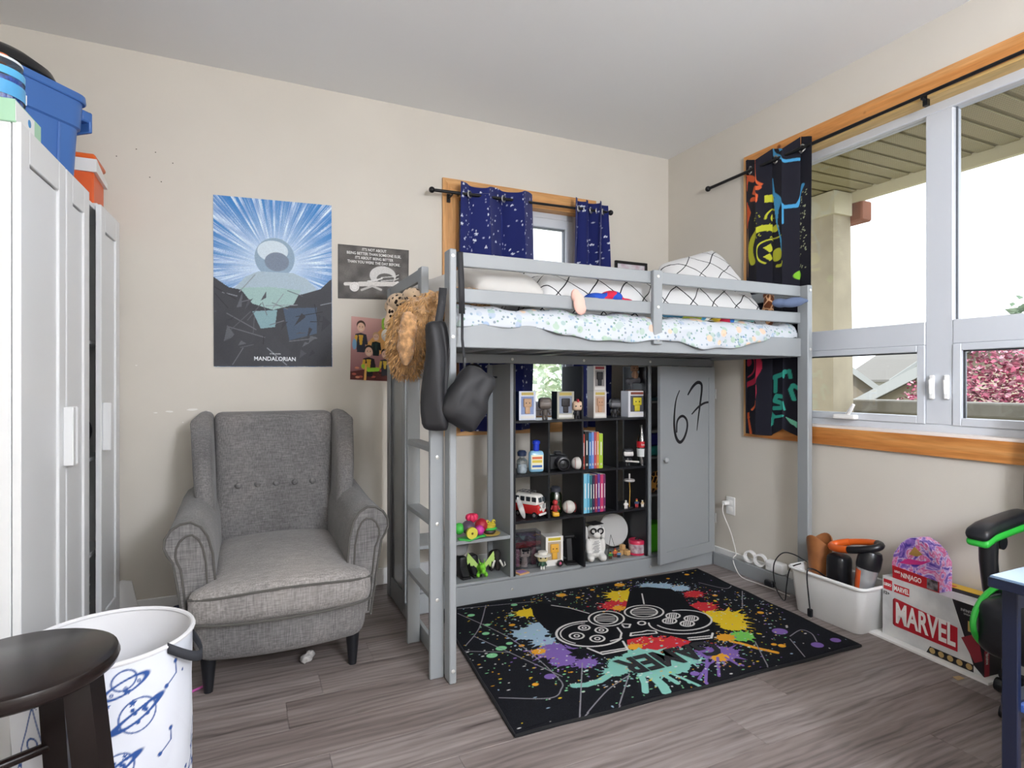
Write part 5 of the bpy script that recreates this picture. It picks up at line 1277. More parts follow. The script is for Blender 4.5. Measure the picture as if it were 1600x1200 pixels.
# patterned and blue soft toys at the window end
def mat_spots(name, base, spot, scale, thr, rim=None):
    m, nt, b = _new(name); setp(b, .95, 0, .15, 0, .2); L = nt.links; tc = nt.nodes.new('ShaderNodeTexCoord')
    v = nt.nodes.new('ShaderNodeTexVoronoi'); v.inputs['Scale'].default_value = scale; v.feature = 'DISTANCE_TO_EDGE' if rim else 'F1'; L.new(tc.outputs['Object'], v.inputs['Vector'])
    r = ramp(nt, [(0, spot if not rim else base), (thr * .85, spot if not rim else base), (thr, base if not rim else spot)]); L.new(v.outputs['Distance'], r.inputs['Fac']); L.new(r.outputs['Color'], b.inputs['Base Color']); return m
GIR = mat_spots('giraffe_plush', '#d9a77e', '#6e3c22', 26, .1, True); LEO = mat_spots('leopard_plush', '#e0c4a4', '#2c1f1a', 42, .33)
g0 = onY(1208, 480, 2.2)
blob_solo('plush_giraffe', [((0, 0, .02), (.032, .03, .05)), ((.01, 0, .07), (.028, .028, .05)), ((-.01, .0, -.03), (.04, .035, .03)), ((-.08, .0, -.035), (.06, .03, .022)), ((.03, .02, .11), (.035, .025, .025))], GIR, 'brown giraffe-patterned soft toy by the window end rail', 'soft toy', (g0.x, 2.235, 1.507), voxel=.006)
w0 = onY(1238, 473, 2.10)
blob_solo('plush_whale', [((0, 0, 0), (.085, .03, .026), Matrix.Rotation(-.16, 3, 'Y')), ((.055, 0, .012), (.05, .022, .014)), ((-.06, .03, -.004), (.05, .03, .024))], M('#5d6b88', rough=.95), 'slate blue velvety soft toy fin poking out between the rails', 'soft toy', (w0.x - .01, 2.085, w0.z), voxel=.006)
# big shaggy tan dog hanging over the ladder end
FUR = M('#b08a60', rough=1.0, sheen=.4, var=.35, scale=60, bump=.9, bscale=260, stretch=(1, 1, .35))
dg = thing('plush_dog', 'large shaggy tan plush dog flopped head-down over the ladder end', 'soft toy', (.70, 2.33, 1.39))
blobpart(dg, 'body', [((.13, -.06, .105), (.11, .09, .045)), ((.0, -.07, .06), (.09, .10, .065)), ((-.06, -.055, .02), (.08, .115, .085)), ((-.105, -.04, -.06), (.075, .115, .12)), ((-.11, -.04, -.145), (.06, .085, .075))], FUR, voxel=.011, smooth=5, disp=.014, dscale=45)
for yy, r in ((.075, .13), (-.135, .12)): blobpart(dg, 'ear', [((-.125, yy, -.02), (.035, .034, .06)), ((-.135, yy * .98, -.09), (.032, .042, .085))], M('#bf9263', rough=1.0, sheen=.4, var=.3, scale=50, bump=.8, bscale=220), voxel=.009, disp=.008, dscale=50)
blobpart(dg, 'nose', [((-.145, -.03, -.195), (.02, .024, .018))], M('#2a1a16', rough=.5), voxel=.005)
# fur tufts
rg = random.Random(6); mb = MB()
body = [o for o in dg.children if o.name.startswith('body')][0]
vs_ = body.data.vertices
for k in range(5200):
    v = vs_[rg.randrange(len(vs_))]; nrm = Vector(v.normal); p = Vector(v.co); d = (nrm * .5 + Vector((rg.uniform(-.5, .5), rg.uniform(-.5, .5), -.9 + rg.uniform(-.4, .4)))).normalized() * rg.uniform(.015, .032); s_ = d.cross(nrm).normalized() * .0016
    mb.add([p - s_, p + s_, p + d * .6 + nrm * .004, p + d], [(0, 1, 2), (0, 2, 3)])
tuft = part(dg, 'fur', mb, M('#bd9462', rough=1.0, var=.3, scale=30), False); tuft['kind'] = 'stuff'
lp = thing('plush_leopard', 'spotted leopard plush lying across the end guard rail', 'soft toy', (.668, 2.72, 1.53))
blobpart(lp, 'body', [((-.01, 0, .0), (.05, .09, .045)), ((.02, -.15, .01), (.045, .09, .04)), ((-.01, .08, -.01), (.045, .05, .04))], LEO, voxel=.008)
blobpart(lp, 'arm', [((-.04, .0, -.05), (.022, .03, .05)), ((-.05, .01, -.10), (.022, .03, .045))], LEO, voxel=.007)
blobpart(lp, 'paw', [((-.055, .015, -.155), (.028, .045, .032))], M('#d9d2c4', rough=.95), voxel=.007)
blob_solo('plush_dinosaur', [((0, .0, .0), (.03, .075, .024), Matrix.Rotation(.3, 3, 'X')), ((0, .06, .03), (.02, .03, .025)), ((.02, -.06, -.01), (.03, .03, .03))], M('#98c33c', rough=.95, var=.1), 'lime green soft toy tail beside the leopard plush', 'soft toy', (.645, 2.86, 1.425), voxel=.007)

# black drawstring bag hung on the front post
NYL = M('#1d1d20', rough=.6, var=.15, scale=12)
bg_ = thing('drawstring_bag', 'black nylon sling bag hung by its strap on the bed post', 'bag', (.715, 2.03, .95))
def bagfn(x, y, z):
    q = mnoise.noise(Vector((x * 14, y * 8, z * 14))); return (x * (1 - .25 * max(0, z / .115)) + .012 * q, y * (1 - .2 * abs(z / .115)) + .016 * abs(mnoise.noise(Vector((x * 16 + z * 9, 3, z * 12 - x * 9)))) - .008, z + .01 * q)
Rb = Matrix.Rotation(.5, 3, 'Y')
part(bg_, 'pouch', MB().rbox((.035, -.02, .145), (.085, .045, .115), .042, (8, 4, 10), bagfn, Rb), NYL, ang=60)
def bodyfn(x, y, z):
    t = (z + .20) / .40; return (x * (1.05 - .25 * t) + .012 * math.sin(z * 14) + .01 * math.cos(x * 60), y + .010 * math.sin(x * 90 + z * 9), z)
part(bg_, 'sleeve', MB().rbox((-.075, .0, .225), (.047, .035, .20), .03, (8, 4, 10), bodyfn, Matrix.Rotation(-.05, 3, 'Y')), NYL, ang=60)
def strap(pts, w, th=.0025, axis=Vector((1, 0, 0))):
    mb = MB(); vs = []
    for i, p in enumerate(pts):
        p = Vector(p); vs += [p - axis * w / 2, p + axis * w / 2]
    n = len(pts); return mb.add(vs, [(2 * i, 2 * i + 1, 2 * i + 3, 2 * i + 2) for i in range(n - 1)])
def bl(px, py, Y): p = onY(px, py, Y); return (p.x - .715, p.y - 2.03, p.z - .95)
for pts, w in (([bl(719, 394, 2.16), bl(719, 393, 2.12), bl(719, 398, 2.118), bl(721, 440, 2.11), bl(722, 490, 2.10)], .024), ([bl(722, 490, 2.10), bl(722, 530, 2.09), bl(725, 560, 2.06), bl(726, 585, 2.04)], .010), ([bl(692, 450, 2.085), bl(690, 475, 2.08), bl(684, 510, 2.06), bl(680, 520, 2.05)], .03)):
    o = part(bg_, 'strap', strap(pts, w), M('#28282b', rough=.7)); o.modifiers.new('t', 'SOLIDIFY').thickness = .003
part(bg_, 'cord', MB().tube([bl(726, 580, 2.0), bl(728, 592, 1.985), bl(722, 598, 1.98), bl(727, 606, 1.978)], .003, 6), M('#4a4a4e', rough=.7))
part(bg_, 'buckle', MB().box(*(lambda p: (p[0] - .006, p[0] + .006, p[1] - .004, p[1] + .004, p[2] - .012, p[2] + .012))(bl(726, 563, 2.055)), .002), M('#1a1a1c', rough=.4))

# framed pictures
p = onY(984, 405, YB)
fr = thing('picture_frame', 'black picture frame on the back wall behind the bed', 'picture frame', (p.x + .005, YB, 1.70))
for a in ((-.135, .135, 0, .018), (-.135, .135, .272, .29), (-.135, -.117, .018, .272), (.117, .135, .018, .272)): part(fr, 'frame', MB().box(a[0], a[1], -.018, -.001, a[2], a[3], .002), M('#121214', rough=.4), False)
part(fr, 'print', MB().box(-.117, .117, -.006, -.002, .018, .272), M('#dfe0e2', rough=.6, col2='#c7a6b4', scale=14), False)
fr = thing('picture_frame', 'white picture frame on the window wall above the bed corner', 'picture frame', (XR, 3.0, 1.72))
for a in ((-.125, .125, 0, .03), (-.125, .125, .26, .29), (-.125, -.095, .03, .26), (.095, .125, .03, .26)): part(fr, 'frame', MB().box(-.02, -.001, a[0], a[1], a[2], a[3], .003), M('#e9e7e2', rough=.4), False)
part(fr, 'print', MB().box(-.008, -.002, -.095, .095, .03, .26), M('#cfc5b4', rough=.5), False)

# ================================================================== THINGS ON THE SHELVES
def shp(px, Y): return onY(px, 600, Y).x
def S(px, Y): p = onY(px, 600, Y); return (_s * p.x + _c * p.y) / FPX
def vinyl(name, label, x, y, z, h, skin, body, hair=None, hcol='#222222', rz=-.35, legs=None, mask=None):
    """big-headed vinyl figurine of height h facing the room"""
    t = thing(name, label, 'figurine', (x, y, z), rz, 'big-headed figurines'); hr = h * .27
    part(t, 'head', MB().rbox((0, 0, h * .70), (hr * 1.05, hr * .85, hr * .95), hr * .55, (3, 3, 3)), M(skin, rough=.5))
    for sg in (-1, 1):
        part(t, 'eye', MB().ell((sg * hr * .48, -hr * .86, h * .68), (hr * .17, hr * .06, hr * .17), 10, 6), M('#0c0c0e', rough=.2))
        part(t, 'leg', MB().tube([(sg * h * .07, 0, .0), (sg * h * .065, 0, h * .2)], [h * .06, h * .05], 8), M(legs or body, rough=.5))
        part(t, 'arm', MB().tube([(sg * h * .12, 0, h * .40), (sg * h * .2, -.01 * h, h * .30), (sg * h * .21, -h * .06, h * .22)], [h * .045, h * .04, h * .035], 8), M(body, rough=.5))
    part(t, 'torso', MB().lathe([(h * .10, h * .17), (h * .12, h * .25), (h * .135, h * .38), (h * .07, h * .46)], n=12, sy=.75), M(body, rough=.5))
    if hair == 'mohawk': part(t, 'hair', MB().rbox((0, 0, h * .70 + hr), (hr * .22, hr * .75, hr * .38), hr * .15, (2, 3, 2)), M(hcol, rough=.6))
    elif hair == 'cap': part(t, 'hair', MB().lathe([(hr * 1.08, 0), (hr * 1.05, hr * .5), (hr * .6, hr * .85), (0, hr * .95)], (0, .02 * h, h * .74), 14, sy=.85), M(hcol, rough=.6))
    elif hair == 'hat': part(t, 'hat', MB().lathe([(hr * 1.75, 0), (hr * 1.7, hr * .12), (hr * 1.05, hr * .3), (hr * .95, hr * .8), (0, hr * .95)], (0, 0, h * .78), 18), M(hcol, rough=.7))
    if mask: part(t, 'mask', MB().rbox((0, -hr * .55, h * .66), (hr * 1.0, hr * .38, hr * .5), hr * .3, (2, 2, 2)), M(mask, rough=.4))
    return t
def winbox(name, label, x, y, z, w, d, h, side, front, inner, fig, rz=-.15, win=None):
    t = thing(name, label, 'box', (x, y, z), rz, 'boxed figurines')
    part(t, 'carton', MB().box(-w / 2, w / 2, -d / 2, d / 2, 0, h, .001), M(side, rough=.4), False)
    for a in ((-w / 2, w / 2, 0, h * .2), (-w / 2, w / 2, h * .82, h), (-w / 2, -w / 2 + w * .12, h * .2, h * .82), (w / 2 - w * .12, w / 2, h * .2, h * .82)):
        part(t, 'front_panel', MB().box(a[0], a[1], -d / 2 - .002, -d / 2, a[2], a[3]), M(front, rough=.4), False)
    part(t, 'window', MB().box(-w * .38, w * .38, -d / 2 - .0008, -d / 2 - .0002, h * .2, h * .82), M(inner, rough=.15), False)
    part(t, 'title_strip', MB().box(-w * .36, w * .36, -d / 2 - .003, -d / 2 - .002, h * .86, h * .96), M(win or '#c9b25a', rough=.4), False)
    part(t, 'caption_strip', MB().box(-w * .4, w * .4, -d / 2 - .003, -d / 2 - .002, h * .05, h * .15), M('#e9e7e2', rough=.4), False)
    part(t, 'boxed_figurine', MB().rbox((0, -d / 2 - .004, h * .60), (w * .24, .006, h * .15), .005, (3, 2, 3)).rbox((0, -d / 2 - .003, h * .34), (w * .15, .005, h * .12), .004, (3, 2, 3)), M(fig, rough=.5))
    for sg in (-1, 1): part(t, 'eye', MB().ell((sg * w * .1, -d / 2 - .0105, h * .59), (w * .035, .001, w * .035), 8, 6), M('#101012', rough=.3))
    return t
ZT, Z2, Z3, ZB, ZS = .9455, .6555, .4055, .1135, .3385
Yc = 2.88
winbox('figurine_box', 'blue and white figurine box on the top cube shelf by the divider', shp(820, Yc), Yc, ZT, .098, .08, .158, '#2f5aa8', '#dfe6f2', '#8a9cc8', '#c9a27e', -.1)
vinyl('figurine', 'grey-brown skull-faced figurine on the top cube shelf', shp(850, Yc) - .005, Yc - .02, ZT, .128, '#6a6058', '#5c544e', mask='#7a7068')
winbox('figurine_box', 'dark figurine box with pale window behind the skull figurine', shp(880, Yc) + .005, Yc + .015, ZT, .105, .08, .155, '#3d4a48', '#b9b7a8', '#8a94a8', '#2e2a2c', -.1)
vinyl('figurine', 'pale figurine with a red mohawk on the top cube shelf', shp(897, Yc) - .004, Yc - .045, ZT, .105, '#e4c3a6', '#2a2a30', 'mohawk', '#c02c3c')
bxl = winbox('figurine_box', 'pale grey figurine box, lower of the two stacked', shp(929, Yc) + .014, Yc, ZT, .083, .08, .155, '#b6aaa2', '#d8d2cc', '#c4a894', '#c79a7a', -.08)
winbox('figurine_box', 'grey figurine box with red caption, upper of the two stacked', shp(929, Yc) + .012, Yc, ZT + .1555, .08, .08, .148, '#a9a49e', '#cfcac4', '#8f8a88', '#2a2a2e', -.08, '#a03038')
vinyl('figurine', 'black masked figurine between the boxes on the top cube shelf', shp(955, Yc) + .012, Yc - .02, ZT, .115, '#3a3a3e', '#26262a', 'cap', '#1a1a1e', mask='#6a6a6e')
winbox('figurine_box', 'white figurine box with yellow figure in the right-hand top cube', shp(985, Yc) + .02, Yc, ZT, .118, .085, .155, '#cfcfd6', '#e4e4e8', '#55565c', '#d8c832', -.1, '#8d4a3a')
rd = thing('rider_figurine', 'brown rider figurine on a grey steed on top of the yellow-figure box', 'figurine', (shp(990, Yc) + .015, Yc, ZT + .1552), -.2)
part(rd, 'base', MB().box(-.055, .055, -.03, .03, 0, .006, .002), M('#6e4a3a'))
blobpart(rd, 'steed', [((0, 0, .065), (.045, .02, .02)), ((.045, 0, .085), (.016, .014, .024)), ((.06, 0, .075), (.018, .011, .011)), ((-.03, 0, .035), (.009, .012, .034)), ((.03, 0, .035), (.009, .012, .034)), ((-.05, 0, .06), (.02, .008, .022))], M('#4a4a50', rough=.6), voxel=.005)
part(rd, 'rider', MB().lathe([(.018, .075), (.022, .10), (.012, .12)], (-.005, 0, 0), 10).rbox((-.008, 0, .137), (.022, .018, .019), .01, (2, 2, 2)), M('#8d6a50', rough=.6))
for sg in (-1, 1): part(rd, 'eye', MB().ell((-.008 + sg * .01, -.0185, .137), (.0035, .001, .0035), 8, 6), M('#0c0c0e'))
# row two
jar = thing('glass_jar', 'small clear glass decanter with a dark stopper', 'jar', (shp(811, Yc) + .003, Yc - .03, Z2))
GL2 = mat_glass('clear_glass', '#e6eef2', .22, .05)
part(jar, 'body', MB().lathe([(.028, 0), (.032, .02), (.03, .07), (.014, .085), (.014, .095)], n=14), GL2)
part(jar, 'contents', MB().lathe([(.024, .003), (.028, .02), (.026, .05)], n=14), M('#d5dadd', rough=.3, var=.3, scale=60)); part(jar, 'stopper', MB().lathe([(.024, .095), (.026, .115), (.018, .125)], n=14), M('#26324e', rough=.4))
bt = thing('lotion_bottle', 'clear blue pump bottle with a bright blue cap', 'bottle', (shp(833, Yc) + .003, Yc - .03, Z2), -.2)
part(bt, 'body', MB().rbox((0, 0, .06), (.043, .022, .06), .02, (3, 3, 4)), M('#8fc3e0', rough=.15, spec=.6)); part(bt, 'label', MB().box(-.034, .034, -.0235, -.022, .02, .098), M('#e9e6c8', rough=.4), False)
for z0, z1, cc in ((.075, .088, '#d86a3a'), (.03, .042, '#2c5fa8'), (.055, .07, '#d8c040')): part(bt, 'label_print', MB().box(-.028, .028, -.0245, -.0235, z0, z1), M(cc, rough=.4), False)
part(bt, 'cap', MB().lathe([(.016, .118), (.018, .13), (.018, .155), (.022, .158), (.022, .172), (.01, .178)], n=14), M('#1f3fc4', rough=.3))
cm = thing('camera', 'black camera with a long round lens in the second-row cube', 'camera', (shp(872, Yc) + .002, Yc + .01, Z2), -.25)
part(cm, 'body', MB().box(-.055, .055, -.025, .03, 0, .085, .008), M('#1c1d20', rough=.5)); part(cm, 'viewfinder', MB().box(-.02, .02, -.02, .025, .085, .105, .006), M('#1c1d20', rough=.5))
RX = Matrix.Rotation(math.pi / 2, 3, 'X')
part(cm, 'lens', MB().lathe([(.036, 0), (.036, .05), (.038, .055), (.038, .07), (.03, .072), (.026, .06), (.018, .055), (0, .058)], (.012, -.025, .043), 24, mat=RX), M('#141518', rough=.35)); part(cm, 'lens_ring', MB().lathe([(.0385, .04), (.0385, .05)], (.012, -.025, .043), 24, mat=RX, caps=False), M('#3a3b40', rough=.4))
def ball(label, px, py, Y, z, r=.0355):
    t = thing('baseball', label, 'ball', (shp(px, Y), Y, z)); part(t, 'cover', MB().ell((0, 0, r), r, 20, 14), M('#dcd8d0', rough=.6, var=.05, scale=20))
    for sg in (-1, 1): part(t, 'stitching', MB().tube([(sg * r * .55 + sg * r * .25 * math.cos(q), -r * .83 * math.cos(q * .9) , r + r * .85 * math.sin(q)) for q in np.linspace(-1.1, 1.1, 12)], .0012, 5), M('#b04a48'))
    return t
ball('signed baseball beside the camera', 902, 718, Yc - .035, Z2); ball('white baseball beside the green glass jar', 889, 787, Yc - .02, Z3, .037)
BOOKM = {}
def books(x0, y, z, specs, grp, names):
    x = x0
    for (w, h, d, col, lean), lab in zip(specs, names):
        t = thing('book', lab, 'book', (x + w / 2, y, z), 0, grp)
        part(t, 'cover', MB().box(-w / 2, w / 2, 0, d, 0, h, .0015), M(col, rough=.45), False)
        part(t, 'pages', MB().box(-w / 2 + .002, w / 2 - .002, .003, d + .001, .002, h + .0006), M('#e6e0d0', rough=.8), False)
        part(t, 'spine_title', MB().box(-w * .13, w * .13, -.0008, 0, h * .38, h * .76), M('#e8e4dc' if col not in ('#e9e6e0',) else '#c03040', rough=.5), False)
        part(t, 'spine_mark', MB().box(-w * .2, w * .2, -.0008, 0, h * .09, h * .15), M('#c9c4b8', rough=.5), False)
        x += w + .0008
bx0 = CX[2] + .012
books(bx0, CY0 + .02, Z2, [(.014, .20, .14, '#c84a3a', 0), (.026, .215, .14, '#1c1a1c', 0), (.016, .205, .14, '#3a78b0', 0), (.018, .21, .14, '#6f8fd0', 0), (.016, .21, .14, '#b04a58', 0), (.016, .21, .14, '#d88a4a', 0), (.026, .20, .15, '#a8c83a', 0)], 'books in the upper book cube',
      ['thin red book at the divider in the upper book cube', 'thick black book in the upper book cube', 'blue comic book in the upper book cube', 'pale blue comic book in the upper book cube', 'crimson comic book in the upper book cube', 'orange comic book in the upper book cube', 'thick lime green book in the upper book cube'])
books(bx0, CY0 + .01, Z3, [(.022, .225, .15, '#7fc4dc', 0), (.018, .225, .15, '#5fa8c8', 0), (.016, .215, .15, '#2c6a70', 0), (.017, .215, .15, '#30284a', 0), (.017, .215, .15, '#8c2a4a', 0), (.017, .22, .15, '#5a3a8c', 0), (.022, .215, .15, '#c03a68', 0), (.014, .215, .15, '#6a2a5c', 0)], 'books in the lower book cube',
      ['wide light blue book at the divider in the lower book cube', 'sky blue book second in the lower book cube', 'dark teal book in the lower book cube', 'navy book in the lower book cube', 'maroon book in the lower book cube', 'violet book in the lower book cube', 'pink book in the lower book cube', 'plum book at the end of the lower book cube'])
ck = thing('cola_bottle', 'glass cola bottle with a red label in the right-hand cube', 'bottle', (shp(995, Yc) + .012, Yc - .03, Z2))
part(ck, 'glass', MB().lathe([(.026, 0), (.028, .02), (.025, .06), (.029, .10), (.029, .14), (.018, .185), (.011, .215), (.011, .235), (.013, .24)], n=18), mat_glass('bottle_glass', '#cfe0dc', .25, .03)); part(ck, 'label', MB().lathe([(.0296, .105), (.0298, .115), (.0296, .142)], n=18, caps=False), M('#c4202c', rough=.4)); part(ck, 'lower_label', MB().lathe([(.0265, .05), (.0292, .098)], n=18, caps=False), M('#dfe2e0', rough=.4))
lettering(ck, 'Coca-Cola', .013, M('#f4f0ec', rough=.5), face_mY(0, -.0308, .123), .0003, .9)
vf = vinyl('figurine', 'small black and white figurine beside the cola bottle', shp(974, Yc) + .01, Yc - .03, Z2, .11, '#2a2a2e', '#1c1c20', None, '#222222', mask='#d8d4d0')
part(vf, 'stick', MB().tube([(-.02, -.02, .03), (.06, -.03, .025)], .005, 6), M('#d8d4cc'))
ds = thing('toy_stand', 'white disc-topped toy stand in the lower right cube', 'toy', (shp(977, Yc) + .008, Yc - .03, Z3))
part(ds, 'base', MB().lathe([(.022, 0), (.022, .004)], n=16), M('#2a2a30')); part(ds, 'stem', MB().tube([(0, 0, .004), (.004, 0, .10), (0, 0, .155)], .003, 8), M('#c9a050', metal=.5, rough=.4)); part(ds, 'disc', MB().lathe([(.030, .155), (.033, .16), (.030, .168)], n=20), M('#b9b5b2', rough=.4)); part(ds, 'post', MB().tube([(0, 0, .168), (0, 0, .20)], .005, 8), M('#d0ccc8'))
def minifig(label, px, Y, z, h, c1, c2, skin='#e8c84a', grp='toy minifigures', dx=0):
    t = thing('toy_minifigure', label, 'figurine', (shp(px, Y) + dx, Y, z), -.3, grp)
    for sg in (-1, 1): part(t, 'leg', MB().box(sg * h * .02, sg * h * .19, -h * .08, h * .08, 0, h * .36, h * .02), M(c2), False); part(t, 'arm', MB().tube([(sg * h * .2, 0, h * .62), (sg * h * .28, -h * .06, h * .42)], h * .06, 6), M(c1))
    part(t, 'torso', MB().prism([(-h * .2, h * .37), (h * .2, h * .37), (h * .15, h * .68), (-h * .15, h * .68)], lambda a, b, d: (a, d, b), -h * .09, h * .09), M(c1), False)
    part(t, 'head', MB().lathe([(h * .09, h * .68), (h * .12, h * .71), (h * .12, h * .87), (h * .08, h * .9)], n=10), M(skin)); part(t, 'hair', MB().lathe([(h * .135, h * .82), (h * .13, h * .95), (0, h)], n=10), M(c2)); return t
minifig('white minifigure in the lower right cube', 977, Yc - .05, Z3, .05, '#e4e0dc', '#d8d4d0', '#e4d8c8', dx=.004); minifig('blue minifigure in the lower right cube', 993, Yc - .04, Z3, .05, '#28406a', '#a82c34', dx=.008); minifig('tan minifigure in the lower right cube', 1002, Yc - .05, Z3, .04, '#b8a080', '#e0dcd4', dx=.008)
# row three
vb = thing('toy_van', 'red and white toy camper van with a roof rack', 'toy', (shp(829, 2.88) + .008, 2.90, Z3 + .012), -1.05)
def vanfn(x, y, z): return (x - (.012 * max(0, z) / .04 if x > 0 else 0), y * (1 - .12 * max(0, z) / .04), z)
LQ = .085
part(vb, 'lower_body', MB().rbox((0, 0, .035), (LQ, .042, .03), .016, (4, 3, 3)), M('#c02c2c', rough=.25)); part(vb, 'upper_body', MB().rbox((-.004, 0, .082), (LQ - .006, .040, .034), .018, (4, 3, 3), vanfn), M('#ece9e2', rough=.25))
part(vb, 'front_panel', MB().prism([(-.04, .066), (.04, .066), (.006, .022), (-.006, .022)], lambda a, b, d: (d, a, b), LQ - .002, LQ + .0025), M('#ece9e2', rough=.25), False); part(vb, 'emblem', MB().tube([(LQ + .0035, .011 * math.cos(q), .052 + .011 * math.sin(q)) for q in np.linspace(0, 6.0, 16)], .0015, 5, closed=True), M('#b0b0b4', metal=.8, rough=.3))
lettering(vb, 'V', .011, M('#9a9aa0', metal=.7, rough=.3), plane_mx((LQ + .003, 0, .0555), (0, 1, 0), (0, 0, 1)), .0004, 1.1); lettering(vb, 'W', .011, M('#9a9aa0', metal=.7, rough=.3), plane_mx((LQ + .003, 0, .0475), (0, 1, 0), (0, 0, 1)), .0004, .9)
part(vb, 'bumper', MB().rbox((LQ + .004, 0, .012), (.006, .045, .006), .004, (2, 3, 2)), M('#e8e6e2', rough=.3))
for sg in (-1, 1):
    part(vb, 'headlamp', MB().ell((LQ + .001, sg * .029, .038), (.004, .008, .008), 12, 8), M('#e9e4d8', rough=.2)); part(vb, 'windscreen', MB().obox(LQ - .008, sg * .018, .088, .004, .028, .026, 0, .002, 0, -.22), M('#4a5258', rough=.1))
    for k in range(4): part(vb, 'side_window', MB().box(-.078 + k * .038, -.05 + k * .038, sg * .0385 - .003, sg * .0385 + .003, .076, .102, .002), M('#2c3034', rough=.1))
    for xx in (-.055, .055): part(vb, 'wheel', MB().lathe([(.017, -.006), (.017, .006)], (xx, sg * .038, .005), 16, mat=RX), M('#1a1a1c', rough=.6)); part(vb, 'hubcap', MB().lathe([(.009, -.0075), (.009, .0075)], (xx, sg * .038, .005), 12, mat=RX), M('#c8c8cc', metal=.7, rough=.3))
for yy in (-.026, .026): part(vb, 'roof_rack', MB().tube([(-.07, yy, .116), (-.07, yy, .126), (.02, yy, .126), (.02, yy, .116)], .002, 6), M('#4a4a4e', rough=.4))
for k in range(4): part(vb, 'rack_bar', MB().tube([(-.065 + k * .027, -.026, .126), (-.065 + k * .027, .026, .126)], .002, 6), M('#4a4a4e', rough=.4))
solo('toy_surfboard', MB().ell((0, 0, 0), (.016, .007, .065), 14, 12, Matrix.Rotation(-.35, 3, 'Y')), M('#dcdad6', rough=.3, col2='#8a8a8c', scale=14), 'small white toy surfboard leaning beside the camper van', 'toy', (shp(811, 2.845) + .012, 2.845, Z3 + .063))
gj = thing('glass_jar', 'green-tinted lidded glass jar behind the white baseball', 'jar', (shp(871, Yc) + .01, Yc + .04, Z3)); part(gj, 'body', MB().lathe([(.034, 0), (.037, .01), (.036, .10), (.026, .12)], n=20), mat_glass('green_glass', '#a8bfa0', .2, .05)); part(gj, 'contents', MB().lathe([(.03, .002), (.032, .01), (.031, .06)], n=16), M('#5f7850', rough=.5)); part(gj, 'lid', MB().lathe([(.03, .12), (.03, .14), (.02, .15)], n=18), M('#3a3c44', rough=.4))
tr = thing('toy_robot', 'red toy figure on a yellow foot by the cube divider', 'toy', (shp(866, 2.84) + .008, 2.845, Z3), -.3)
part(tr, 'foot', MB().rbox((0, -.008, .012), (.02, .026, .012), .008, (2, 2, 2)), M('#e0a830', rough=.4)); part(tr, 'torso', MB().lathe([(.012, .022), (.017, .04), (.014, .06)], n=10), M('#a02c30', rough=.4)); part(tr, 'head', MB().ell((0, 0, .074), .016, 12, 8), M('#b83438', rough=.4))
for sg in (-1, 1): part(tr, 'arm', MB().tube([(sg * .016, 0, .055), (sg * .024, -.01, .035)], .005, 6), M('#a02c30'))
# bottom bay
ac = thing('display_case', 'clear acrylic case of small dolls on the bottom shelf', 'display case', (shp(822, 2.93), 2.93, ZB), -.1)
for a in ((-.075, .075, -.04, -.038, 0, .20), (-.075, .075, .038, .04, 0, .20), (-.075, -.073, -.038, .038, 0, .20), (.073, .075, -.038, .038, 0, .20), (-.075, .075, -.04, .04, .20, .203)): part(ac, 'panel', MB().box(*a), mat_glass('acrylic', '#dfe2e6', .12), False)
part(ac, 'backing_card', MB().box(-.07, .07, .03, .034, .004, .19), M('#7a6a72', rough=.5, col2='#2e282e', scale=22), False)
part(ac, 'doll', MB().rbox((-.01, 0, .085), (.03, .022, .028), .014, (2, 2, 2)).lathe([(.02, .004), (.014, .06)], (-.01, 0, 0), 10), M('#e4c8b8', rough=.5)); part(ac, 'doll_hair', MB().lathe([(.034, .0), (.033, .02), (0, .034)], (-.01, .004, .092), 12), M('#1c1418', rough=.5)); part(ac, 'doll', MB().rbox((.045, 0, .06), (.014, .012, .05), .008, (2, 2, 2)), M('#8a4a58', rough=.5)); part(ac, 'doll', MB().rbox((-.052, 0, .055), (.012, .012, .05), .008, (2, 2, 2)), M('#b87a8a', rough=.5))
for sg in (-1, 1): part(ac, 'doll_eye', MB().ell((-.01 + sg * .013, -.0225, .085), (.005, .001, .006), 8, 6), M('#181014'))
winbox('figurine_box', 'white figurine box with a golden yellow figure on the bottom shelf', shp(861, 2.91) + .01, 2.92, ZB + .0, .105, .08, .165, '#e2dfda', '#e9e6e0', '#b8a890', '#e0a83a', -.12, '#c8b43a')
vinyl('figurine', 'figurine in a white sun hat with black glasses', shp(847, 2.845) + .006, 2.85, ZB, .10, '#d8c890', '#3a5a48', 'hat', '#dedad0', legs='#e4e0d8')
tor = thing('ring_toy', 'small black and pink toy wheel beside the sun-hat figurine', 'toy', (shp(874, 2.85) + .006, 2.85, ZB)); part(tor, 'tyre', MB().tube([(.014 * math.cos(q), 0, .019 + .014 * math.sin(q)) for q in np.linspace(0, 5.9, 16)], .006, 8, closed=True), M('#1c1418')); part(tor, 'hub', MB().ell((0, -.002, .019), (.008, .004, .008), 10, 6), M('#c8587a'))
cg = thing('controller_stand', 'black angular controller stand on the bottom shelf', 'stand', (shp(888, 2.89) + .008, 2.89, ZB), -.2); part(cg, 'foot', MB().box(-.035, .035, -.05, .04, 0, .012, .003), M('#101012', rough=.5)); part(cg, 'column', MB().obox(0, .01, .075, .035, .02, .13, 0, .004, -.15), M('#141416', rough=.5)); part(cg, 'cradle', MB().tube([(-.05, -.02, .13), (-.03, .01, .15), (.03, .01, .15), (.05, -.02, .13)], .012, 8), M('#141416', rough=.5))
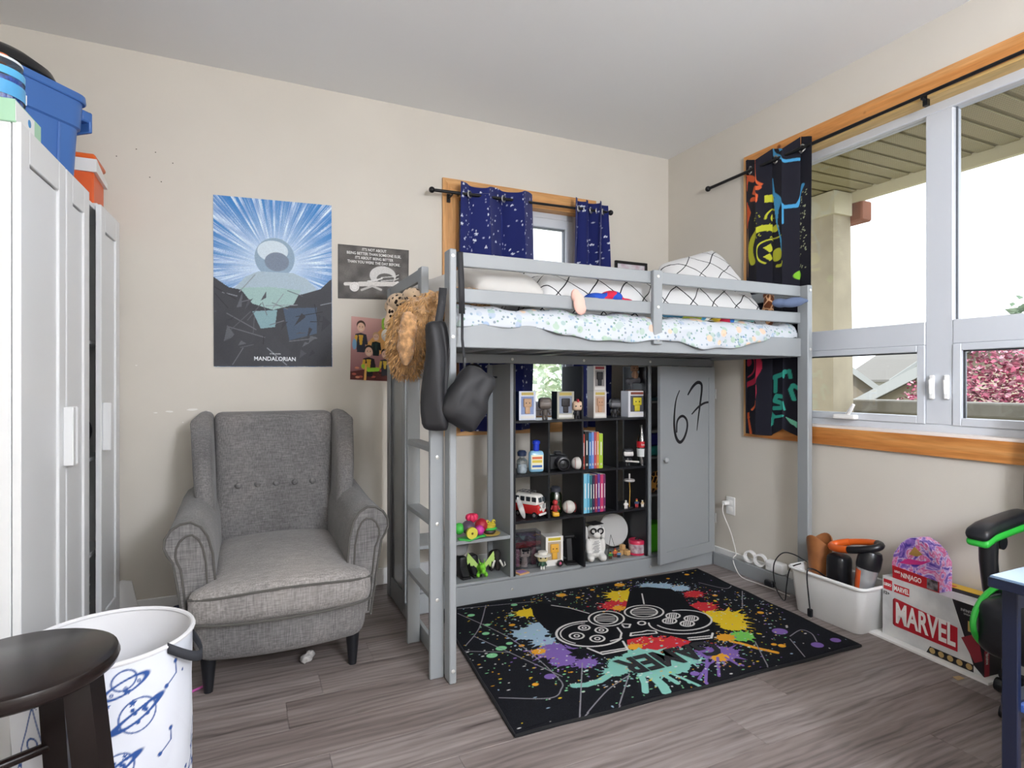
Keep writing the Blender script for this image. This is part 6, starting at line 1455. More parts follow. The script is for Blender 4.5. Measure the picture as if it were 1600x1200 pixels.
cd = thing('toy_card', 'small purple and orange card lying at the shelf edge', 'card', (shp(816, 2.83), 2.842, ZB), .25); part(cd, 'card', MB().box(-.035, .035, -.03, .03, 0, .008, .001), M('#d8a878', rough=.6), False); part(cd, 'picture', MB().rbox((0, 0, .0088), (.024, .02, .001), .0008, (2, 2, 2)), M('#9a78b8', rough=.6))
# bottom bay, right half
wdg = thing('plush_dog', 'white autograph plush dog with black glasses sitting on the bottom shelf', 'soft toy', (shp(929, 2.86) + .012, 2.88, ZB + .002), -.3)
WP = M('#e0deda', rough=.9)
blobpart(wdg, 'body', [((0, 0, .07), (.045, .042, .065)), ((0, -.005, .165), (.05, .045, .045)), ((0, -.045, .155), (.026, .03, .022)), ((-.035, -.045, .025), (.024, .04, .024)), ((.035, -.045, .025), (.024, .04, .024)), ((-.045, -.02, .085), (.016, .022, .045)), ((.045, -.02, .085), (.016, .022, .045))], WP, voxel=.006)
for sg in (-1, 1): blobpart(wdg, 'ear', [((sg * .05, 0, .15), (.012, .024, .045))], WP, voxel=.005); part(wdg, 'glasses_lens', MB().tube([(sg * .021 + .015 * math.cos(q), -.052 - .004, .178 + .015 * math.sin(q)) for q in np.linspace(0, 5.9, 16)], .0045, 6, closed=True), M('#121214', rough=.3))
for k in range(9): part(wdg, 'ink_line', MB().tube([(-.025 + .006 * (k % 3), -.0455 - .001 * (k % 2), .05 + k * .008), (.015 + .005 * (k % 2), -.0465, .055 + k * .008)], .0012, 5), M('#2a2c34'))
part(wdg, 'mortarboard', MB().obox(0, 0, .212, .075, .075, .004, .4), M('#1a1a1e', rough=.6), False)
dp = thing('paddle', 'round white paddle leaning at the back of the bottom shelf', 'paddle', (shp(958, 2.98) + .01, 2.99, ZB + .002), -.1); part(dp, 'disc', MB().lathe([(.0, -.004), (.098, -.004), (.1, 0), (.098, .004), (0, .004)], (0, 0, .125), 32, mat=Matrix.Rotation(math.pi / 2 - .18, 3, 'X')), M('#c2c2c0', rough=.5))
gs_ = thing('toy_easel', 'thin black wire frame in front of the white paddle', 'toy', (shp(955, 2.9) + .01, 2.90, ZB)); part(gs_, 'wire', MB().tube([(-.035, 0, .0), (0, .02, .12), (.035, 0, .0)], .002, 6), M('#151517'))
minifig('green minifigure on the bottom shelf', 951, 2.85, ZB, .048, '#3a7a3a', '#4a3020', dx=.012); minifig('orange minifigure on the bottom shelf', 958, 2.87, ZB, .055, '#c8643a', '#7a2c24', dx=.014); minifig('light blue minifigure on the bottom shelf', 964, 2.85, ZB, .045, '#6a8ab8', '#28303c', dx=.014)
gbk = thing('wooden_blocks', 'small tan wooden block toy beside the pink tin', 'toy', (shp(971, 2.89) + .014, 2.90, ZB), .2)
for a in ((-.02, 0, 0), (.02, 0, 0), (0, 0, .03), (.01, -.03, 0)): part(gbk, 'block', MB().box(a[0] - .014, a[0] + .014, a[1] - .014, a[1] + .014, a[2], a[2] + .028, .002), M('#c8a06a', rough=.6), False)
tn = thing('tin', 'pink and white lidded tin on the bottom shelf', 'tin', (shp(994, 2.86) + .012, 2.87, ZB)); part(tn, 'body', MB().lathe([(.046, 0), (.048, .004), (.048, .07)], n=28), M('#d8d0d2', rough=.35, col2='#8a5a6a', scale=26)); part(tn, 'lid', MB().lathe([(.05, .066), (.05, .084), (.047, .088), (.0, .088)], n=28), M('#c8284e', rough=.35)); part(tn, 'base_band', MB().lathe([(.0488, .002), (.0488, .014)], n=28, caps=False), M('#c8284e', rough=.35)); part(tn, 'knob', MB().ell((0, 0, .09), (.014, .014, .006), 12, 8), M('#2a2024'))
# left bay
pf = thing('play_fruit', 'colourful heap of play fruit on a green leaf in the left bay', 'toy', (shp(732, Yc), Yc - .02, ZS)); part(pf, 'leaf', MB().rbox((0, -.03, .006), (.075, .045, .005), .004, (4, 4, 2), lambda x, y, z: (x, y * (1 - (x / .09) ** 2), z + .008 * math.sin(x * 40))), M('#3fae4a', rough=.5)); part(pf, 'yellow_wheel', MB().lathe([(.03, -.008), (.03, .008)], (-.012, -.062, .036), 18, mat=RX), M('#d8cc48', rough=.5)); part(pf, 'wheel_hub', MB().ell((-.012, -.072, .036), (.006, .003, .006), 8, 6), M('#6a5a20'))
for p, r, c in (((-.012, -.01, .055), .036, '#5a4a5c'), ((.04, -.035, .04), .026, '#c83a9a'), ((.065, .0, .055), .036, '#a82030'), ((.045, -.02, .02), .022, '#7a4a9a'), ((.01, .0, .098), .026, '#d82a50'), ((-.06, .0, .05), .03, '#4ac04a')): part(pf, 'fruit', MB().ell(p, r, 14, 10), M(c, rough=.5))
for k in range(7): a = k * .9; part(pf, 'petal', MB().ell((.01 + .02 * math.cos(a), .018 * math.sin(a) - .005, .104), (.016, .010, .018), 10, 8), M('#e0305c', rough=.5))
fg = thing('toy_frog', 'green frog burger toy on a yellow saucer in the left bay', 'toy', (shp(764, Yc) - .005, Yc - .02, ZS)); part(fg, 'saucer', MB().lathe([(.03, 0), (.056, .006), (.058, .010), (.04, .008)], n=24), M('#d8b85a', rough=.5)); part(fg, 'bun', MB().lathe([(.028, .008), (.034, .018), (.03, .028)], n=18), M('#3a3028')); part(fg, 'lettuce', MB().lathe([(.034, .028), (.042, .034), (.034, .042)], n=18), M('#3fb850')); part(fg, 'top', MB().lathe([(.032, .042), (.034, .055), (.02, .066), (0, .07)], n=18), M('#c8b43a'))
for sg in (-1, 1): part(fg, 'eye', MB().ell((sg * .018, -.012, .072), .011, 10, 8), M('#e0d048')); part(fg, 'pupil', MB().ell((sg * .018, -.022, .073), (.004, .002, .004), 8, 6), M('#141410'))
dr = thing('toy_dragon', 'bright lime green winged toy dragon on the bottom left shelf', 'toy', (shp(755, 2.85), 2.87, ZB + .002), -.2); LG = M('#7fd03a', rough=.45)
blobpart(dr, 'body', [((0, .02, .04), (.026, .035, .03)), ((0, -.02, .055), (.018, .02, .022)), ((0, -.045, .045), (.014, .024, .013)), ((-.022, -.01, .014), (.011, .018, .014)), ((.022, -.01, .014), (.011, .018, .014)), ((0, .06, .03), (.012, .035, .012))], LG, voxel=.005)
for sg in (-1, 1):
    part(dr, 'wing', MB().prism([(0, .0), (.055, .065), (.062, .03), (.056, .0), (.045, .012), (.038, -.02), (.025, -.002), (.012, -.018)], lambda a, b, d: (sg * (.015 + a), .02 + d + a * .2, .06 + b), -.002, .002), M('#b8d878', rough=.5), False); part(dr, 'horn', MB().tube([(sg * .01, -.015, .07), (sg * .016, .005, .095)], [.004, .001], 6), LG)
mm = thing('toy_mammoth', 'black toy mammoth with white tusks on the bottom left shelf', 'toy', (shp(777, 2.9), 2.93, ZB + .002), -.2); blobpart(mm, 'body', [((0, .02, .075), (.034, .05, .036)), ((0, -.03, .10), (.026, .026, .03)), ((0, -.055, .06), (.010, .012, .045)), ((-.02, .0, .03), (.012, .012, .034)), ((.02, .0, .03), (.012, .012, .034)), ((-.02, .05, .03), (.012, .012, .034)), ((.02, .05, .03), (.012, .012, .034))], M('#241f1e', rough=.8), voxel=.006)
for sg in (-1, 1): part(mm, 'tusk', MB().tube([(sg * .014, -.055, .075), (sg * .03, -.075, .045), (sg * .035, -.095, .06), (sg * .03, -.1, .08)], [.006, .0055, .004, .002], 8), M('#e4e0d8', rough=.4))
bo = thing('ankle_boots', 'black boots on the bottom left shelf', 'shoes', (shp(727, 2.9), 2.91, ZB + .002), .1)
for xx in (-.01, .055): part(bo, 'boot', MB().rbox((xx, 0, .055), (.024, .05, .055), .018, (3, 3, 3), lambda x, y, z: (x, y * (1.0 if z < -.01 else .62) + (.0 if z < -.01 else .02), z)), M('#17171a', rough=.5)); part(bo, 'sole', MB().box(xx - .025, xx + .025, -.052, .052, 0, .010, .003), M('#0e0e10', rough=.6))
blob_solo('grey_cloth', [((0, 0, .02), (.05, .04, .025)), ((.02, .02, .05), (.045, .035, .03)), ((-.03, .0, .05), (.03, .03, .03))], M('#8a898a', rough=.95), 'crumpled grey cloth draped on the black boots', 'cloth', (shp(719, 2.92), 2.935, ZB + .115), voxel=.008, disp=.006)
# inside the ajar cabinet
gx = 2.235
solo('storage_tub', MB().rbox((0, 0, .085), (.075, .06, .085), .01, (2, 2, 2)), M('#5fd02c', rough=.4), 'lime green tub at the bottom of the ajar cabinet', 'tub', (gx + .062, 2.905, ZB + .001))
blob_solo('plush_cheetah', [((0, 0, .05), (.045, .05, .05)), ((.03, -.02, .10), (.04, .04, .04))], mat_spots('cheetah', '#e0a050', '#3a2418', 30, .1, True), 'orange spotted soft toy on a shelf of the ajar cabinet', 'soft toy', (gx + .05, 2.89, .471), voxel=.008)
solo('folded_towel', MB().rbox((0, 0, .03), (.08, .07, .03), .02, (3, 3, 2)), M('#2f9a96', rough=.9), 'teal folded towel on a shelf of the ajar cabinet', 'towel', (gx + .062, 2.925, .701)); solo('folded_towel', MB().rbox((0, 0, .04), (.08, .07, .04), .02, (3, 3, 2)), M('#2c2f8a', rough=.9), 'indigo folded towel on top of the teal towel', 'towel', (gx + .062, 2.925, .7615))
solo('magazine', MB().box(-.08, .08, -.07, .07, 0, .02, .002), M('#4a6a78', rough=.5), 'blue-grey magazine on the top shelf of the ajar cabinet', 'magazine', (gx + .062, 2.92, 1.0405), smooth=False)
hk = thing('hanging_cap', 'dark cap hanging at the top of the left bay', 'cap', (shp(740, 2.95), 2.96, 1.17)); blobpart(hk, 'crown', [((0, 0, .04), (.06, .05, .045))], M('#1d2028', rough=.8), voxel=.008); part(hk, 'brim', MB().rbox((.05, -.03, .01), (.07, .03, .006), .005, (4, 3, 2)), M('#1d2028', rough=.8)); part(hk, 'hook', MB().tube([(0, .0, .08), (0, .02, .12), (0, .02, .135)], .003, 6), SCREW)

# ================================================================== FLOOR THINGS BY THE WINDOW WALL
bn = thing('storage_bin', 'white plastic storage bin full of vacuum parts by the window wall', 'bin', (2.625, 1.895, 0), 0)
BINM = M('#e8e8e6', rough=.4, var=.02)
def ring_loop(hx, hy, r, z, n=6):
    pts = []
    for cx, cy, a0 in ((hx - r, hy - r, 0), (-hx + r, hy - r, 90), (-hx + r, -hy + r, 180), (hx - r, -hy + r, 270)):
        for k in range(n): a = math.radians(a0 + 90 * k / (n - 1)); pts.append((cx + r * math.cos(a), cy + r * math.sin(a), z))
    return pts
def loft(loops, close_bottom=True, close_top=False):
    mb = MB(); n = len(loops[0]); vs = [p for l in loops for p in l]; fs = []
    for i in range(len(loops) - 1):
        for k in range(n): fs.append((i * n + k, i * n + (k + 1) % n, (i + 1) * n + (k + 1) % n, (i + 1) * n + k))
    if close_bottom: fs.append(tuple(range(n - 1, -1, -1)))
    if close_top: fs.append(tuple((len(loops) - 1) * n + k for k in range(n)))
    return mb.add(vs, fs)
part(bn, 'tub', loft([ring_loop(.088, .165, .03, .0), ring_loop(.092, .17, .03, .006), ring_loop(.108, .198, .035, .215), ring_loop(.105, .195, .033, .215), ring_loop(.09, .167, .028, .010)], True, True), BINM)
part(bn, 'rim', MB().tube(ring_loop(.111, .201, .035, .215), .008, 8, closed=True), BINM)
vc = thing('handheld_vacuum', 'black and orange handheld vacuum standing in the white bin', 'vacuum', (2.625, 1.82, .02), 0)
OG = M('#e0641f', rough=.35); BP = M('#16171b', rough=.3); SV = M('#c4c6c8', rough=.25, metal=.6)
tilt = Matrix.Rotation(.16, 3, 'Y') @ Matrix.Rotation(.12, 3, 'X')
part(vc, 'dust_bowl', MB().lathe([(.022, .08), (.030, .13), (.042, .22), (.047, .275)], (-.045, -.04, 0), 20, mat=tilt), SV)
part(vc, 'window', MB().lathe([(.0245, .10), (.0325, .135), (.0440, .215), (.0485, .265)], (-.0465, -.042, .0), 20, mat=Matrix.Diagonal((1.0, .62, 1)) @ tilt), M('#c8562a', rough=.15))
part(vc, 'motor', MB().lathe([(.048, .274), (.051, .29), (.050, .335), (.043, .355), (.02, .36)], (-.045, -.04, 0), 20, mat=tilt), BP)
part(vc, 'cyclone', MB().rbox((.0, .07, .20), (.045, .05, .10), .03, (3, 3, 4)), BP)
part(vc, 'nozzle', MB().obox(.0, .055, .09, .05, .13, .09, 0, .015, .5), BP)
hp_ = [(.01 + .05 * math.cos(q), -.005 + .118 * math.sin(q), .355 + .035 * math.cos(q + .4) * .4 - .02 * math.sin(q)) for q in np.linspace(0, 2 * math.pi, 25)[:-1]]
part(vc, 'handle', MB().tube([hp_[i % 24] for i in range(2, 13)], .017, 10), OG); part(vc, 'handle_grip', MB().tube([hp_[i % 24] for i in range(12, 22)], .017, 10), BP); part(vc, 'handle', MB().tube([hp_[i % 24] for i in range(21, 27)], .015, 10), OG)
part(vc, 'vent', MB().tube([(-.03, .05, .27), (-.035, .1, .26)], .008, 8), M('#8a8c90', rough=.3))
bt = thing('leather_boot', 'brown leather boot standing in the white bin', 'boot', (2.65, 2.015, .015))
n = 28; loops = []
for z, r in ((0.02, .040), (.08, .040), (.16, .044), (.25, .050), (.33, .056), (.345, .056)):
    top = z > .3; loops.append([(r * math.cos(2 * math.pi * k / n), r * 1.1 * math.sin(2 * math.pi * k / n), z + (.022 * math.cos(4 * math.pi * k / n) if top else 0)) for k in range(n)])
inn = [[(x * .92, y * .92, z) for x, y, z in l] for l in reversed(loops)]
part(bt, 'shaft', loft(loops + inn, False, False), M('#9a6238', rough=.5, var=.2, scale=10)); part(bt, 'foot', MB().rbox((-.0, -.04, .035), (.038, .085, .03), .025, (3, 4, 3)), M('#8a5430', rough=.5)); part(bt, 'seam', MB().tube([(.0455 * math.cos(q), .05 * math.sin(q), .17 + .006 * math.sin(3 * q)) for q in np.linspace(0, 6.2, 28)], .002, 5), M('#d0a070'))
def smooth(pts, n=6):
    pts = [Vector(p) for p in pts]; out = []
    for i in range(len(pts) - 1):
        p0, p1, p2, p3 = pts[max(i - 1, 0)], pts[i], pts[i + 1], pts[min(i + 2, len(pts) - 1)]
        for k in range(n): t = k / n; out.append(.5 * ((2 * p1) + (p2 - p0) * t + (2 * p0 - 5 * p1 + 4 * p2 - p3) * t * t + (3 * p1 - p0 - 3 * p2 + p3) * t ** 3))
    return out + [pts[-1]]
pc_ = thing('vacuum_lead', 'black power cord with plug hanging over the front of the white bin', 'cord', (2.5, 1.93, 0))
o_ = Vector((2.5, 1.93, 0)); rel = lambda p: tuple(Vector(p) - o_)
part(pc_, 'cable', MB().tube([rel(p) for p in smooth([(2.58, 1.93, .20), (2.54, 1.95, .232), (2.505, 1.965, .238), (2.495, 1.965, .20), (2.492, 1.955, .12), (2.49, 1.945, .055)])], .0035, 8), BP); part(pc_, 'plug', MB().rbox(rel((2.489, 1.943, .035)), (.009, .012, .02), .006, (2, 2, 2)), BP)
for dy in (-.004, .004): part(pc_, 'prong', MB().box(*(lambda p: (p[0] - .001, p[0] + .001, p[1] + dy - .001, p[1] + dy + .001, p[2] - .012, p[2]))(rel((2.489, 1.943, .016)))), SCREW, False)
c2 = thing('headset_cord', 'thin black looped cord with a black plug behind the bin', 'cord', (2.63, 2.2, 0)); o_ = Vector((2.63, 2.2, 0))
part(c2, 'cable', MB().tube([rel(p) for p in smooth([(2.62, 2.06, .23), (2.60, 2.13, .255), (2.60, 2.2, .24), (2.61, 2.26, .16), (2.60, 2.24, .05), (2.56, 2.15, .012), (2.54, 2.12, .10), (2.53, 2.09, .20), (2.56, 2.05, .235)])], .003, 8), BP); part(c2, 'plug', MB().rbox(rel((2.615, 2.29, .05)), (.018, .03, .018), .012, (2, 3, 2)), BP)
# wall socket, charger, white cable, tape rolls
ot = thing('wall_outlet', 'white wall outlet beside the cabinet', 'outlet', (XR, 2.726, .378)); part(ot, 'plate', MB().box(-.007, -.0005, -.037, .037, -.056, .056, .003), WHITE)
for zz in (.02, -.02): part(ot, 'socket', MB().rbox((-.0075, 0, zz), (.002, .017, .014), .0018, (2, 2, 2)), M('#f6f5f2', rough=.3))
cg = thing('phone_charger', 'white phone charger with a long white cable in the outlet', 'charger', (XR, 2.74, .395)); part(cg, 'body', MB().box(-.05, -.0095, -.012, .016, -.012, .012, .004), M('#f4f3f0', rough=.3)); o_ = Vector((XR, 2.74, .395))
part(cg, 'cable', MB().tube([rel(p) for p in smooth([(XR - .052, 2.742, .39), (XR - .056, 2.735, .33), (XR - .03, 2.70, .22), (XR - .022, 2.665, .10), (2.712, 2.645, .084), (2.692, 2.62, .05), (2.665, 2.54, .004), (2.66, 2.42, .004), (2.665, 2.30, .004), (2.66, 2.20, .004)])], .0025, 8), M('#f0eee8', rough=.4))
for i, (px, yy, lab) in enumerate(((1178, 2.535, 'white tape roll nearer the cabinet on the floor rail'), (1196, 2.46, 'white tape roll nearer the bin on the floor rail'))):
    t = thing('tape_roll', lab, 'tape roll', (2.732, yy, .079), .25 + i * .1); part(t, 'roll', MB().lathe([(.036, -.012), (.036, .012), (.027, .012), (.027, -.012), (.036, -.012)], (0, 0, .036), 28, mat=Matrix.Rotation(math.pi / 2 + .0, 3, 'Y') @ Matrix.Rotation(0, 3, 'X'), caps=False), M('#f1f0ee', rough=.5))
ps = thing('power_adapter', 'white boxy power adapter on the floor rail behind the cords', 'adapter', (2.728, 2.345, .079)); part(ps, 'body', MB().rbox((0, 0, .03), (.024, .06, .03), .010, (2, 4, 2)), M('#efefed', rough=.35)); part(ps, 'socket', MB().rbox((-.024, .03, .035), (.002, .016, .012), .0015, (2, 2, 2)), M('#dcdcda'))
# large toy set carton and friends
A = Vector((2.640, 1.688)); B = Vector((2.596, 1.268)); bd = (B - A).normalized(); bnrm = Vector((bd.y, -bd.x)); bnrm = bnrm if bnrm.x < 0 else -bnrm
BLn, BT, BHt = (B - A).length, .098, .262
fb = solo('foam_sheet', MB().box(-.075, .075, -.23, .27, 0, .010, .001), M('#f3f2ef', rough=.8), 'thin white foam sheet lying under the big toy set carton', 'board', (2.655, 1.46, 0.0005), math.atan2(bd.y, bd.x) + math.pi / 2 + .02, smooth=False)
big = thing('toy_set_box', 'large white and red toy set carton standing against the window wall', 'box', (A.x, A.y, .0115))
def bf(a, b, d): p = bd * a + bnrm * d; return (p.x, p.y, b)
def bpan(par, name, pts, col, d0=.0, d1=.0012, rough=.35): return part(par, name, MB().prism(pts, bf, d0, d1), M(col, rough=rough) if isinstance(col, str) else col, False)
R4 = lambda a0, a1, b0, b1: [(a0, b0), (a1, b0), (a1, b1), (a0, b1)]
bpan(big, 'carton', R4(0, BLn, 0, BHt), M('#e2e2e0', rough=.35, col2='#c4c5c6', scale=9), -BT, 0)
bpan(big, 'side_print', [(.305, BHt), (BLn, BHt), (BLn, .0), (.385, .03)], '#1d1a20'); bpan(big, 'side_print', [(.34, .12), (.40, .16), (BLn - .004, .06), (.39, .04)], '#8a2a34', .0012, .0018)
bpan(big, 'side_print', R4(.365, .405, .155, .195), '#b89a5a', .0012, .002); bpan(big, 'bottom_strip', [(.20, .0), (.385, .0), (.385, .03), (.215, .03)], '#1a181c', .0, .001)
for k in range(5): bpan(big, 'medallion', [(.225 + k * .036 + .012 * math.cos(q), .016 + .012 * math.sin(q)) for q in np.linspace(0, 2 * math.pi, 13)[:-1]], '#b89a62', .001, .002)
bpan(big, 'brand_square', R4(.006, .046, .205, .25), '#c4202c'); bpan(big, 'brand_strip', R4(.056, .125, .205, .24), '#c4202c')
bpan(big, 'red_block', [(.058, .055), (.325, .055), (.325, .152), (.058, .178)], '#b81f2e'); bpan(big, 'red_block_edge', [(.05, .06), (.058, .055), (.058, .178), (.05, .17)], '#8a1622')
xd = (bd.x, bd.y, 0)
def btxt(s_, size, a, b, col, bold=0.0, sx=1.0, d=.002, par=None, space=1.0): return lettering(par or big, s_, size, M(col, rough=.4), plane_mx(bf(a, b, d), xd, (0, 0, 1)), bold, sx, space=space)
btxt('MARVEL', .125, .190, .112, '#eeeae6', .0035, .56, .0025); btxt('MARVEL', .030, .0905, .2225, '#f4f2ee', .0007, .62); btxt('LEGO', .017, .026, .2275, '#f6f4f0', .0008, .8); btxt('12+', .020, .020, .188, '#2a2a2e', .0004); btxt('INFINITY', .015, .362, .232, '#c4c2c4', 0, .8); btxt('SAGA', .010, .362, .219, '#c4c2c4')
part(big, 'end_print', MB().prism(R4(.0, BT, .0, BHt), lambda a, b, d: tuple((Vector(bf(BLn + d, b, -a)))), .0, .0012), M('#211d22', rough=.35), False); part(big, 'end_strip', MB().prism(R4(.0, .028, .0, .10), lambda a, b, d: tuple((Vector(bf(BLn + d, b, -a)))), .0012, .002), M('#9a2030', rough=.35), False)
tl = bf(BLn + .0025, .07, -.014); lettering(big, 'MARVEL', .018, M('#ddd8d4', rough=.4), plane_mx(tl, (0, 0, 1), (-bnrm.x * -1, -bnrm.y * -1, 0)), .0004, .7)
part(big, 'top_print', MB().prism(R4(.06, .16, .025, .05), lambda a, b, d: tuple(Vector(bf(a, BHt + d, -b))), 0, .0006), M('#c4202c', rough=.4), False)
sm = thing('dragon_set_box', 'pink and purple dome-shaped toy carton on top of the big carton', 'box', (A.x, A.y, .0115 + BHt + .0008))
dome = [(.04, .0), (.245, .0), (.245, .12), (.225, .16), (.19, .19), (.15, .205), (.11, .195), (.075, .16), (.045, .11), (.035, .06)]
def sf_(a, b, d): return bf(a, b, d - .012)
m, nt, b_ = _new('swirl'); setp(b_, .3); tcn = nt.nodes.new('ShaderNodeTexCoord'); nz = nt.nodes.new('ShaderNodeTexNoise'); nz.inputs['Scale'].default_value = 16; nz.inputs['Distortion'].default_value = 2.5; nt.links.new(tcn.outputs['Object'], nz.inputs['Vector']); rr_ = ramp(nt, [(.32, '#4a34a0'), (.44, '#a078d0'), (.52, '#e8d4ec'), (.58, '#d8489c'), (.7, '#f0b8d8')]); nt.links.new(nz.outputs['Fac'], rr_.inputs['Fac']); nt.links.new(rr_.outputs['Color'], b_.inputs['Base Color'])
part(sm, 'carton', MB().prism(dome, sf_, -.075, 0), m, False); part(sm, 'red_band', MB().prism([(.04, .0), (.245, .0), (.245, .045), (.038, .055)], sf_, 0, .0015), M('#b81c28', rough=.35), False); part(sm, 'band_figure', MB().prism(R4(.195, .24, .004, .046), sf_, .0015, .003), M('#3a3034', rough=.4, col2='#8a8488', scale=60), False)
part(sm, 'golden_shape', MB().prism([(.115, .125), (.14, .165), (.16, .15), (.175, .14), (.15, .125)], sf_, 0, .002), M('#b8904a', rough=.4), False); part(sm, 'pink_sweep', MB().prism([(.07, .075), (.11, .105), (.17, .11), (.215, .125), (.17, .095), (.11, .08)], sf_, 0, .0015), M('#d8388c', rough=.4), False)
q = sf_(.125, .024, .0025); lettering(sm, 'NINJAGO', .030, M('#f4eee8', rough=.4), plane_mx(q, xd, (0, 0, 1)), .0004, .72); q = sf_(.062, .032, .0025); lettering(sm, 'LEGO', .013, M('#f4eee8', rough=.4), plane_mx(q, xd, (0, 0, 1)), .0004, .8)
yb = thing('yellow_box', 'yellow topped toy carton wedged behind the big carton', 'box', (2.73, 1.39, 0.001), 0); part(yb, 'carton', MB().box(-.028, .03, -.10, .075, 0, .288, .001), M('#2a262a', rough=.4), False); part(yb, 'top_print', MB().box(-.028, .03, -.10, .075, .288, .2895), M('#e0b428', rough=.4), False); part(yb, 'brand_square', MB().box(-.02, .0, .04, .065, .2895, .29), M('#c8402c', rough=.4), False)
solo('card_scrap', MB().prism([(-.02, -.01), (.02, -.012), (.022, .008), (-.01, .014)], lambda a, b, d: (a, b, d), 0, .002), M('#c9ab80', rough=.8), 'torn tan cardboard scrap on the floor before the big carton', 'scrap', (onZ(1497, 1060, 0).x, onZ(1497, 1060, 0).y, .0005), smooth=False)

# ================================================================== GAMING CHAIR AND DESK
gcx, gcy = 2.525, 1.0
gch = thing('gaming_chair', 'black and green gaming chair between the desk and the window wall', 'chair', (gcx, gcy, 0)); LTH = M('#1a1b20', rough=.35, spec=.5); GRN_ = M('#2fae3c', rough=.35)
part(gch, 'seat', MB().rbox((-.03, 0, .31), (.205, .165, .10), .06, (6, 6, 3)), LTH)
ring = [(-.03 + .212 * math.cos(q) * (1 if abs(math.cos(q)) < .8 else .98), .150, .315 + .112 * math.sin(q)) for q in np.linspace(0, 2 * math.pi, 33)[:-1]]
part(gch, 'piping', MB().tube(ring, .010, 8, closed=True), GRN_)
part(gch, 'side_panel', MB().rbox((.06, .155, .37), (.10, .012, .05), .011, (4, 2, 3)), GRN_); part(gch, 'mesh_panel', MB().rbox((-.08, .16, .33), (.03, .008, .06), .006, (2, 2, 3)), M('#5a5c60', rough=.7, var=.5, scale=150))
part(gch, 'backrest', MB().rbox((.19, 0, .75), (.035, .20, .36), .045, (3, 6, 8), lambda x, y, z: (x + .08 * (z + .36) * .3, y * (1 - .15 * abs(z / .36)), z)), LTH); part(gch, 'back_stripe', MB().rbox((.178, 0, .75), (.026, .05, .30), .02, (2, 3, 5), lambda x, y, z: (x + .08 * (z + .36) * .3 - .005, y, z)), GRN_)
for sg in (1, -1):
    yy = sg * .19
    part(gch, 'arm_pad', MB().rbox((.025, yy, .632), (.17, .040, .022), .021, (8, 3, 3), lambda x, y, z: (x, y, z + (-.035 * max(0, (-x - .09) / .11) ** 1.5 + .012 * math.sin(x * 9)))), LTH)
    part(gch, 'arm_trim', MB().rbox((.025, yy, .602), (.163, .038, .016), .015, (8, 3, 3), lambda x, y, z: (x, y, z + (-.035 * max(0, (-x - .09) / .11) ** 1.5 + .012 * math.sin(x * 9)))), GRN_)
    part(gch, 'arm_post', MB().tube([(-.06, yy, .59), (-.06, yy, .50), (-.05, yy * .98, .40), (-.03, yy * .85, .26)], [.030, .028, .027, .025], 10), BP); part(gch, 'arm_pivot', MB().lathe([(.026, -.022), (.026, .022)], (-.005, yy, .565), 16, mat=RX), BP)
part(gch, 'gas_lift', MB().tube([(0, 0, .08), (0, 0, .22)], .028, 12), BP)
for k in range(5):
    a = math.radians(155 + 72 * k); e = Vector((math.cos(a), math.sin(a), 0)) * .19
    part(gch, 'base_spoke', MB().tube([(0, 0, .09), (e.x, e.y, .07)], [.026, .018], 8), BP); part(gch, 'caster', MB().lathe([(.024, -.016), (.027, 0), (.024, .016)], (e.x, e.y, .028), 14, mat=RX), BP)
dk = thing('desk', 'dark navy desk with a pale glossy top cut by the picture edge', 'desk', (1.584, .764, 0)); NVY = M('#121a33', rough=.35)
part(dk, 'top', MB().box(0, .95, -.52, 0, .676, .70, .003), M('#7f9ab8', rough=.18, spec=.6)); part(dk, 'edge_band', MB().box(-.002, .952, -.522, .002, .672, .6955, .002), NVY)
for xx, yy in ((.035, -.028), (.915, -.028), (.035, -.492), (.915, -.492)): part(dk, 'leg', MB().box(xx - .008, xx + .008, yy - .016, yy + .016, 0, .672, .002), NVY, False)
part(dk, 'apron', MB().box(.04, .91, -.032, -.012, .62, .672, .002), NVY, False); part(dk, 'lower_shelf', MB().box(.04, .91, -.50, -.02, .39, .408, .002), M('#3f5fa8', rough=.3), False); part(dk, 'shelf_rail', MB().box(.04, .91, -.04, -.004, .37, .412, .002), NVY, False)

# ================================================================== ON TOP OF THE WARDROBE
ZW = 1.8955
tt = thing('storage_tote', 'blue plastic storage tote on top of the wardrobe', 'tote', (-.812, 2.745, ZW), -.686); tt.scale = (.95, 1.05, 1.12); TB = M('#4470b4', rough=.4)
lp_ = [ring_loop(.105, .185, .05, 0), ring_loop(.112, .192, .05, .015), ring_loop(.124, .203, .055, .235), ring_loop(.132, .211, .055, .24), ring_loop(.136, .215, .055, .33)]
part(tt, 'tub', loft(lp_, True, True), TB)
part(tt, 'lid', loft([ring_loop(.142, .222, .055, .33), ring_loop(.145, .225, .055, .334), ring_loop(.143, .223, .055, .356), ring_loop(.125, .205, .05, .36)], True, True), TB)
for yy in (-.11, .0, .11): part(tt, 'rib', MB().tube([(.1135, yy, .015), (.1245, yy, .232)], .006, 6), TB)
for sg in (1, -1): part(tt, 'handle', MB().box(-.05, .10, sg * .213, sg * .255, .285, .325, .006).box(-.05, .10, sg * .243, sg * .257, .25, .325, .004), TB)
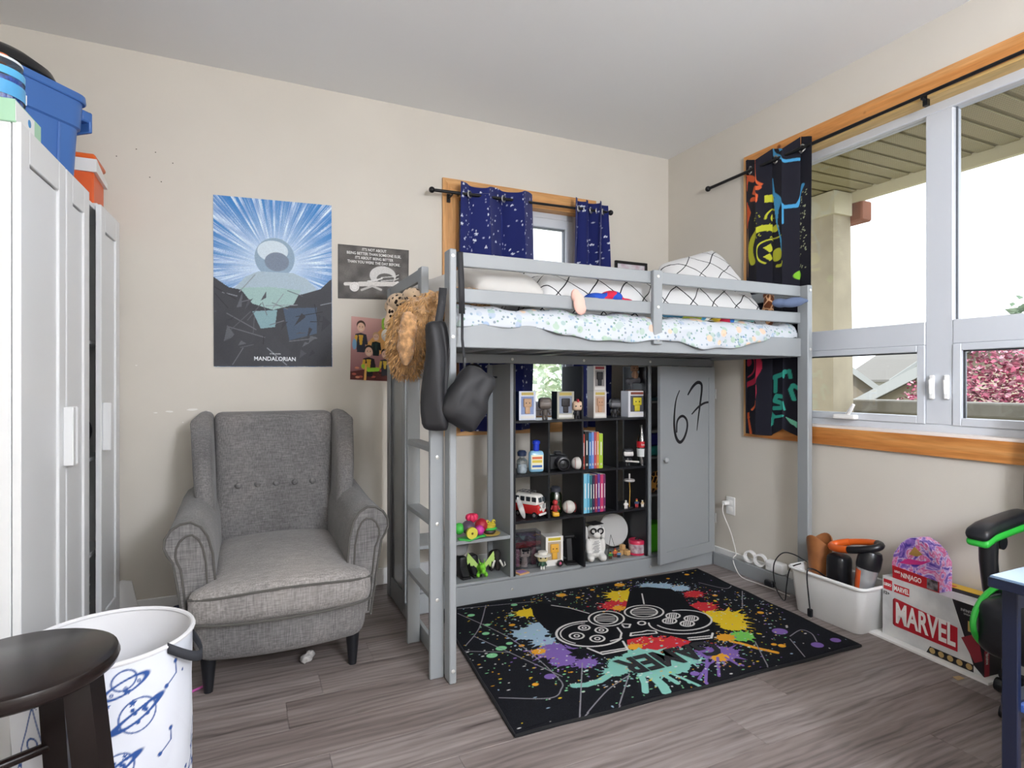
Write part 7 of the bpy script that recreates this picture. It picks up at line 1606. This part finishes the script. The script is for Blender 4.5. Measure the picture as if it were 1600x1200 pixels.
bw = thing('black_tray', 'black round plastic lid resting on the blue tote', 'lid', (-.812, 2.73, ZW + .405), -.686); part(bw, 'dome', MB().lathe([(.12, 0), (.119, .01), (.105, .045), (.065, .075), (.0, .085)], n=40, sy=1.6), M('#17181b', rough=.35)); part(bw, 'rim', MB().tube([(.12 * math.cos(q), .19 * math.sin(q), .006) for q in np.linspace(0, 6.15, 40)], .006, 6, closed=True), M('#0e0f11', rough=.4))
gb = thing('craft_box', 'pale green and white craft carton under the blue jar', 'box', (-.675, 2.20, ZW), -.04); part(gb, 'carton', MB().box(-.085, .085, -.10, .10, 0, .066, .002), M('#a9d4b4', rough=.5), False); part(gb, 'label', MB().box(.085, .0862, -.10, .04, .005, .06), M('#eef0ee', rough=.5), False); part(gb, 'label_dot', MB().ell((.0865, .0, .035), (.002, .012, .012), 10, 6), M('#4a90c8'))
bj = thing('bead_jar', 'clear plastic jar with blue band and beads', 'jar', (-.672, 2.18, ZW + .0665)); part(bj, 'body', MB().lathe([(.072, 0), (.075, .006), (.075, .10), (.07, .125)], n=32), mat_glass('jar_plastic', '#cfe4f2', .15, .05)); part(bj, 'beads', MB().lathe([(.068, .002), (.071, .008), (.071, .075)], n=28), M('#2c58b8', rough=.4, var=.5, scale=120)); part(bj, 'band', MB().lathe([(.0757, .078), (.0757, .10)], n=32, caps=False), M('#5fb8e8', rough=.3)); part(bj, 'label', MB().lathe([(.0765, .02), (.0765, .06)], n=32, caps=False), M('#58a8dc', rough=.4)); part(bj, 'lid', MB().lathe([(.071, .125), (.071, .132), (0, .134)], n=32), M('#e4ecf0', rough=.3))
part(bj, 'barcode', MB().obox(.058, .05, .045, .003, .04, .03, .7), M('#e9e9e6', rough=.5), False); part(bj, 'orange_cap', MB().ell((.02, -.01, .138), (.03, .03, .016), 14, 8), M('#e8783a', rough=.4))
rc = thing('snack_canister', 'red patterned canister at the picture edge above the jar', 'canister', (-.80, 2.235, ZW + .0)); part(rc, 'tube', MB().lathe([(.045, 0), (.045, .42), (.042, .425)], n=24), M('#c02a38', rough=.35, col2='#d8b8b0', scale=14)); part(rc, 'lid', MB().lathe([(.047, .42), (.047, .44), (0, .445)], n=24), M('#e0d8d0', rough=.3))
ob = thing('orange_case', 'orange plastic case at the far end of the wardrobe top', 'case', (-.675, 3.12, ZW)); part(ob, 'body', MB().box(-.10, .085, -.10, .10, 0, .17, .006), M('#e0602a', rough=.4)); part(ob, 'lid', MB().box(-.105, .092, -.106, .106, .215, .24, .008), M('#e86a2c', rough=.35)); part(ob, 'bracket', MB().prism([(-.11, .16), (.11, .15), (.11, .175), (-.11, .215)], lambda a, b, d: (d, a, b), .0, .098), M('#e6e4e0', rough=.4), False); part(ob, 'foot', MB().box(.06, .10, -.10, -.03, 0, .03, .003), M('#e6e4e0', rough=.4), False)
solo('paper_roll', MB().lathe([(.028, 0), (.03, .004), (.03, .17), (.012, .172), (.012, .1)], n=18), M('#f0efec', rough=.8), 'white paper roll standing on the orange case', 'paper roll', (-.69, 3.06, ZW + .2405))

# ================================================================== SMALL FLOOR THINGS
p = onZ(312, 1078, 0); pn = thing('marker_pen', 'pink marker pen on the floor by the armchair leg', 'pen', (p.x - .01, p.y, .0045), .6); part(pn, 'barrel', MB().tube([(-.045, 0, 0), (.03, 0, 0)], .0045, 8), M('#c860a8', rough=.4)); part(pn, 'cap', MB().tube([(.03, 0, 0), (.06, 0, 0)], .005, 8), M('#d880c0', rough=.4))
p = onZ(480, 1036, 0); blob_solo('crumpled_wrapper', [((0, 0, .02), (.025, .02, .02)), ((.012, .01, .03), (.018, .016, .016)), ((-.012, 0, .018), (.016, .018, .015))], M('#b8b6b4', rough=.4, var=.2, scale=60), 'crumpled grey wrapper on the floor under the armchair', 'wrapper', (p.x, p.y, 0.001), voxel=.005, disp=.006, dscale=90)
blob_solo('navy_bundle', [((0, 0, .06), (.09, .10, .06)), ((.05, .0, .09), (.06, .07, .05))], M('#1c2440', rough=.9), 'navy cloth bundle on the floor behind the hamper', 'cloth', (-.31, 3.02, 0.001), voxel=.012, disp=.008)
